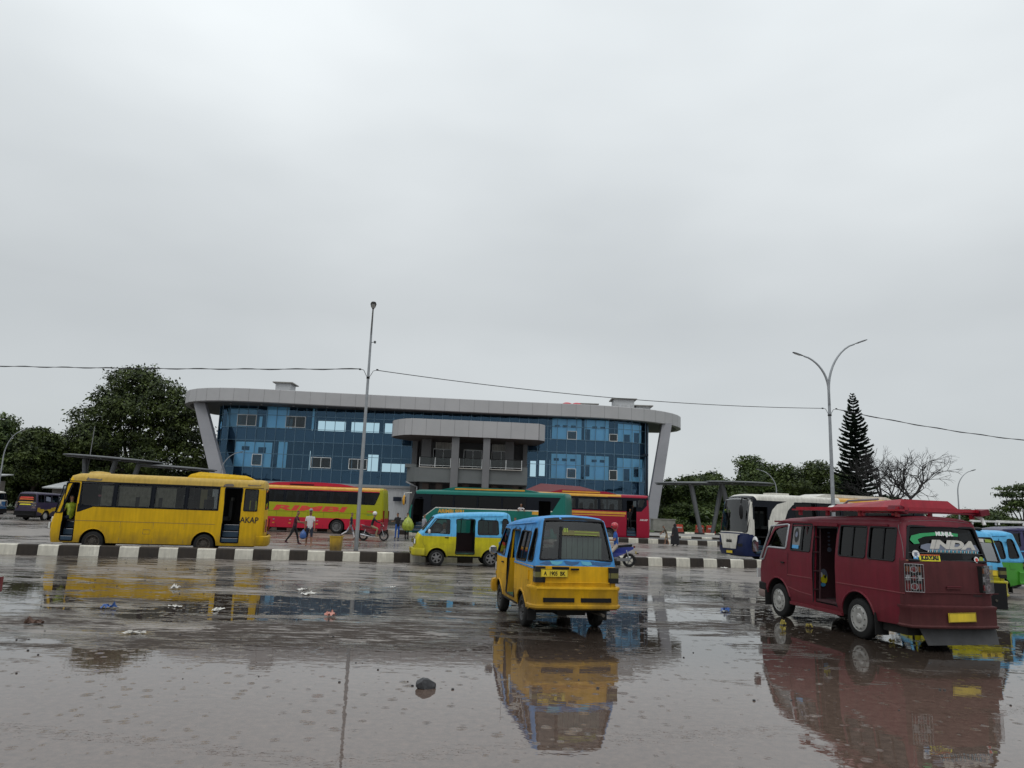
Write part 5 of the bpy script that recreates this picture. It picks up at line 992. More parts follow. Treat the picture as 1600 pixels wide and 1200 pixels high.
# ------------------------------------------------------------------ lamps, cable, canopies, bin
def arm_curve(x0, z0, dx, dz, n=10):
    return [Vector((x0+dx*(1-cos(pi/2*i/n))**.9 if 0 else x0+dx*(i/n)**1.9, 0, z0+dz*(1-(1-i/n)**1.4))) for i in range(n+1)]
def lamp(name, lab, x, y, H, arms, base_r=.10, top_r=.045, rz=0, z=0, group=None, plinth=True, m='galv', hooks=None):
    t = thing(name, lab, 'street lamp', (x, y, z), rz, group); mb = MB(); k = H if not arms else min(a[2] for a in arms)
    mb.tube([(0, 0, 0), (0, 0, k*.5), (0, 0, k)], [base_r, (base_r+top_r)/2*1.05, top_r], m, 12)
    if plinth: mb.b2((-.2, -.2, 0), (.2, .2, .03), 'steel_grey'); 
    for a in (0, 1, 2, 3): mb.cyl((.14*cos(a*pi/2+.78), .14*sin(a*pi/2+.78), 0), (.14*cos(a*pi/2+.78), .14*sin(a*pi/2+.78), .1), .018, 'steel_grey', 6) if plinth else None
    if plinth: mb.cyl((0, 0, .05), (0, 0, .34), base_r*1.12, 'steel_grey', 12)
    mb.done('pole', t)
    for (dx, dy, z0, dz, hl) in arms:
        pts = arm_curve(0, z0, 1, dz); pts = [Vector((p.x*dx, p.x*dy, p.z)) for p in pts]; mb = MB(); mb.tube([Vector((0, 0, z0-.8))]+pts, [top_r*1.1]+[top_r*(1-.35*i/10) for i in range(11)], m, 10); o = mb.done('arm', t)
        d = (pts[-1]-pts[-2]).normalized(); s = Vector((0, 0, 1)).cross(d).normalized(); u = d.cross(s); p = pts[-1]; R = Matrix((d, s, u)).transposed(); mb = MB()
        vs = []; prof = [(0, .03, .03), (.12*hl, .05, .035), (.3*hl, .09, .05), (.7*hl, .12, .05), (.95*hl, .09, .035), (hl, .03, .02)]
        for a, w_, h in prof:
            for j in range(10): th = 2*pi*j/10; vs.append(p+R @ Vector((a, w_*cos(th), h*sin(th)*(1 if sin(th) > 0 else .5))))
        mb.add(vs, [(i*10+j, i*10+(j+1) % 10, (i+1)*10+(j+1) % 10, (i+1)*10+j) for i in range(5) for j in range(10)]+[tuple(range(10)), tuple(range(50, 60))], 'lamp_grey', True); hd = mb.done('lamp_head', t)
        mb = MB(); mb.box(tuple(p+R @ Vector((hl*.55, 0, -.03))), (.5*hl, .14, .012), 'clear_lens', R); mb.done('lens', hd)
    if hooks:
        mb = MB(); mb.tube([(-.36, 0, hooks+.06), (-.2, 0, hooks+.02), (-.08, 0, hooks-.22), (0, 0, hooks-.3), (.08, 0, hooks-.22), (.2, 0, hooks+.0), (.36, 0, hooks+.03)], .012, 'black', 6)
        for sx_ in (-1, 1): mb.lathe([(.0, -.05), (.035, -.04), (.035, .04), (0, .05)], 'black', c=(sx_*.36, 0, hooks+.05), axis='x', n=8)
        mb.tube([(0, 0, hooks-.34), (0, 0, hooks-.26)], top_r*1.5, 'black', 10); mb.done('cable_hook', t)
    return t
mat('lamp_grey', (.10, .105, .11), .45, metal=.3)
p1 = lamp('street_lamp', 'tall straight lamp post with small dark head beside the yellow bin', -5.98, 30.1, 10.4, [(.27, -1.33, 9.03, .85, .75)], .085, .045, 0, 0, hooks=7.60)
mb = MB(); mb.lathe([(.0, 0), (.045, .02), (.05, .1), (0, .13)], 'lamp_grey', n=10, c=(.19, -.05, 8.75)); mb.tube([(.02, 0, 8.8), (.19, -.05, 8.82)], .012, 'black', 5); mb.done('camera', p1)
mb = MB(); mb.b2((-.55, -.4, 0), (.55, .4, .10), 'dark_concrete'); mb.done('foundation', p1)
p2 = lamp('street_lamp', 'tall galvanised lamp with two curved arms behind the red microbus', 16.62, 38, 9.0, [(-1.25, 0, 8.9, 1.8, .62), (1.45, 0, 8.9, 2.55, .75)], .11, .065, 0, 0, hooks=7.9)
lamp('street_lamp', 'thin single-arm lamp at the far left edge of the photo', -41.3, 60.5, 6.2, [(1.1, 0, 4.9, 2.2, .5)], .08, .05, 0)
lamp('street_lamp', 'single-arm lamp between the big tree and the terminal', -31.0, 80, 6.2, [(1.7, 0, 5.2, 2.1, .5)], .09, .055, 0)
lamp('street_lamp', 'single-arm lamp curving left behind the white coach', 28.2, 78, 6.3, [(-1.6, 0, 5.3, 2.0, .5)], .09, .06, 0)
lamp('street_lamp', 'single-arm lamp at right above the red roof rack', 36.4, 60, 6.2, [(1.15, 0, 4.9, 1.75, .45)], .07, .045, 0)
# overhead cable strung between the posts (two twisted strands)
def cable(a, c, sag, r, name, lab, tw=0):
    a, c = Vector(a), Vector(c); n = 60; mb = MB(); P = [a.lerp(c, i/n)-Vector((0, 0, sag*4*(i/n)*(1-i/n))) for i in range(n+1)]; mb.tube(P, r, 'cable', 5)
    if tw: mb.tube([p+Vector((0, tw*cos(i*1.1), tw*sin(i*1.1))) for i, p in enumerate(P)], r*.8, 'cable', 5)
    o = mb.done(name); return setp(o, lab, 'cable', 'overhead cable between the lamp posts')
mat('cable', (.03, .03, .035), .6)
cable((-31, 36.6, 8.3), (-6.34, 30.1, 7.66), .10, .016, 'overhead_cable', 'overhead cable running from the left edge to the straight lamp post', .03)
cable((-5.62, 30.1, 7.63), (16.26, 38, 7.95), .35, .016, 'overhead_cable', 'overhead cable between the straight lamp and the double-arm lamp')
cable((16.98, 38, 7.93), (45, 44.5, 7.4), .75, .018, 'overhead_cable', 'overhead cable from the double-arm lamp to the right edge', .03)
# flat oval canopies on slanted legs
mat('canopy_dark', (.08, .085, .09), .5, metal=.3, var=.2); mat('canopy_edge', (.12, .125, .13), .45, metal=.4)
def oval_canopy(lab, x, y, discs, legs, rz=0):
    t = thing('platform_canopy', lab, 'canopy', (x, y, 0), rz, 'flat oval canopies over the bus platforms'); 
    for (cx, cy, z, rx, ry, sl) in discs:
        mb = MB(); n = 40; vs = []
        for k_, (s, dz) in enumerate(((1, 0), (1.0, .08), (.9, .14), (.5, .19), (.02, .2), (.9, -.03), (.02, -.06))):
            for j in range(n): a = 2*pi*j/n; vs.append((cx+rx*s*cos(a), cy+ry*s*sin(a), z+dz+sl*rx*s*cos(a)))
        R_ = lambda p, q, m_: mb.add([], [], m_) or None
        b0 = len(mb.v); mb.add(vs, [(i*n+j, i*n+(j+1) % n, (i+1)*n+(j+1) % n, (i+1)*n+j) for i in range(4) for j in range(n)], 'canopy_edge'); mb.add(vs, [(i*n+j, i*n+(j+1) % n, q*n+(j+1) % n, q*n+j) for i, q in ((0, 5), (5, 6)) for j in range(n)], 'canopy_dark'); o = mb.done('roof_disc', t)
        mb = MB()
        for k_ in range(8): a = pi*k_/8; mb.tube([(cx+rx*.95*cos(a), cy+ry*.95*sin(a), z-.1+sl*rx*.95*cos(a)), (cx-rx*.95*cos(a), cy-ry*.95*sin(a), z-.1-sl*rx*.95*cos(a))], .06, 'canopy_edge', 5)
        mb.done('roof_ribs', o)
    for a, c in legs: mb = MB(); mb.tube([a, c], [.2, .26], 'canopy_edge', 10); mb.done('slanted_leg', t)
oval_canopy('flat dark oval canopy with slanted legs behind the yellow bus', -40, 75, [(0, 0, 5.85, 5.0, 2.6, -.05), (6.5, 0, 5.2, 4.0, 1.2, -.04)], [((-.9, 0, 0), (.2, 0, 5.7)), ((1.2, 0, 0), (2.6, 0, 5.5)), ((-2.6, .5, 0), (-3.2, .5, 5.8))])
oval_canopy('flat dark canopy on two slanted grey posts right of the terminal', 20, 76, [(3.6, 0, 5.75, 3.6, 2.4, .0), (-1.6, 0, 5.55, 3.4, 1.0, .03)], [((-.2, 0, 0), (-1.3, 0, 5.6)), ((3.2, 0, 0), (1.9, 0, 5.7)), ((1.0, 1, 0), (2.2, 1, 5.7))])
# thin masts
t = thing('mast', 'thin dark mast standing in front of the trees above the yellow bus', 'mast', (-43.2, 76, 0)); mb = MB(); mb.tube([(0, 0, 0), (.25, 0, 9.2)], [.06, .035], 'steel_grey', 8); mb.done('pole', t)
mb = MB(); mb.b2((-.12, -.12, 0), (.12, .12, .05), 'steel_grey'); mb.done('base_plate', t)
# bin
mat('bin_yellow', (.45, .28, .015), .5, grime=.7, var=.2)
t = thing('litter_bin', 'dirty yellow open-topped bin standing on the kerb beside the lamp post', 'bin', (-6.62, 29.35, .0)); mb = MB()
mb.box((0, 0, .58), (.38, .34, .56), 'bin_yellow', taper=1.14); mb.b2((-.23, -.21, .83), (.23, .21, .87), 'bin_yellow'); mb.done('bin_body', t)
mb = MB()
for x in (-.13, -.045, .045, .13): mb.b2((x-.008, -.192, .4), (x+.008, -.18, .82), 'bin_yellow')
mb.done('ribs', t); mb = MB(); mb.b2((-.2, -.18, .865), (.2, .18, .875), 'under'); mb.done('opening', t)
mb = MB()
for x in (-.16, .16):
    for y in (-.14, .14): mb.cyl((x, y, 0), (x, y, .34), .025, 'steel_grey', 6)
mb.done('stand', t)
# red plastic barriers and grey crate behind the far kerb
mat('barrier_red', (.55, .06, .03), .5, grime=.3)
def barrier(x, y, lab, z=.5):
    t = thing('plastic_barrier', lab, 'barrier', (x, y, z), 0, 'red plastic barriers by the far kerb'); mb = MB(); mb.prism([(-.5, 0), (.5, 0), (.42, .35), (.42, .75), (.3, .82), (-.3, .82), (-.42, .75), (-.42, .35)], -.2, .2, 'barrier_red', lambda a, b_, h: (a, h*(1.25-b_*.7), b_)); mb.done('barrier_body', t); mb = MB(); mb.b2((-.3, -.21, .42), (.3, -.15, .56), 'white'); mb.done('reflective_strip', t)
for x, y, lab in ((18.6, 81, 'red barrier nearest the grey crate'), (20.6, 80, 'red barrier second from the left, left of the robed person'), (21.9, 80.5, 'red barrier just right of the robed person'), (25.4, 79, 'red barrier at the foot of the left slanted post'), (29.0, 77, 'red barrier beside the white coach')): barrier(x, y, lab, .55)
t = thing('concrete_block', 'pale grey concrete block at the foot of the terminal column', 'block', (17.6, 84.5, 0), .1); mb = MB(); mb.box((0, 0, .9), (2.6, 1.2, 1.8), 'concrete', taper=.96); mb.done('block_body', t); mb = MB(); mb.box((0, 0, 1.84), (2.66, 1.26, .1), 'concrete'); mb.done('cap_slab', t)
# rock and litter on the wet ground
rnd = random.Random(9); mat('rock', (.035, .035, .038), .6, var=.5, vs=20, bump=.006, bs=40); mat('paper', (.6, .58, .54), .8, var=.2, vs=20); mat('wrap_blue', (.05, .12, .35), .4); mat('wrap_pink', (.55, .25, .2), .5); mat('leaf_litter', (.35, .28, .06), .7); mat('brown_trash', (.09, .05, .035), .8); mat('bottle_plastic', (.3, .35, .34), .15)
bm = bmesh.new(); bmesh.ops.create_icosphere(bm, subdivisions=2, radius=1)
for v_ in bm.verts:
    d = v_.co.normalized(); k = 1.0
    for pl, h in (((.6, .2, .75), .62), ((-.8, .1, .5), .70), ((-.1, -.9, .35), .6), ((.9, -.3, .1), .8), ((.1, .9, .3), .7), ((-.9, -.4, -.1), .8), ((-.2, 0, 1), .78)):
        q = Vector(pl).normalized(); c = d.dot(q)
        if c > 0: k = min(k, h/c)
    v_.co = Vector((d.x*k*.15, d.y*k*.10, d.z*k*.085))
me = bpy.data.meshes.new('rock'); bm.to_mesh(me); bm.free(); me.materials.append(MT['rock']); o = bpy.data.objects.new('rock', me); COL.objects.link(o); o.location = (-.86, 8.95, .045); o.rotation_euler = (.2, .15, .5); setp(o, 'fist-sized angular black rock lying in the foreground puddle', 'rock')
def litter(name, lab, x, y, s, m, seed, h=.03, cat='litter', n=6):
    r = random.Random(seed); mb = MB(); vs = []
    for i in range(n+1):
        for j in range(n+1): vs.append(((i/n-.5)*s[0]+r.uniform(-.1, .1)*s[0], (j/n-.5)*s[1]+r.uniform(-.1, .1)*s[1], .006+abs(r.gauss(0, 1))*h*.6))
    mb.add(vs, [(i*(n+1)+j, i*(n+1)+j+1, (i+1)*(n+1)+j+1, (i+1)*(n+1)+j) for i in range(n) for j in range(n) if r.random() > .12 or n < 4], m); o = mb.done(name, loc=(x, y, 0)); o.rotation_euler = (0, 0, r.uniform(0, 3)); setp(o, lab, cat, 'litter on the wet ground')
LIT = [('paper_scrap', 'pale flat paper scrap left of the lamp reflection, the farther of two', -4.85, 18.3, (.34, .2), 'paper'), ('paper_scrap', 'pale flat paper scrap left of the lamp reflection, the nearer of two', -4.5, 17.5, (.4, .22), 'paper'), ('food_wrapper', 'crumpled pinkish wrapper beside the lamp reflection', -3.2, 14.2, (.18, .16), 'wrap_pink'), ('plastic_wrapper', 'small blue wrapper on the brown mud left of centre', -7.3, 14.2, (.26, .12), 'wrap_blue'), ('paper_scrap', 'white scrap on the mud right of the blue wrapper', -6.3, 14.7, (.34, .12), 'paper'), ('paper_scrap', 'small torn paper at the dark mud edge below the kerb', -8.6, 12.4, (.26, .1), 'paper'), ('paper_scrap', 'white scrap near the kerb at the right of the lamp reflection', -2.9, 19.6, (.16, .2), 'paper'), ('plastic_cup', 'crushed pale cup lying under the yellow reflection', -7.6, 17.6, (.2, .16), 'paper'), ('paper_scrap', 'long white strip on mud under the bus reflection', -5.4, 14.5, (.4, .09), 'paper'), ('paper_scrap', 'tiny white scrap nearest the left edge', -12.0, 16.5, (.2, .1), 'paper'), ('paper_scrap', 'small white scrap near the foreground puddle rim', -5.6, 11.7, (.3, .07), 'paper'), ('food_wrapper', 'brown wet lump of rubbish by the red car', -7.45, 12.2, (.25, .2), 'brown_trash'), ('paper_scrap', 'white crumpled scrap at the foot of the right end of the kerb', 9.3, 32.2, (.3, .3), 'paper'), ('plastic_wrapper', 'pale wrapper in water in front of the red microbus front wheel', 5.0, 17.2, (.3, .2), 'wrap_blue'), ('dead_leaf', 'yellow leaf scrap between the wheels of the red microbus', 5.6, 15.3, (.12, .08), 'leaf_litter'), ('dead_leaf', 'yellow leaf scrap just behind the red microbus front wheel', 6.0, 15.0, (.1, .1), 'leaf_litter'), ('dead_leaf', 'yellowish scrap beside the red microbus rear wheel', 6.85, 13.5, (.14, .1), 'leaf_litter'), ('dead_leaf', 'yellow scrap floating near the doorway of the red microbus', 5.3, 14.5, (.08, .08), 'leaf_litter')]
for i, l in enumerate(LIT): litter(*l[:5], l[5], 100+i, .035 if 'scrap' in l[0] else .08)
t = thing('plastic_bottle', 'small upright dark bottle on the pale wet strip at the left', 'bottle', (-10.6, 14.1, 0)); mb = MB(); mb.lathe([(0, 0), (.04, 0), (.042, .02), (.042, .13), (.018, .18), (.016, .2)], 'bottle_plastic', n=12); mb.done('bottle_body', t); mb = MB(); mb.lathe([(.02, .2), (.02, .225), (0, .225)], 'brown_trash', n=10); mb.done('cap', t)
# pebbles
rp_ = random.Random(77); mb = MB()
for _ in range(420):
    x = rp_.uniform(-14, 12); y = rp_.uniform(8.5, 27); r = rp_.uniform(.006, .022); mb.ball((x, y, r*.3), (r, r*.8, r*.6), 'rock', 5, 3, False)
setp(mb.done('gravel'), 'small dark pebbles scattered over the wet lot', 'gravel', kind='stuff')
# ------------------------------------------------------------------ people
def person(name, label, loc, rz, pose, cols, group=None, H=1.68, z=0, hair='hair', extra=None, grounded=True, cat='person'):
    """pose: dict of angles in degrees. lean (torso forward), lt/rt thigh forward, lk/rk knee bend, la/ra upper arm forward, le/re elbow bend, lo/ro arm out, head (nod)"""
    s = H/1.68; g = dict(lean=3, lt=0, rt=0, lk=0, rk=0, la=5, ra=5, le=15, re=15, lo=8, ro=8, head=0, to=4, turn=0); g.update(pose)
    J = {}; R = {}; E = []; K = {}
    def nd(n, p, r, par=None, kind='shirt'):
        J[n] = Vector(p)*1.0; R[n] = r if isinstance(r, tuple) else (r, r)
        if par: E.append((par, n)); K[(par, n)] = kind
    rad = radians; ln = rad(g['lean']); up_ = Vector((sin(ln), 0, cos(ln)))
    pel = Vector((0, 0, 0)); nd('pel', pel, (.125, .10)); nd('waist', pel+up_*.14, (.13, .10), 'pel', 'shirt'); nd('chest', pel+up_*.36, (.155, .115), 'waist', 'shirt'); nd('neckb', pel+up_*.50, (.075, .065), 'chest', 'shirt')
    hd = rad(g['head']+g['lean']*.4); hu = Vector((sin(hd), 0, cos(hd))); hf = Vector((cos(hd), 0, -sin(hd)))
    nd('neck', J['neckb']+up_*.05+hu*.02, .052, 'neckb', 'skin'); nd('jaw', J['neck']+hu*.06+hf*.02, (.07, .07), 'neck', 'skin'); nd('face', J['neck']+hu*.13+hf*.015, (.085, .078), 'jaw', 'skin'); nd('top', J['neck']+hu*.20, (.075, .07), 'face', 'hair'); nd('crown', J['neck']+hu*.24-hf*.01, (.04, .04), 'top', 'hair')
    nd('nose', J['face']+hf*.098-hu*.02, .014, 'face', 'skin')
    for sd, S in ((1, 'l'), (-1, 'r')):
        a = rad(g[S+'t']); k = rad(g[S+'k']); hip = pel+Vector((0, sd*.085, -.04)); out = rad(g['to'])
        d1 = Vector((sin(a), sd*sin(out), -cos(a))).normalized(); kn = hip+d1*.41; a2 = a-k; d2 = Vector((sin(a2), sd*sin(out)*.3, -cos(a2))).normalized(); an = kn+d2*.40
        nd(S+'hip', hip, .088, 'pel', 'pants'); nd(S+'thm', hip.lerp(kn, .5), .078, S+'hip', 'pants'); nd(S+'knee', kn, .058, S+'thm', 'pants'); nd(S+'calf', kn.lerp(an, .35), .055, S+'knee', 'calf'); nd(S+'ank', an, .038, S+'calf', 'calf')
        f = a2*.5 if grounded else 0; fd = Vector((cos(f), 0, sin(f)*.6)); nd(S+'heel', an+Vector((-.03, 0, -.045)), .035, S+'ank', 'shoe'); nd(S+'ball', an+fd*.12+Vector((0, 0, -.055)), (.042, .028), S+'ank', 'shoe'); nd(S+'toe', an+fd*.18+Vector((0, 0, -.06)), (.032, .02), S+'ball', 'shoe')
        aa = rad(g[S+'a']); oo = rad(g[S+'o']); ee = rad(g[S+'e']); sh = J['chest']+up_*.085+Vector((0, sd*.17, 0)); d1 = Vector((sin(aa), sd*sin(oo), -cos(aa)*cos(oo))).normalized(); el = sh+d1*.27; a3 = aa+ee; d2 = Vector((sin(a3), sd*sin(oo)*.4, -cos(a3))).normalized(); wr = el+d2*.24
        nd(S+'sh', sh, .062, 'chest', 'shirt'); nd(S+'ua', sh.lerp(el, .5), .05, S+'sh', 'sleeve'); nd(S+'el', el, .04, S+'ua', 'sleeve2'); nd(S+'wr', wr, .026, S+'el', 'fore'); pm = wr+d2*.05; nd(S+'palm', pm, (.036, .018), S+'wr', 'skin')
        sidev = Vector((0, 1, 0)); fwdv = d2.cross(sidev).normalized()
        for i, (o, l_) in enumerate(((-.027, .07), (-.009, .082), (.009, .075), (.026, .06))):
            b0 = pm+fwdv*o+d2*.03; m0 = b0+d2*l_*.5; cdir = (d2+sidev*-sd*.7).normalized(); nd(S+'f%da' % i, b0, .009, S+'palm', 'skin'); nd(S+'f%db' % i, m0, .008, S+'f%da' % i, 'skin'); nd(S+'f%dc' % i, m0+cdir*l_*.5, .006, S+'f%db' % i, 'skin')
        th = pm+(-fwdv)*.035-d2*.01; nd(S+'tha', th, .010, S+'palm', 'skin'); nd(S+'thb', th+(d2*.8-fwdv*.6)*.035, .007, S+'tha', 'skin')
    names = list(J); me = bpy.data.meshes.new('body'); low = min(J[n].z-R[n][1] for n in names if n[1:] in ('heel', 'ball', 'toe')); off = Vector((0, 0, -low)) if grounded else Vector((0, 0, 0))
    me.from_pydata([(J[n]+off)*s for n in names], [(names.index(a), names.index(b_)) for a, b_ in E], []); o = bpy.data.objects.new('body', me); COL.objects.link(o)
    o.modifiers.new('s', 'SKIN'); o.modifiers['s'].use_smooth_shade = True
    for i, n in enumerate(names): v_ = me.skin_vertices[0].data[i]; v_.radius = (R[n][0]*s, R[n][1]*s); v_.use_root = (n == 'pel')
    o.modifiers.new('u', 'SUBSURF').levels = 1
    dg = bpy.context.evaluated_depsgraph_get(); dg.update(); m2 = bpy.data.meshes.new_from_object(o.evaluated_get(dg)); bpy.data.objects.remove(o); bpy.data.meshes.remove(me)
    kinds = ['skin', 'hair', 'shirt', 'pants', 'calf', 'shoe', 'sleeve', 'sleeve2', 'fore']; base = dict(skin='skin', hair=hair, shirt='cloth_white', pants='cloth_black', calf=None, shoe='black', sleeve=None, sleeve2='skin', fore='skin'); base.update(cols)
    base['calf'] = base['calf'] or base['pants']; base['sleeve'] = base['sleeve'] or base['shirt']; m2.materials.clear()
    for k in kinds: m2.materials.append(MT[base[k]])
    segs = [((J[a]+off)*s, (J[b_]+off)*s, kinds.index(K[(a, b_)]), max(R[b_][0], .02)*s) for a, b_ in E]
    for p in m2.polygons:
        c = p.center; best = None
        for a, b_, k, r in segs:
            ab = b_-a; t_ = max(0, min(1, (c-a).dot(ab)/max(ab.length_squared, 1e-9))); d = (c-(a+ab*t_)).length/ (r+.01)
            if best is None or d < best[0]: best = (d, k)
        p.material_index = best[1]; p.use_smooth = True
    root = thing(name, label, cat, loc, rz, group); root.location.z = z; b = bpy.data.objects.new('body', m2); COL.objects.link(b); b.parent = root
    root['_'] = 0; del root['_']; return root, {n: (J[n]+off)*s for n in J}
WALK = dict(lt=26, rt=-22, lk=12, rk=22, la=-20, ra=24, le=18, re=25, lean=5)
r, j = person('person', 'man in maroon shirt and dark trousers walking in front of the red and lime coach', (-10.9, 38.6, 0), 0.0, dict(lt=20, rt=-20, lk=8, rk=16, lean=10, la=30, le=50, ra=35, re=60, head=5), dict(shirt='cloth_maroon', pants='cloth_black', shoe='cloth_maroon'), 'people walking on the wet lot')
r, j = person('person', 'man in white shirt and dark three-quarter shorts carrying a blue bag', (-9.75, 37.2, 0), -1.35, dict(lt=16, rt=-14, lk=6, rk=10, la=8, ra=-2, le=8, re=10, lean=2, head=8), dict(shirt='cloth_white', pants='cloth_navy', calf='skin', shoe='skin'), 'people walking on the wet lot', H=1.74)
mb = MB(); 
for i in (0,): mb.lathe([(.02, .20), (.035, .17), (.12, .05), (.16, -.08), (.15, -.2), (.05, -.26), (0, -.26)], 'bag_blue', n=12) if 'bag_blue' in MT else None
mat('bag_blue', (.03, .09, .28), .35, var=.4, vs=12); mat('bag_lime', (.28, .34, .03), .3, var=.5, vs=9); mat('helmet_white', (.65, .62, .6), .25, coat=.6); mat('helmet_red', (.45, .02, .035), .2, coat=.8)
mb = MB(); mb.lathe([(.02, .20), (.035, .16), (.13, .05), (.17, -.08), (.16, -.2), (.06, -.27), (0, -.27)], 'bag_blue', n=12); o = mb.done('carrier_bag', loc=(-9.98, 36.93, .62)); setp(o, 'blue plastic carrier bag held by the man in the white shirt', 'bag')
mb = MB(); mb.ball((.0, 0, 0), (.10, .095, .075), 'cloth_grey', 12, 8); mb.box((.10, 0, -.02), (.10, .13, .015), 'cloth_grey'); o = mb.done('cap', r, loc=tuple(j['top']+Vector((0, 0, .035))))
r, j = person('person', 'person in dark top and pale loose trousers walking left of the lamp post', (-9.75, 46.9, 0), 0.1, dict(lt=24, rt=-30, lk=10, rk=30, la=12, ra=-14), dict(shirt='cloth_navy', pants='cloth_grey', calf='cloth_white', shoe='skin'), 'people walking on the wet lot', H=1.62)
r, j = person('person', 'person in long black robe walking by the far kerb', (12.4, 55.2, 0), 2.9, dict(lt=10, rt=-12, lk=5, rk=8), dict(shirt='cloth_black', pants='cloth_black', sleeve2='cloth_black', fore='cloth_black', hair='cloth_black'), 'people walking on the wet lot', H=1.58)
mb = MB(); mb.lathe([(.33, .12), (.31, .5), (.25, .9), (.22, 1.1), (.20, 1.28), (.12, 1.36), (.11, 1.42), (.13, 1.5), (.09, 1.58), (0, 1.61)], 'cloth_black', n=18); mb.done('robe', r)
r, j = person('person', 'child leaning forward beside the far kerb near the terminal column', (12.3, 57.6, 0), 3.0, dict(lean=22, lt=20, rt=-10, lk=20, rk=10, la=40, ra=30, head=20), dict(shirt='cloth_brown', pants='cloth_khaki', calf='skin', shoe='skin'), 'people walking on the wet lot', H=1.45)
# group at the door of the green coach
r, j = person('person', 'person carrying a lime-green sack beside the green coach door', (-6.55, 49.3, 0), 1.4, dict(lt=8, rt=-6, la=10, ra=12), dict(shirt='cloth_black', pants='cloth_black'), 'people by the green coach door', H=1.68)
mb = MB(); mb.lathe([(.03, .95), (.05, .86), (.20, .72), (.36, .45), (.40, .2), (.3, .0), (.12, -.06), (0, -.06)], 'bag_lime', n=16); o = mb.done('sack', loc=(-6.45, 48.95, .62)); setp(o, 'big translucent lime-green sack hanging on the back of a person by the green coach', 'sack')
person('person', 'person in black top at the far left of the group by the green coach', (-7.25, 49.8, 0), 2.2, dict(la=30, le=60, ra=20, re=70), dict(shirt='cloth_black', pants='cloth_blue', sleeve2='skin'), 'people by the green coach door', H=1.65)
person('person', 'person in pale top half hidden by the yellow-blue van nose', (-5.5, 49.6, 0), .8, dict(la=20, le=60), dict(shirt='cloth_grey', pants='cloth_navy'), 'people by the green coach door', H=1.62)
person('person', 'person in red shirt behind the roof of the yellow-blue van', (.12, 47.2, 0), 1.2, dict(la=20, le=40), dict(shirt='cloth_red', pants='cloth_navy', hair='cloth_brown'), 'people behind the small vans', H=1.72)
person('person', 'dark-haired person right of the red-shirted one behind the small vans', (.52, 47.6, 0), 1.6, dict(la=20, le=40), dict(shirt='cloth_red', pants='cloth_navy'), 'people behind the small vans', H=1.66)
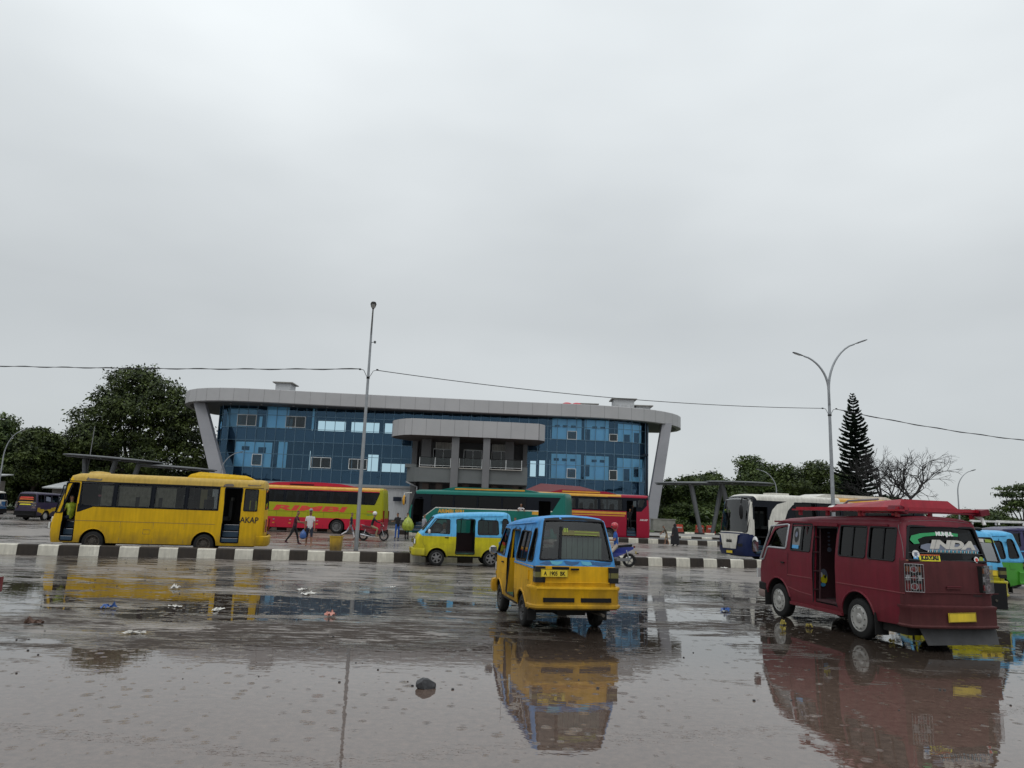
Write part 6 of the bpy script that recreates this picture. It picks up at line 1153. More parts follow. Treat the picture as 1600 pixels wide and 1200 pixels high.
# ------------------------------------------------------------------ motorcycles
mat('bike_red', (.16, .012, .02), .3, coat=.6); mat('bike_blue', (.015, .03, .22), .25, coat=.7); mat('seat_maroon', (.10, .02, .03), .5)
def motorcycle(label, loc, rz, paint, seatm, scooter=False):
    t = thing('motorcycle', label, 'motorcycle', loc, rz, 'motorcycles on the lot'); R = .285 if not scooter else .26; wb = .62
    for nm, x in (('front_wheel', wb), ('rear_wheel', -wb)):
        mb = MB(); pts = [(x+(R-.04)*cos(a), 0, R+(R-.04)*sin(a)) for a in [2*pi*k/28 for k in range(28)]]; mb.tube(pts, .045 if x > 0 else .055, 'rubber', 8, closed=True); o = mb.done(nm, t); mb = MB(); pts = [(x+(R-.085)*cos(a), 0, R+(R-.085)*sin(a)) for a in [2*pi*k/28 for k in range(28)]]; mb.tube(pts, .02, 'silver', 6, closed=True)
        for k in range(5 if scooter else 16): a = 2*pi*k/(5 if scooter else 16); mb.tube([(x, .0, R), (x+(R-.09)*cos(a), 0, R+(R-.09)*sin(a))], .018 if scooter else .005, 'silver', 5)
        mb.cyl((x, -.06, R), (x, .06, R), .05, 'steel_grey', 12); mb.done('rim', o)
    mb = MB(); 
    for y in (-.08, .08): mb.tube([(wb, y, R), (.47, y, .72)], .022, 'chrome', 8)
    mb.tube([(.49, 0, .66), (.42, 0, .92)], .03, 'black', 8); mb.done('front_fork', t)
    mb = MB(); mb.tube([(.44, -.34, .98), (.40, -.16, 1.0), (.40, .16, 1.0), (.44, .34, .98)], .014, 'black', 8)
    for y in (-.33, .33): mb.cyl((.44, y*.8, .985), (.445, y*1.06, .98), .022, 'rubber', 8)
    o = mb.done('handlebar', t)
    for sd in (1, -1): mb = MB(); mb.tube([(.42, sd*.22, .99), (.40, sd*.28, 1.14)], .007, 'black', 5); mb.ball((.40, sd*.3, 1.17), (.02, .06, .04), 'black', 10, 6); mb.done('mirror', t)
    mb = MB(); mb.prism([(.36, .93), (.52, .86), (.50, .62), (.42, .40), (.30, .36), (.36, .6)] if scooter else [(.36, .9), (.50, .86), (.46, .66), (.36, .45), (.22, .36), (.2, .44), (.32, .62)], -.16, .16, paint, lambda a, b_, h: (a, h*(1-.3*abs(b_-.7)), b_)); mb.done('leg_shield', t)
    mb = MB(); mb.ball((.50, 0, .86 if scooter else .90), (.07, .10, .075), paint, 14, 8); mb.done('headlight_cowl', t); mb = MB(); mb.ball((.55, 0, .86 if scooter else .90), (.03, .075, .055), 'clear_lens', 12, 8); mb.done('headlight', t)
    mb = MB(); pr = [(-.78, .80), (-.55, .84), (-.2, .74), (.02, .66), (.1, .46), (.0, .36), (-.2, .42), (-.5, .56), (-.8, .72)]; mb.prism(rpoly(pr, .05), -.12, .12, paint, lambda a, b_, h: (a, h*(1.05-.5*abs(a+.2)*.6), b_)); mb.done('body_panel', t)
    mb = MB(); mb.prism(rpoly([(-.74, .82), (-.2, .76), (.05, .70), (.08, .76), (-.15, .84), (-.4, .86), (-.72, .92)], .04), -.13, .13, seatm, lambda a, b_, h: (a, h, b_)); mb.done('seat', t)
    mb = MB(); mb.ball((-.05, 0, .33), (.2, .12, .13), 'steel_grey', 12, 8); mb.b2((-.6, .05, .22), (-.1, .13, .34), 'steel_grey') if scooter else mb.cyl((.05, 0, .34), (.28, 0, .36), .06, 'steel_grey', 12); mb.done('engine', t)
    mb = MB(); mb.tube([(.1, -.1, .25), (-.1, -.13, .22), (-.35, -.15, .27), (-.8, -.16, .36)], [.02, .025, .045, .05], 'chrome', 10); mb.done('exhaust', t)
    mb = MB()
    for y in (-.1, .1): mb.tube([(-wb, y, R), (-.15, y, .32)], .018, 'black', 6); mb.tube([(-wb, y, R+.02), (-.5, y, .66)], .024, 'chrome', 8)
    mb.done('swing_arm', t)
    mb = MB(); mb.sweep([(0, 0), (0, .01)], [(0, 0), (0, 0)], 'black') if 0 else None; q = []
    mb = MB(); ang = [radians(a) for a in range(20, 150, 13)]; vs = [(wb+(R+.03)*cos(a), y, R+(R+.03)*sin(a)) for a in ang for y in (-.06, .06)]; mb.add(vs, [(2*i, 2*i+1, 2*i+3, 2*i+2) for i in range(len(ang)-1)], paint, True); mb.done('front_mudguard', t)
    mb = MB(); ang = [radians(a) for a in range(50, 190, 14)]; vs = [(-wb+(R+.035)*cos(a), y, R+(R+.035)*sin(a)) for a in ang for y in (-.07, .07)]; mb.add(vs, [(2*i, 2*i+1, 2*i+3, 2*i+2) for i in range(len(ang)-1)], 'black', True); mb.b2((-wb-R-.12, -.09, .52), (-wb-R-.02, .09, .56), 'black') if scooter else None; mb.done('rear_mudguard', t)
    mb = MB(); mb.box((-.83, 0, .80), (.06, .14, .07), 'red_lens'); mb.done('tail_light', t); mb = MB(); mb.box((-.90, 0, .58), (.01, .2, .1), 'plate_yellow'); mb.done('number_plate', t)
    for y in (-.14, .14): mb = MB(); mb.cyl((-.02, y*.6, .27), (-.02, y*1.7, .27), .018, 'rubber', 8); mb.done('foot_peg', t)
    mb = MB(); mb.tube([(-.6, -.1, .90), (-.82, -.09, .93), (-.82, .09, .93), (-.6, .1, .90)], .012, 'silver', 6); mb.done('grab_rail', t)
    return t
motorcycle('red motorcycle ridden right by a person in a white cap beside the lamp post', (-8.15, 46.2, 0), .12, 'bike_red', 'seat_maroon')
SIT = dict(grounded=False)
r, j = person('person', 'motorcycle rider in black jacket, khaki trousers and white helmet on the red motorcycle', (-8.32, 46.2, 0), .12, dict(lean=16, lt=72, rt=72, lk=82, rk=82, la=48, ra=48, le=28, re=28, lo=10, ro=10, to=12, head=-4), dict(shirt='cloth_black', pants='cloth_khaki', sleeve2='cloth_black', fore='cloth_black', shoe='cloth_khaki'), 'motorcycle riders', z=.88, grounded=False)
mb = MB(); mb.ball((0, 0, 0), (.14, .125, .13), 'helmet_white', 14, 10); mb.done('helmet', r, loc=tuple(j['top']+Vector((-.01, 0, .01))))
motorcycle('blue scooter standing at the kerb behind the blue and yellow van', (4.42, 30.85, 0), 3.14, 'bike_blue', 'black', True)
r, j = person('person', 'scooter rider in red helmet, blue shirt and beige trousers looking at a phone', (4.5, 30.75, 0), 3.14, dict(lean=4, lt=42, rt=42, lk=38, rk=38, la=12, ra=12, le=78, re=78, lo=6, ro=6, to=14, head=12), dict(shirt='cloth_blue', pants='cloth_beige', shoe='skin'), 'motorcycle riders', z=.86, grounded=False, H=1.7)
mb = MB(); mb.ball((-.01, 0, 0), (.15, .135, .145), 'helmet_red', 16, 12); o = mb.done('helmet', r, loc=tuple(j['top']+Vector((-.01, 0, -.01)))); mb = MB(); mb.ball((.07, 0, -.03), (.085, .11, .05), 'black_lens', 12, 8); mb.done('visor', o)
o = MB().box((0, 0, 0), (.02, .08, .15), 'wrap_pink', Matrix.Rotation(.5, 3, 'Y')).done('phone', loc=(4.06, 30.75, 1.13)); setp(o, 'phone in the hands of the scooter rider', 'phone')
mat('bus_yellow', (.62, .37, .002), .5, coat=.03, grime=.45, var=.10, vs=1.2)
mat('bus_roof', (.50, .33, .06), .5, grime=.35, var=.12)
mat('primer', (.12, .10, .085), .8, var=.3)
mat('red_sticker', (.5, .02, .04), .4)
mat('decal_white', (.7, .7, .7), .5, var=.03)
mat('decal_black', (.01, .01, .01), .5)
mat('decal_green', (.02, .30, .10), .5)
mat('decal_grey', (.16, .18, .24), .5)
mat('decal_silver', (.5, .48, .44), .5, var=.15, vs=12)
mat('decal_yellow', (.75, .68, .02), .5)
mat('decal_lime', (.25, .33, .04), .5)
mat('decal_sky', (.08, .32, .6), .5)
mat('decal_orange', (.6, .12, .02), .5)
mat('decal_red', (.62, .05, .03), .45)
mat('curtain_green', (.30, .36, .32), .9)
mat('decal_poster', (.18, .18, .18), .6, var=.2, vs=20)
mat('flap_grey', (.05, .05, .052), .7, var=.3)
mat('purple', (.028, .022, .085), .35, coat=.4, grime=.3)
mat('purple_dark', (.035, .025, .06), .4, coat=.3, grime=.4)
mat('swirl_yellow', (.5, .33, .02), .4)
mat('curtain_beige', (.50, .46, .38), .9, var=.3, vs=9)
mat('curtain_cream', (.45, .38, .22), .9)
mat('lime', (.33, .33, .005), .42, coat=.1, var=.06)
mat('coach_red', (.45, .01, .035), .4, coat=.12, var=.06)
mat('coach_gold', (.60, .30, .02), .35, coat=.5)
mat('coach_teal', (.003, .14, .11), .42, coat=.1, var=.06)
mat('coach_crimson', (.30, .007, .030), .4, coat=.1, var=.06)
mat('band_black', (.007, .009, .014), .25, spec=.14)
mat('navy', (.006, .013, .06), .4, coat=.2)
mat('brown_stripe', (.06, .035, .02), .5)
mat('car_red', (.35, .01, .03), .3, coat=.8)
# ------------------------------------------------------------------ vehicles placed


def hd(a, b): return atan2(b[1]-a[1], b[0]-a[0])
# 1 blue and yellow van seen from behind
ang = atan2(.977, -.213)
RB = thing('public_van', 'blue over orange-yellow public van seen from behind, nearest the middle of the photo', 'van', (.84, 15.05, 0), ang, 'small public vans')
vB = van(RB, 'blue_b', 'taxi_yellow', 'glass_rear', 'steel', 'B')
plate(RB, (-1.975, .42, 1.02), .48, .135, 'A  1905  BK', -1, .095)
def swin(v, mp, txt, u0, t0, size, m, bold=.004, sx=1.0, lift=.006, name='lettering', tz=1.0, shear=0, par=None):
    """writing on the rear glass: u metres to the left of centre, t profile index; viewer stands behind"""
    b = text_mb(txt, m, lambda a, c: on_rear(v, u0-a, t0, c, lift), size, bold, sx, shear=shear); return b.done(name, par or v.root, recalc=False)
def on_rear(v, y, t0, dz, lift):
    """point on the rear shell dz metres above profile index t0"""
    i = t0; z0 = v.smap(0, t0)[2]; target = z0+dz; lo, hi = t0-3.0, t0+3.0
    for _ in range(24):
        m = (lo+hi)/2
        if v.smap(0, m)[2] > target: lo = m
        else: hi = m
    t = (lo+hi)/2; i = min(int(t), v.n-2); f = t-i; S = v.S[i].lerp(v.S[i+1], f); return v.smap(y/v.W(S.x, S.y), t, 0, lift)
def decal(v, poly, t0, m, lift, name='sticker', par=None, n=None):
    b = MB(); b.patch(poly, [], [((x, 0), (1, 0)) for x in (-.6, -.4, -.2, 0, .2, .4, .6)], lambda x, z: on_rear(v, x, t0, z, lift), lambda x, z: m, False); return b.done(name, par or v.root, recalc=False)
def disc(x, z, r, rz=None, n=16): return [(x+r*cos(2*pi*k/n), z+(rz or r)*sin(2*pi*k/n)) for k in range(n)]
o = decal(vB, [(.26, -.055), (-.46, -.055), (-.46, .03), (.26, .03)], 16.55, 'olive_lens', .004, 'route_strip'); 
swin(vB, None, '01', .17, 16.55, .09, 'decal_lime', .006, 1, .008, par=o)
b = text_mb('CADASARI - PANDEGLANG', 'decal_lime', lambda a, c: on_rear(vB, -.14-a, 16.55, c*.6+.0, .008), .045, 0, .95) if 0 else None
decal(vB, [(.02, -.03), (-.40, -.03), (-.40, -.02), (.02, -.02)], 16.6, 'decal_lime', .008, 'strip_line', o); decal(vB, [(.02, 0.0), (-.44, 0.0), (-.44, .012), (.02, .012)], 16.55, 'decal_lime', .008, 'strip_line', o)
b = MB()
for k, (y0, y1, m) in enumerate(((.66, .40, 'camo_blue'), (.45, .28, 'camo_cyan'), (.20, -.02, 'camo_blue'), (-.10, -.30, 'camo_cyan'), (-.28, -.62, 'camo_blue'))): 
    q = [(y0, .0), ((y0+y1)/2, -.02), (y1, .01), (y1-.03, .05), ((y0+y1)/2, .045), (y0+.04, .06)]
    b.patch(q, [], [], lambda x, z, k=k: on_rear(vB, x, 18.75, z, .003+.0006*k), lambda x, z: m, False)
b.done('paint_patches', RB, recalc=False)
decalq = [(.60, -.10), (-.60, -.10), (-.60, .05), (.60, .05)]
b = MB(); b.patch([(-.90, 15.15), (.90, 15.15), (.91, 15.95), (-.91, 15.95)], [], [((u, 0), (1, 0)) for u in (-.8, -.6, 0, .6, .8)], lambda u, t: vB.smap(u, t, 0, .004), lambda u, t: 'black', False); b.done('window_header', RB, recalc=False)
# glass divider and curtains behind the rear window
b = MB(); b.tube([vB.smap(.42, 18.0, .01), vB.smap(.40, 16.3, .01)], .028, 'seal', 6); b.done('window_divider', RB)
b = MB()
for i in range(15): y = -.52+.05*i; xx_ = .015*(i % 2); b.b2((-1.70+xx_, y, 1.25), (-1.69+xx_, y+.046, 1.62), 'curtain_green')
b.done('curtain', RB)

bpy.data.objects['curtain.002'] if 0 else None
# 2 yellow and blue van side-on
ang = pi+.17
RA = thing('public_van', 'sky-blue over lemon-yellow public van standing side-on at the kerb', 'van', (-1.66, 28.45, 0), ang, 'small public vans')
vA = van(RA, 'sky_blue', 'acid_yellow', 'glass_mid', 'alloy', 'A')
plate(RA, (1.955, 0, .56), .42, .13, '', 1)
r, j = person('person', 'driver with an arm out of the window of the lemon-yellow van', (-2.35, 27.95, 0), ang, dict(grounded=0, lt=80, rt=80, lk=70, rk=70, lean=-4, la=55, le=40, ra=50, re=30), dict(shirt='cloth_white', pants='cloth_navy'), 'people inside vehicles', z=.80, grounded=False, H=1.6)
# 3 red microbus
d = Vector((-.48, 2.6)).normalized(); n_ = Vector((d.y, -d.x)); ang = atan2(d.y, d.x)
c = Vector((6.46, 13.9))+d*1.35+n_*.835
RR = thing('microbus', 'dark red long microbus with open side door and bright red roof rack', 'minibus', (c.x, c.y, 0), ang, 'long microbuses')
vR = microbus(RR, 'maroon', 'maroon_matt', True)
plate(RR, (-2.80, -.06, .575), .52, .15, '', -1, tilt=-.03)
# roof rack with its inclined box sides
mb = MB()
for sd in (1, -1): mb.box((-.95, sd*.72, 2.33), (3.3, .06, .05), 'rack_red'); mb.box((-.95, sd*.80, 2.30), (3.3, .10, .03), 'rack_red')
for x in (.55, -.4, -1.4, -2.4):
    for sd in (1, -1): mb.box((x, sd*.74, 2.25), (.07, .05, .12), 'rack_red')
for x in (.2, -.8, -1.8): mb.box((x, 0, 2.32), (.05, 1.5, .03), 'rack_red')
rk = mb.done('roof_rack', RR)
mb = MB(); vs = [(-.15, .60, 2.30), (-2.30, .66, 2.30), (-2.30, -.66, 2.30), (-.15, -.60, 2.30), (-.35, .48, 2.42), (-2.25, .52, 2.50), (-2.25, -.40, 2.50), (-.35, -.40, 2.42)]; mb.add(vs, [(0, 1, 5, 4), (1, 2, 6, 5), (2, 3, 7, 6), (3, 0, 4, 7), (4, 5, 6, 7)], 'rack_red'); mb.done('rack_box', rk)
mb = MB(); mb.box((-2.52, .05, 2.335), (.05, 1.6, .05), 'rack_red'); mb.box((-2.42, .74, 2.31), (.32, .16, .10), 'maroon', Matrix.Rotation(.3, 3, 'X')); mb.box((-2.50, -.80, 2.31), (.26, .18, .10), 'maroon', Matrix.Rotation(-.2, 3, 'X')); mb.box((-2.50, 0, 2.28), (.06, 1.5, .03), 'maroon'); mb.done('rack_bar', rk)
mb = MB(); mb.ball((-.1, .42, 2.33), (.15, .09, .07), 'white', 10, 6); mb.done('roof_bundle', rk); mb = MB(); mb.tube([(-.1, .2, 2.4), (-.3, .2, 2.5), (-1.2, .2, 2.52)], .022, 'steel_grey', 6); mb.done('roof_pole', rk)
mb = MB(); mb.tube([(-2.44, -.74, 2.28), (-2.56, -.80, 2.20), (-2.60, -.80, 2.1)], .03, 'white', 8); mb.done('roof_hose', rk)
# writing and stickers on the rear glass
swin(vR, None, 'MUNJUL', .0, 15.58, .085, 'decal_white', .006, 1.05)
g = [(.60, -.09), (.66, -.02), (.62, .05), (.45, .09), (.1, .115), (-.28, .10), (-.26, .05), (.1, .065), (.40, .035), (.52, -.01), (.50, -.08)]
decal(vR, g, 15.75, 'decal_green', .006, 'green_swoosh')
o = decal(vR, [(.40, -.06), (-.66, -.05), (-.64, 0), (-.60, .06), (.36, .06), (.48, .03), (.50, -.02)], 16.18, 'decal_grey', .004, 'logo_ground'); swin(vR, None, 'INDA', -.11, 16.24, .185, 'decal_silver', .012, 1.95, .008, par=o, shear=.25)
b = MB()
for k in range(26): x = .38-.039*k; b.patch([(x, 0), (x-.022, .004), (x-.03, .035+.014*(k % 3)), (x-.004, .03)], [], [], lambda u, z: on_rear(vR, u, 16.22, z-.075, .0075), lambda u, z: 'camo_cyan' if k % 2 else 'decal_silver', False)
b.done('logo_strokes', o, recalc=False)
decal(vR, disc(.60, 0, .065), 16.62, 'decal_white', .006); decal(vR, disc(.60, 0, .03), 16.62, 'decal_grey', .009)
o = decal(vR, [(.55, -.045), (.17, -.045), (.17, .045), (.55, .045)], 16.88, 'decal_yellow', .006); swin(vR, None, 'K.D.Y.M.I', .36, 16.95, .088, 'decal_black', .008, .92, .009, par=o)
decal(vR, [(.55, .047), (.17, .047), (.17, .065), (.55, .065)], 16.88, 'decal_orange', .006)
decal(vR, disc(.61, 0, .042, .05), 16.88, 'decal_sky', .006); decal(vR, disc(-.56, 0, .052), 16.88, 'decal_white', .006); decal(vR, disc(-.56, 0, .03), 16.88, 'decal_red', .009); decal(vR, disc(-.665, .006, .05), 16.88, 'decal_lime', .007); decal(vR, disc(-.745, 0, .038), 16.88, 'decal_sky', .006)
b = MB(); fr = [(.78, .0), (-.78, .0)]; b.tube([on_rear(vR, x, 16.8, .075, .004) for x in [.74-.148*k for k in range(11)]], .004, 'steel_grey', 4); b.tube([on_rear(vR, x, 15.1, .08, .004) for x in [.72-.144*k for k in range(11)]], .004, 'steel_grey', 4)
for s_ in (1, -1): b.tube([on_rear(vR, s_*(.74+.006*k), 15.1, .06-.06*k, .004) for k in range(11)], .004, 'steel_grey', 4)
b.done('glass_trim', RR)
b = MB(); b.ball((-2.70, .84, 1.47), (.02, .025, .02), 'amber', 8, 5); b.done('marker_lamp', RR)
swin(vR, None, 'Diesel', -.50, 19.35, .06, 'decal_black', .001, 1.2, .004)
# side stickers: a plain poster with a dark rounded shape and a blue caption panel
def sdecal(v, poly, m, sd=1, lift=.004, ins=0, name='sticker', par=None):
    b = MB(); b.patch(poly, [], [], lambda x, z: (x, sd*(v.W(x, z)-ins+lift), z), lambda x, z: m, False); return b.done(name, par or v.root, recalc=False)
o = sdecal(vR, [(.80, 1.56), (.55, 1.56), (.55, 1.93), (.80, 1.93)], 'decal_poster', 1, .004, .018, 'poster') if 'decal_poster' in MT else None

o = sdecal(vR, [(.81, 1.55), (.53, 1.55), (.53, 1.94), (.81, 1.94)], 'decal_poster', 1, .006, .018, 'poster'); sdecal(vR, [(.67+.085*cos(a)*(1+.15*sin(2*a)), 1.765+.15*sin(a)) for a in [2*pi*k/20 for k in range(20)]], 'decal_black', 1, .009, .018, 'poster_shape', o); sdecal(vR, [(.67+.045*cos(a), 1.78+.06*sin(a)) for a in [2*pi*k/16 for k in range(16)]], 'decal_grey', 1, .012, .018, 'poster_shape', o); sdecal(vR, [(.80, 1.49), (.56, 1.49), (.56, 1.56), (.80, 1.56)], 'decal_sky', 1, .009, .018, 'caption_panel', o)
def inner(poly, m, y, name='sticker'):
    b = MB(); b.prism(poly, y, y+.004, m, lambda a, c_, h: (h, a, c_)); return b.done(name, RR)
y = .26
inner(disc(.42, .96, .09, .15), 'decal_grey', y+.034); inner(disc(.42, .90, .075, .09), 'decal_yellow', y+.028); inner(disc(.45, .79, .06, .04), 'decal_sky', y+.022); inner(disc(.48, .99, .03, .05), 'decal_white', y+.022); inner(disc(.40, .95, .02, .03), 'decal_black', y+.016)
inner(disc(.28, 1.50, .05), 'decal_grey', y+.02); 
for k in range(4): inner(disc(.28, 1.60+.08*k, .03, .02), 'decal_grey', y+.02)
# mud flap under the rear bumper
mb = MB(); mb.add([(-2.60, .62, .40), (-2.60, -.86, .40), (-2.68, -.84, .13), (-2.68, .52, .11), (-2.61, .62, .40), (-2.61, -.86, .40), (-2.69, -.84, .13), (-2.69, .52, .11)], [(0, 1, 2, 3), (4, 5, 6, 7), (3, 2, 6, 7), (0, 3, 7, 4), (1, 2, 6, 5)], 'flap_grey'); mb.done('mud_flap', RR)

for xx in (1.35, -1.35): mb = MB(); mb.b2((xx-.50, .60, .14), (xx-.48, .86, .52), 'rubber') if xx < 0 else mb.b2((xx+.46, .60, .2), (xx+.48, .88, .52), 'rubber'); mb.done('mud_flap', RR)
# 4 vans at the right edge
RC = thing('public_van', 'blue and yellow van half hidden behind the red microbus, rear window showing', 'van', (11.95, 20.6, 0), radians(79), 'small public vans')
vC = van(RC, 'sky_blue', 'acid_yellow', 'glass_pale', 'steel', 'A')
plate(RC, (-1.975, -.30, .98), .48, .14, '08 - 47', -1, .10)
mb = MB(); mb.b2((-2.02, -.70, .12), (-1.95, .70, .74), 'black'); mb.done('rear_skirt', RC); decal(vC, [(-.40, -.02), (-.62, -.02), (-.62, .06), (-.40, .06)], 16.5, 'decal_lime', .006); decal(vC, [(-.08, -.02), (-.36, -.02), (-.36, .06), (-.08, .06)], 16.5, 'decal_silver', .006)
mb = MB(); mb.ball((-1.5, -.35, 2.03), (.14, .1, .05), 'black', 10, 6); mb.done('roof_vent', RC)
RD = thing('public_van', 'blue over green public van cut by the right edge of the photo', 'van', (14.0, 23.7, 0), pi+.05, 'small public vans')
vD = van(RD, 'sky_blue', 'green_paint', 'glass_mid', 'steel', 'A')

RP = thing('microbus', 'long purple microbus with white roof rail at the right edge of the photo', 'minibus', (19.5, 27.8, 0), pi+.02, 'long microbuses')
vP = microbus(RP, 'purple', 'purple')
mb = MB(); 
for sd in (1, -1): mb.box((-.2, sd*.74, 2.34), (4.0, .05, .06), 'white')
for x in (-2, -.6, .8, 1.7): mb.box((x, 0, 2.31), (.05, 1.5, .04), 'white')
for x in (-2, -.6, .8, 1.7):
    for sd in (1, -1): mb.box((x, sd*.74, 2.26), (.05, .04, .12), 'white')
mb.done('roof_rail', RP); mb = MB(); vP.line([(1.6-.35*k, 1.30) for k in range(12)], 1, 'decal_sky', .03, 'pale_stripe')
# 5 far left microbus: purple with a yellow wave over the wheels
def swirl(x, z):
    c_ = 1.0+.16*sin((x+.6)*1.9); 
    return 'swirl_yellow' if c_-.30 < z < c_ and x < 1.9 and x > -2.4 else 'purple_dark'

RL = thing('microbus', 'dark purple microbus with a yellow wave along its side at the far left', 'minibus', (-37.6, 61.3, 0), radians(87), 'long microbuses')
vL = microbus(RL, 'purple_dark', 'purple_dark', swirl=swirl)
for (z, m, x0, x1) in ((16.0, 'decal_red', .6, -.6), (16.5, 'decal_orange', .62, -.62), (17.8, 'swirl_yellow', .7, -.7), (18.4, 'decal_yellow', .5, -.5)): decal(vL, [(x0, 0), (x1, 0), (x1*.8, .09), (x0*.8, .09)], z, m, .01, 'rear_stripe')
sdecal(vL, [(-.9, 1.5), (-1.5, 1.55), (-1.45, 1.9), (-.95, 1.85)], 'decal_grey', -1, .01); vL.sidetext('Bjr', .45, 1.55, -1, .5, 'decal_white', .01, 1.2)
RM = thing('microbus', 'pale blue and white microbus cut by the left edge of the photo', 'minibus', (-45.6, 63.5, 0), radians(180), 'long microbuses'); vM = microbus(RM, 'white', 'white', swirl=lambda x, z: 'camo_blue' if z < 1.2 else 'offwhite')
RN = thing('microbus', 'dark microbus half hidden behind the front of the yellow bus', 'minibus', (-33.9, 66.5, 0), radians(8), 'long microbuses'); vN = microbus(RN, 'purple_dark', 'purple_dark', swirl=lambda x, z: 'maroon' if z > 1.5 else 'purple_dark')
# 6 yellow bus
RY = thing('bus', 'weathered yellow bus with two open doors standing behind the kerb', 'bus', (-13.55, 29.36, 0), pi+radians(14), 'buses')
def ycol(x, z): 
    if z > 2.58: return 'bus_roof'
    return 'band_black' if 1.66 < z < 2.58 and -2.47 < x < 2.68 else 'bus_yellow'
h = 2.93; zw = (1.70, 2.53)
fr = [(3.62, .34), (3.68, .62), (3.69, .92), (3.66, 1.18), (3.60, 1.40), (3.44, 2.0), (3.30, 2.50)]
vY = coach(RY, 3.66, 4.33, h, ycol, [[(2.58, 1.70), (2.62, 1.62), (2.66, 2.53), (1.48, 2.53), (1.48, 1.70), (2.16, 1.70)], (1.36, .10), (-.02, -1.16), (-1.27, -2.42), (-3.44, -3.96), [(3.48, 1.42), (3.22, 1.42), (3.20, 2.40), (3.30, 2.42)]], zw, (2.03, -2.03), 1,
           doors=[(3.20, 2.74, .42, 2.52), (-2.66, -3.34, .48, 2.55)], rw=.39, ra=.47, zb=.36, w=1.10, gm='glass_bus', rake=.3, rear_rake=.06, ffront=fr, rr=.17, rimstyle='rusty', pillar='band_black', extra_cuts=[((0, 2.58), (0, 1)), ((0, 1.66), (0, 1)), ((-2.47, 0), (1, 0)), ((2.68, 0), (1, 0))])
b = MB(); b.patch([(2.71, 1.76), (2.71, 1.46), (2.62, 1.47), (2.16, 1.655), (2.16, 1.70)], [], [], lambda x, z: (x, vY.W(x, z)+.004, z), lambda x, z: 'band_black', False); b.done('belt_trim', RY, recalc=False)
vY.sidetext('AKAP', -3.70, 1.25, 1, .31, 'decal_black', .005, .92)
vY.line([(3.0-.3*k, 1.15) for k in range(19)], 1, 'primer', .008, 'panel_seam'); vY.line([(1.1, .40), (1.1, 1.15)], 1, 'primer', .006, 'panel_seam'); vY.line([(-.1, .40), (-.1, 1.15)], 1, 'primer', .006, 'panel_seam'); vY.line([(-1.25, .40), (-1.25, 1.15)], 1, 'primer', .006, 'panel_seam'); vY.line([(.25, .72), (.0, .72), (.0, .88), (.25, .88), (.25, .72)], 1, 'primer', .007, 'fuel_flap')
for sd in (1, -1): vY.line([(3.1-.25*k, 2.585) for k in range(30)], sd, 'seal', .014, 'rain_gutter')
mb = MB(); mb.prism(rpoly([(-1.05, 2.84), (-3.62, 2.84), (-3.66, 2.95), (-3.40, 3.06), (-1.55, 3.14), (-1.2, 3.02)], .05), -.75, .75, 'bus_yellow', lambda a, c_, hh: (a, hh*(1-.25*max(0, c_-2.95)/.2), c_)); mb.done('air_conditioner', RY)
mb = MB(); mb.lathe([(.42, 2.82), (.42, 2.90), (.36, 2.97), (.1, 3.0), (0, 3.0)], 'bus_roof', c=(2.35, 0, 0), n=20); mb.done('roof_hatch', RY)
mb = MB()
for x0, x1, z0, z1 in ((2.55, 1.95, 2.62, 2.78), (-2.55, -3.0, 2.60, 2.72), (-3.5, -4.05, 2.66, 2.80)): mb.patch(rpoly([(x0, z0), (x1, z0+.02), (x1+.06, z1), (x0-.08, z1-.02)], .06), [], [], lambda x, z: (x, vY.W(x, 2.6)-.17*(1-sqrt(max(0, 1-min(1, max(0, (z-2.62)/.2))**2)))+.012, z), lambda x, z: 'primer', False)
mb.done('bare_patches', RY)
mb = MB(); 
for i in range(22): x = 1.30-.052*i; mb.b2((x, .93+.012*(i % 2), 1.72), (x-.05, .945+.012*(i % 2), 2.45), 'curtain_beige')
for i in range(9): x = 1.95-.05*i; mb.b2((x, .93+.012*(i % 2), 1.72), (x-.048, .945+.012*(i % 2), 2.45), 'curtain_beige')
for i in range(15): x = -.05-.05*i; mb.b2((x, .93+.012*(i % 2), 1.72), (x-.048, .945+.012*(i % 2), 2.45), 'curtain_beige')
for i in range(5): x = -1.72-.05*i; mb.b2((x, .93+.012*(i % 2), 1.72), (x-.048, .945+.012*(i % 2), 2.45), 'curtain_cream')

mb.done('curtains', RY)
mirror(RY, 3.45, -1.0, 2.3, -1, 'black', (.06, .2, .36), .2); 
for z, nm in ((.62, 'bumper'),): mb = MB(); mb.sweep([(-4.02, 1.09), (-4.30, 1.03), (-4.44, .8), (-4.46, 0), (-4.44, -.8), (-4.30, -1.03), (-4.02, -1.09)], [(-.05, .38), (0, .36), (.03, .42), (.03, .72), (-.04, .76)], 'bus_yellow'); mb.done('rear_bumper', RY)
for sd in (1, -1): mb = MB(); mb.box((-4.36, sd*.88, 1.15), (.06, .14, .5), 'red_lens'); mb.done('tail_light', RY); mb = MB(); mb.box((3.66, sd*.75, .95), (.06, .3, .22), 'clear_lens'); mb.done('headlight', RY)
RY.scale = (.945, 1, 1); RY.location = (-13.55-.108, 29.36-.027, 0)
r, j = person('person', 'person in a yellow-green vest sitting at the front door of the yellow bus', (-16.2, 27.85, 0), 2.6, dict(lt=80, rt=80, lk=80, rk=80, la=20, le=50), dict(shirt='hi_vis', pants='cloth_navy') if 'hi_vis' in MT else dict(shirt='bag_lime', pants='cloth_navy'), 'people inside vehicles', z=1.30, grounded=False, H=1.6)
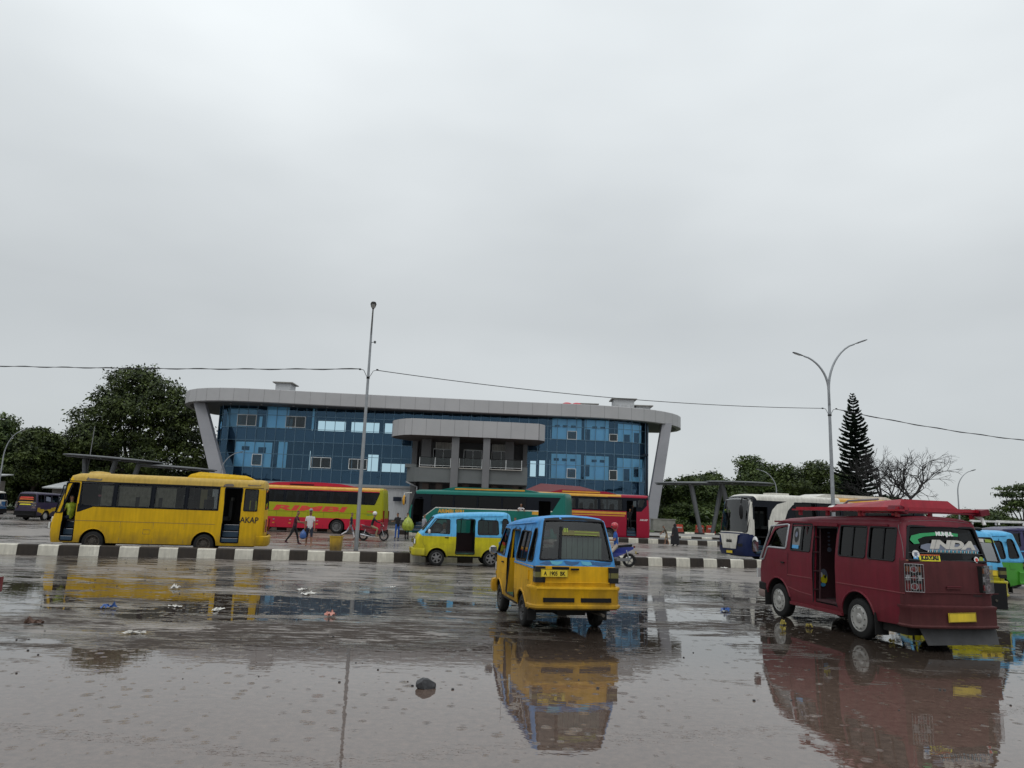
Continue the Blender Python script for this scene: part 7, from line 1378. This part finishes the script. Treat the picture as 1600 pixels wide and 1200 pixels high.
mb = MB(); mb.box((-10.9, 27.75, .20), (1.1, .25, .06), 'decal_red', Matrix.Rotation(.1, 3, 'Z')); o = mb.done('red_plank', ); setp(o, 'red board lying behind the kerb below the rear door of the yellow bus', 'board')
# 7 red and lime coach

RI = thing('coach', 'red and lime-green coach with big red lettering along its side', 'coach', (-15.05, 56.25, 0), pi, 'buses')
def icol(x, z):
    if z < 1.10: return 'coach_red'
    if z < 2.15: return 'lime'
    if x < -5.45-(z-2.3)*-.0 and z < 3.2 or x < -5.25-(3.1-z)*-.33*0 and z < 2.2: return 'lime'
    if z < 3.07: return 'band_black' if x > -5.62 else 'lime'
    if z < 3.13: return 'coach_red'
    if z < 3.22: return 'coach_gold'
    return 'coach_red' if x > -4.0 else 'coach_gold'
cut = [((0, z), (0, 1)) for z in (1.10, 2.15, 3.07, 3.13, 3.22)]+[((-5.62, 0), (1, 0)), ((-4.0, 0), (1, 0))]
WN = [(4.4, 3.1), (2.95, 1.5), (1.35, -.1), (-.25, -1.7), (-1.85, -3.3), [(-4.45, 2.24), (-5.28, 2.24), (-5.58, 3.05), (-4.45, 3.05)]]
vI = coach(RI, 6.0, 6.0, 3.42, icol, WN, (2.22, 3.03), (3.3, -2.57), 1, doors=[], zb=.33, gm='glass_tint', extra_cuts=cut, rear_rake=.12, pillar='band_black', rearwin=False)
t_ = vI.sidetext('RIMBI', -.43, 1.58, 1, .50, 'decal_red', .022, 4.4, 'lettering', .15)
for a, z, s_, m in ((-5.0, 1.62, .16, 'decal_red'), (-5.0, 1.40, .1, 'decal_green')): vI.sidetext('ARIMBI' if m == 'decal_red' else 'EXECUTIVE', a, z, 1, s_*.9, m, .003, 1.2)
for k in range(7): vI.line([(4.2-1.15*k, .4), (4.2-1.15*k, 1.5)], 1, 'seal', .008, 'panel_seam')
vI.line([(4.4-.5*k, 1.5) for k in range(20)], 1, 'seal', .008, 'panel_seam')
for x in (-3.54, -4.35): vI.line([(x, .35), (x, 3.1)], 1, 'black', .03, 'door_edge')
for x in (2.0, .8, -.4, -1.2): mb = MB(); mb.b2((x, 1.225, .62), (x+.16, 1.235, .68), 'coach_gold'); mb.b2((x, 1.225, .86), (x+.12, 1.235, .93), 'silver'); mb.done('latch', RI)
for k in range(6): vI.line([(-4.6, .5+.09*k), (-5.5, .5+.09*k)], 1, 'black', .01, 'vent_slat')
mb = MB(); mb.prism(rpoly([(3.2, 3.40), (-3.9, 3.40), (-2.6, 3.62), (-1.0, 3.68), (.5, 3.68), (2.2, 3.6)], .1), -.85, .85, 'coach_red', lambda a, c_, hh: (a, hh, c_)); mb.done('air_conditioner', RI); mb = MB(); mb.b2((1.2, .855, 3.44), (-.6, .87, 3.52), 'black'); mb.done('vent', RI)
mb = MB(); mb.box((-5.94, 1.08, 1.35), (.12, .12, .85), 'red_lens'); mb.done('tail_light', RI); mb = MB(); mb.box((-5.94, -1.08, 1.35), (.12, .12, .85), 'red_lens'); mb.done('tail_light', RI)
# 8 teal coach
a0, a1 = Vector((-7.65, 54.2)), Vector((4.25, 50.6)); d = (a0-a1).normalized(); ang = atan2(d.y, d.x); lft = Vector((-d.y, d.x)); c = (a0+a1)/2-lft*1.22
RG = thing('coach', 'long teal coach with blacked-out windows behind the two small vans', 'coach', (c.x, c.y, 0), ang, 'buses')
def gcol(x, z):
    lim = 2.12 if x < 3.6 else 2.12-(x-3.6)*.75
    if x < -5.0-(z-2.2)*.6: return 'coach_teal'
    if z > 3.10 or x > 5.5: return 'coach_teal'
    if z > lim+.07: return 'band_black'
    if z > lim: return 'offwhite'
    if -4.1 < x < -3.55 and z > 2.12+(x+3.55)*.6-.1 and z > 1.6: return 'coach_gold'
    return 'coach_teal'
cut = [((0, z), (0, 1)) for z in (3.10, 2.12, 2.19, 1.9)]+[((3.6, 2.12), (.6, .8)), ((3.6, 2.19), (.6, .8))]+[((-5.0, 2.2), (1, .6))]+[((-3.55, 0), (1, 0)), ((-4.1, 0), (1, 0)), ((5.5, 0), (1, 0))]
vG = coach(RG, 6.0, 5.95, 3.45, gcol, [(4.0, 2.3), (2.2, .5), (.4, -1.3), (-1.4, -3.1)], (2.24, 3.05), (3.4, -2.6), 1, doors=[(5.35, 4.55, .42, 2.75), (-4.0, -4.85, .45, 2.85)], zb=.34, gm='glass_dark', extra_cuts=cut, rear_rake=.08, pillar='band_black', rearwin=False, seats=False)
vG.sidetext('ARIMBI SERI', 2.4, 1.80, 1, .36, 'coach_gold', .012, 1.05)
mb = MB(); mb.prism(rpoly([(3.4, 3.43), (-3.9, 3.43), (-2.9, 3.60), (2.3, 3.66)], .1), -.9, .9, 'coach_teal', lambda a, c_, hh: (a, hh, c_)); mb.b2((2.3, .903, 3.47), (-2.9, .92, 3.57), 'coach_gold'); mb.done('air_conditioner', RG)
mirror(RG, 6.05, 1.05, 2.6, 1, 'coach_gold', (.12, .22, .62), .25); mb = MB(); mb.tube([(5.6, 1.0, 3.15), (6.1, 1.15, 3.1), (6.1, 1.25, 2.9)], .035, 'offwhite', 6); mb.done('mirror_arm', RG)
r, j = person('person', 'person leaning out of the middle window of the teal coach', (*(c+d*-2.7+lft*1.0), 0), -1.57, dict(lt=10, lean=25, la=60, ra=60, le=20, re=20), dict(shirt='cloth_white'), 'people inside vehicles', z=1.9, grounded=False)
# 9 crimson coach
RK = thing('coach', 'crimson coach with orange stripes seen right of the teal coach', 'coach', (5.95-.3, 61.9, 0), pi, 'buses')
def kcol(x, z):
    if z < 2.0: return 'coach_crimson'
    if z < 2.08 and x > -3.9: return 'coach_gold'
    if z < 2.16: return 'coach_crimson'
    if z < 2.34 and x > -4.0: return 'coach_gold'
    if z < 2.42: return 'coach_crimson'
    if z < 3.52 and x > -5.75 and x > -5.25-(z-2.42)*.9: return 'band_black'
    if 3.52 < z < 3.64 and x > -2.5: return 'coach_gold'
    return 'coach_crimson'
cut = [((0, z), (0, 1)) for z in (2.0, 2.08, 2.16, 2.34, 2.42, 3.52, 3.64)]+[((-5.25, 2.42), (1, .9))]+[((x, 0), (1, 0)) for x in (-5.75, -4.0, -3.9, -2.5)]
vK = coach(RK, 6.0, 6.0, 3.78, kcol, [(4.2, 2.2), (2.0, .1), (-.1, -1.7), (-1.9, -3.7), [(-4.95, 2.75), (-5.35, 2.75), (-5.6, 3.4), (-4.95, 3.4)]], (2.5, 3.38), (3.3, -2.6), 1, doors=[(-4.05, -4.85, .45, 3.3)], zb=.36, gm='glass_mid', extra_cuts=cut, rear_rake=.1, pillar='band_black', rearwin=False)
vK.sidetext('PO.INDAH', -5.5, 1.70, 1, .15, 'decal_white', .004, 1.3) if 0 else vK.sidetext('AKAP', -5.45, 1.70, 1, .20, 'decal_white', .004, 1.3)
mb = MB(); mb.prism(rpoly([(2.2, 3.76), (-3.3, 3.76), (-2.4, 3.95), (1.3, 4.0)], .1), -.9, .9, 'coach_crimson', lambda a, c_, hh: (a, hh, c_)); mb.b2((1.2, .903, 3.80), (-1.9, .92, 3.92), 'coach_gold'); mb.done('air_conditioner', RK)
person('person', 'dark figure standing with raised arm in the doorway of the crimson coach', (10.0, 61.1, 0), -1.4, dict(la=150, le=20, ra=10, lean=8), dict(shirt='cloth_black', sleeve2='cloth_black', fore='cloth_black'), 'people inside vehicles', z=.95)
person('person', 'person in red top sitting inside the crimson coach near its door', (8.5, 61.3, 0), 3.1, dict(lt=80, rt=80, lk=80, rk=80), dict(shirt='cloth_red'), 'people inside vehicles', z=2.1, grounded=False)
# 10 white and navy coach
d = Vector((-.951, -.309)); ang = atan2(d.y, d.x); lft = Vector((-d.y, d.x)); near = Vector((11.75, 37.1)); c = near-d*6.0-lft*1.22
RW = thing('coach', 'white and navy coach with large curved windscreen behind the red microbus', 'coach', (c.x, c.y, 0), ang, 'buses')
ARC = [(3.55, 1.3), (3.5, 2.2), (3.32, 2.6), (3.0, 2.9), (2.4, 3.06)]
def wcol(x, z):
    if x > 5.42:
        return 'navy' if z < .95 or (z < 1.35 and x < 5.75) else 'offwhite'
    if z > 3.10: 
        if -1.6 > x > -2.0 or -4.3 > x > -4.6: return 'coach_gold'
        if -2.0 > x > -2.9: return 'coach_red'
        if -2.9 > x > -4.3: return 'brown_stripe'
        return 'offwhite'
    xb = 3.5
    for (xa, za), (xc, zc) in zip(ARC, ARC[1:]):
        if za <= z <= zc: xb = xa+(xc-xa)*(z-za)/(zc-za)
    if z > 2.1 and x > xb+.95 and z < 3.06: return 'band_black'
    if x > xb and z > 1.3 or z > 3.06: return 'offwhite'
    if z < 1.3: return 'navy'
    if z < 1.95: return 'offwhite'
    return 'band_black' if z < 3.06 else 'offwhite'

cut = [((0, z), (0, 1)) for z in (3.10, 3.06, 1.3, .95, 1.35, 1.95, 2.2, 2.6, 2.9)]+[((x, 0), (1, 0)) for x in (5.42, 5.75, 3.9, -1.6, -2.0, -2.9, -4.3, -4.6)]+[((a_[0], a_[1]), (c_[1]-a_[1], a_[0]-c_[0])) for a_, c_ in zip(ARC, ARC[1:])]+[((a_[0]+.95, a_[1]), (c_[1]-a_[1], a_[0]-c_[0])) for a_, c_ in zip(ARC, ARC[1:])]+[((0, 2.1), (0, 1))]
ff = [(5.9, .30), (6.0, .55), (6.0, .95), (5.98, 1.22), (5.93, 1.42), (5.82, 2.35), (5.66, 3.10)]
vW = coach(RW, 5.96, 5.9, 3.42, wcol, [(2.9, 1.5), (1.35, .0), (-.15, -1.6), (-1.75, -3.2), (-3.35, -4.9)], (2.05, 3.02), (3.5, -2.6), 1, doors=[(5.35, 4.55, .42, 2.75)], zb=.30, gm='glass_dark', extra_cuts=cut, ffront=ff, rearwin=False, rr=.2, pillar='band_black', wsw=.97, wsg='glass_screen')
b = MB(); b.patch(rpoly([(-.26, 0), (.26, 0), (.22, .16), (-.22, .16)], .05), [], [], lambda a, z: (6.03, a, .92+z), lambda a, z: 'black', False); b.done('grille', RW)
for sd in (1, -1): mb = MB(); mb.box((5.93, sd*.82, .82), (.10, .30, .14), 'black_lens', Matrix.Rotation(sd*.3, 3, 'Z')); mb.done('headlight', RW)
mb = MB(); mb.prism([(-.55, .62), (.55, .62), (.72, 1.28), (.95, 1.36), (-.95, 1.36), (-.72, 1.28)], 6.015, 6.03, 'offwhite', lambda a, c_, hh: (hh, a, c_)); mb.done('front_mask', RW)
plate(RW, (6.02, 0, .45), .5, .14, '', 1); mb = MB(); mb.b2((5.70, -.80, 2.42), (5.72, -.28, 2.58), 'decal_lime'); mb.done('windscreen_sign', RW)
mb = MB(); mb.tube([(5.6, 1.0, 3.1), (6.0, 1.12, 3.15), (6.1, 1.15, 2.9)], .04, 'black', 8); mb.ball((6.08, 1.13, 2.45), (.09, .13, .38), 'black', 12, 8); mb.done('mirror', RW)
mb = MB(); mb.ball((5.5, 1.42, 1.0), (.10, .2, .28), 'mirror_white', 12, 8); mb.tube([(5.3, 1.1, 1.1), (5.5, 1.4, 1.1)], .03, 'black', 6); mb.done('open_flap', RW)
mb = MB(); mb.prism(rpoly([(1.2, 3.40), (-3.9, 3.40), (-3.4, 3.55), (.6, 3.56)], .06), -.8, .8, 'offwhite', lambda a, c_, hh: (a, hh, c_)); mb.done('air_conditioner', RW); mb = MB(); mb.b2((3.6, -.4, 3.40), (2.6, .4, 3.50), 'offwhite'); mb.done('roof_hatch', RW)
# 11 red car whose corner just enters the photo at the left

RT = thing('car', 'red car of which only a sliver shows at the left edge of the photo', 'car', (-7.52, 8.6, 0), radians(-86))
C = [(1.85, .30), (1.92, .5), (1.90, .72), (1.80, .86), (1.2, .98), (.95, 1.02), (.45, 1.38), (.2, 1.46), (-.5, 1.50), (-1.2, 1.46), (-1.55, 1.38), (-1.75, 1.0), (-1.85, .9), (-1.90, .6), (-1.85, .32)]
def Wc(x, z): return .83-.25*max(0, z-.9)/.6-.14*max(0, (abs(x)-1.2)/.7)**2-.03*max(0, .5-z)/.2
Hc = dict(a=dict(p=rpoly([(.80, 1.0), (-.05, 1.0), (-.05, 1.36), (.32, 1.36)][::-1], .04), side='B'), b=dict(p=rpoly([(-.15, 1.0), (-1.3, 1.0), (-1.15, 1.36), (-.15, 1.36)][::-1], .05), side='B'))
wsC = dict(p=rpoly([(-.86, 5.1), (.86, 5.1), (.8, 6.0), (-.8, 6.0)], .05)); rgC = dict(p=rpoly([(-.8, 10.1), (.8, 10.1), (.8, 10.9), (-.8, 10.9)], .05))
vT = Vehicle(RT, C, Wc, (1.2, -1.2), .29, .35, .28, lambda t: .09, lambda x, z: 'car_red', bulge=.05, holes=list(Hc.values()), shell_holes=[wsC, rgC]); vT.finish(); vT.wh('alloy', .18)
for sd in (1, -1):
    for h_ in Hc.values(): vT.window(h_, sd, gm='glass_tint')
    mb = MB(); mb.box((1.78, sd*.58, .70), (.12, .26, .14), 'clear_lens'); mb.done('headlight', RT); mb = MB(); mb.box((-1.84, sd*.62, .80), (.08, .22, .2), 'red_lens'); mb.done('tail_light', RT); mirror(RT, .75, sd*.80, 1.02, sd, 'car_red')
vT.swindow(wsC, 'glass_mid'); vT.swindow(rgC, 'glass_tint', 'rear_window')
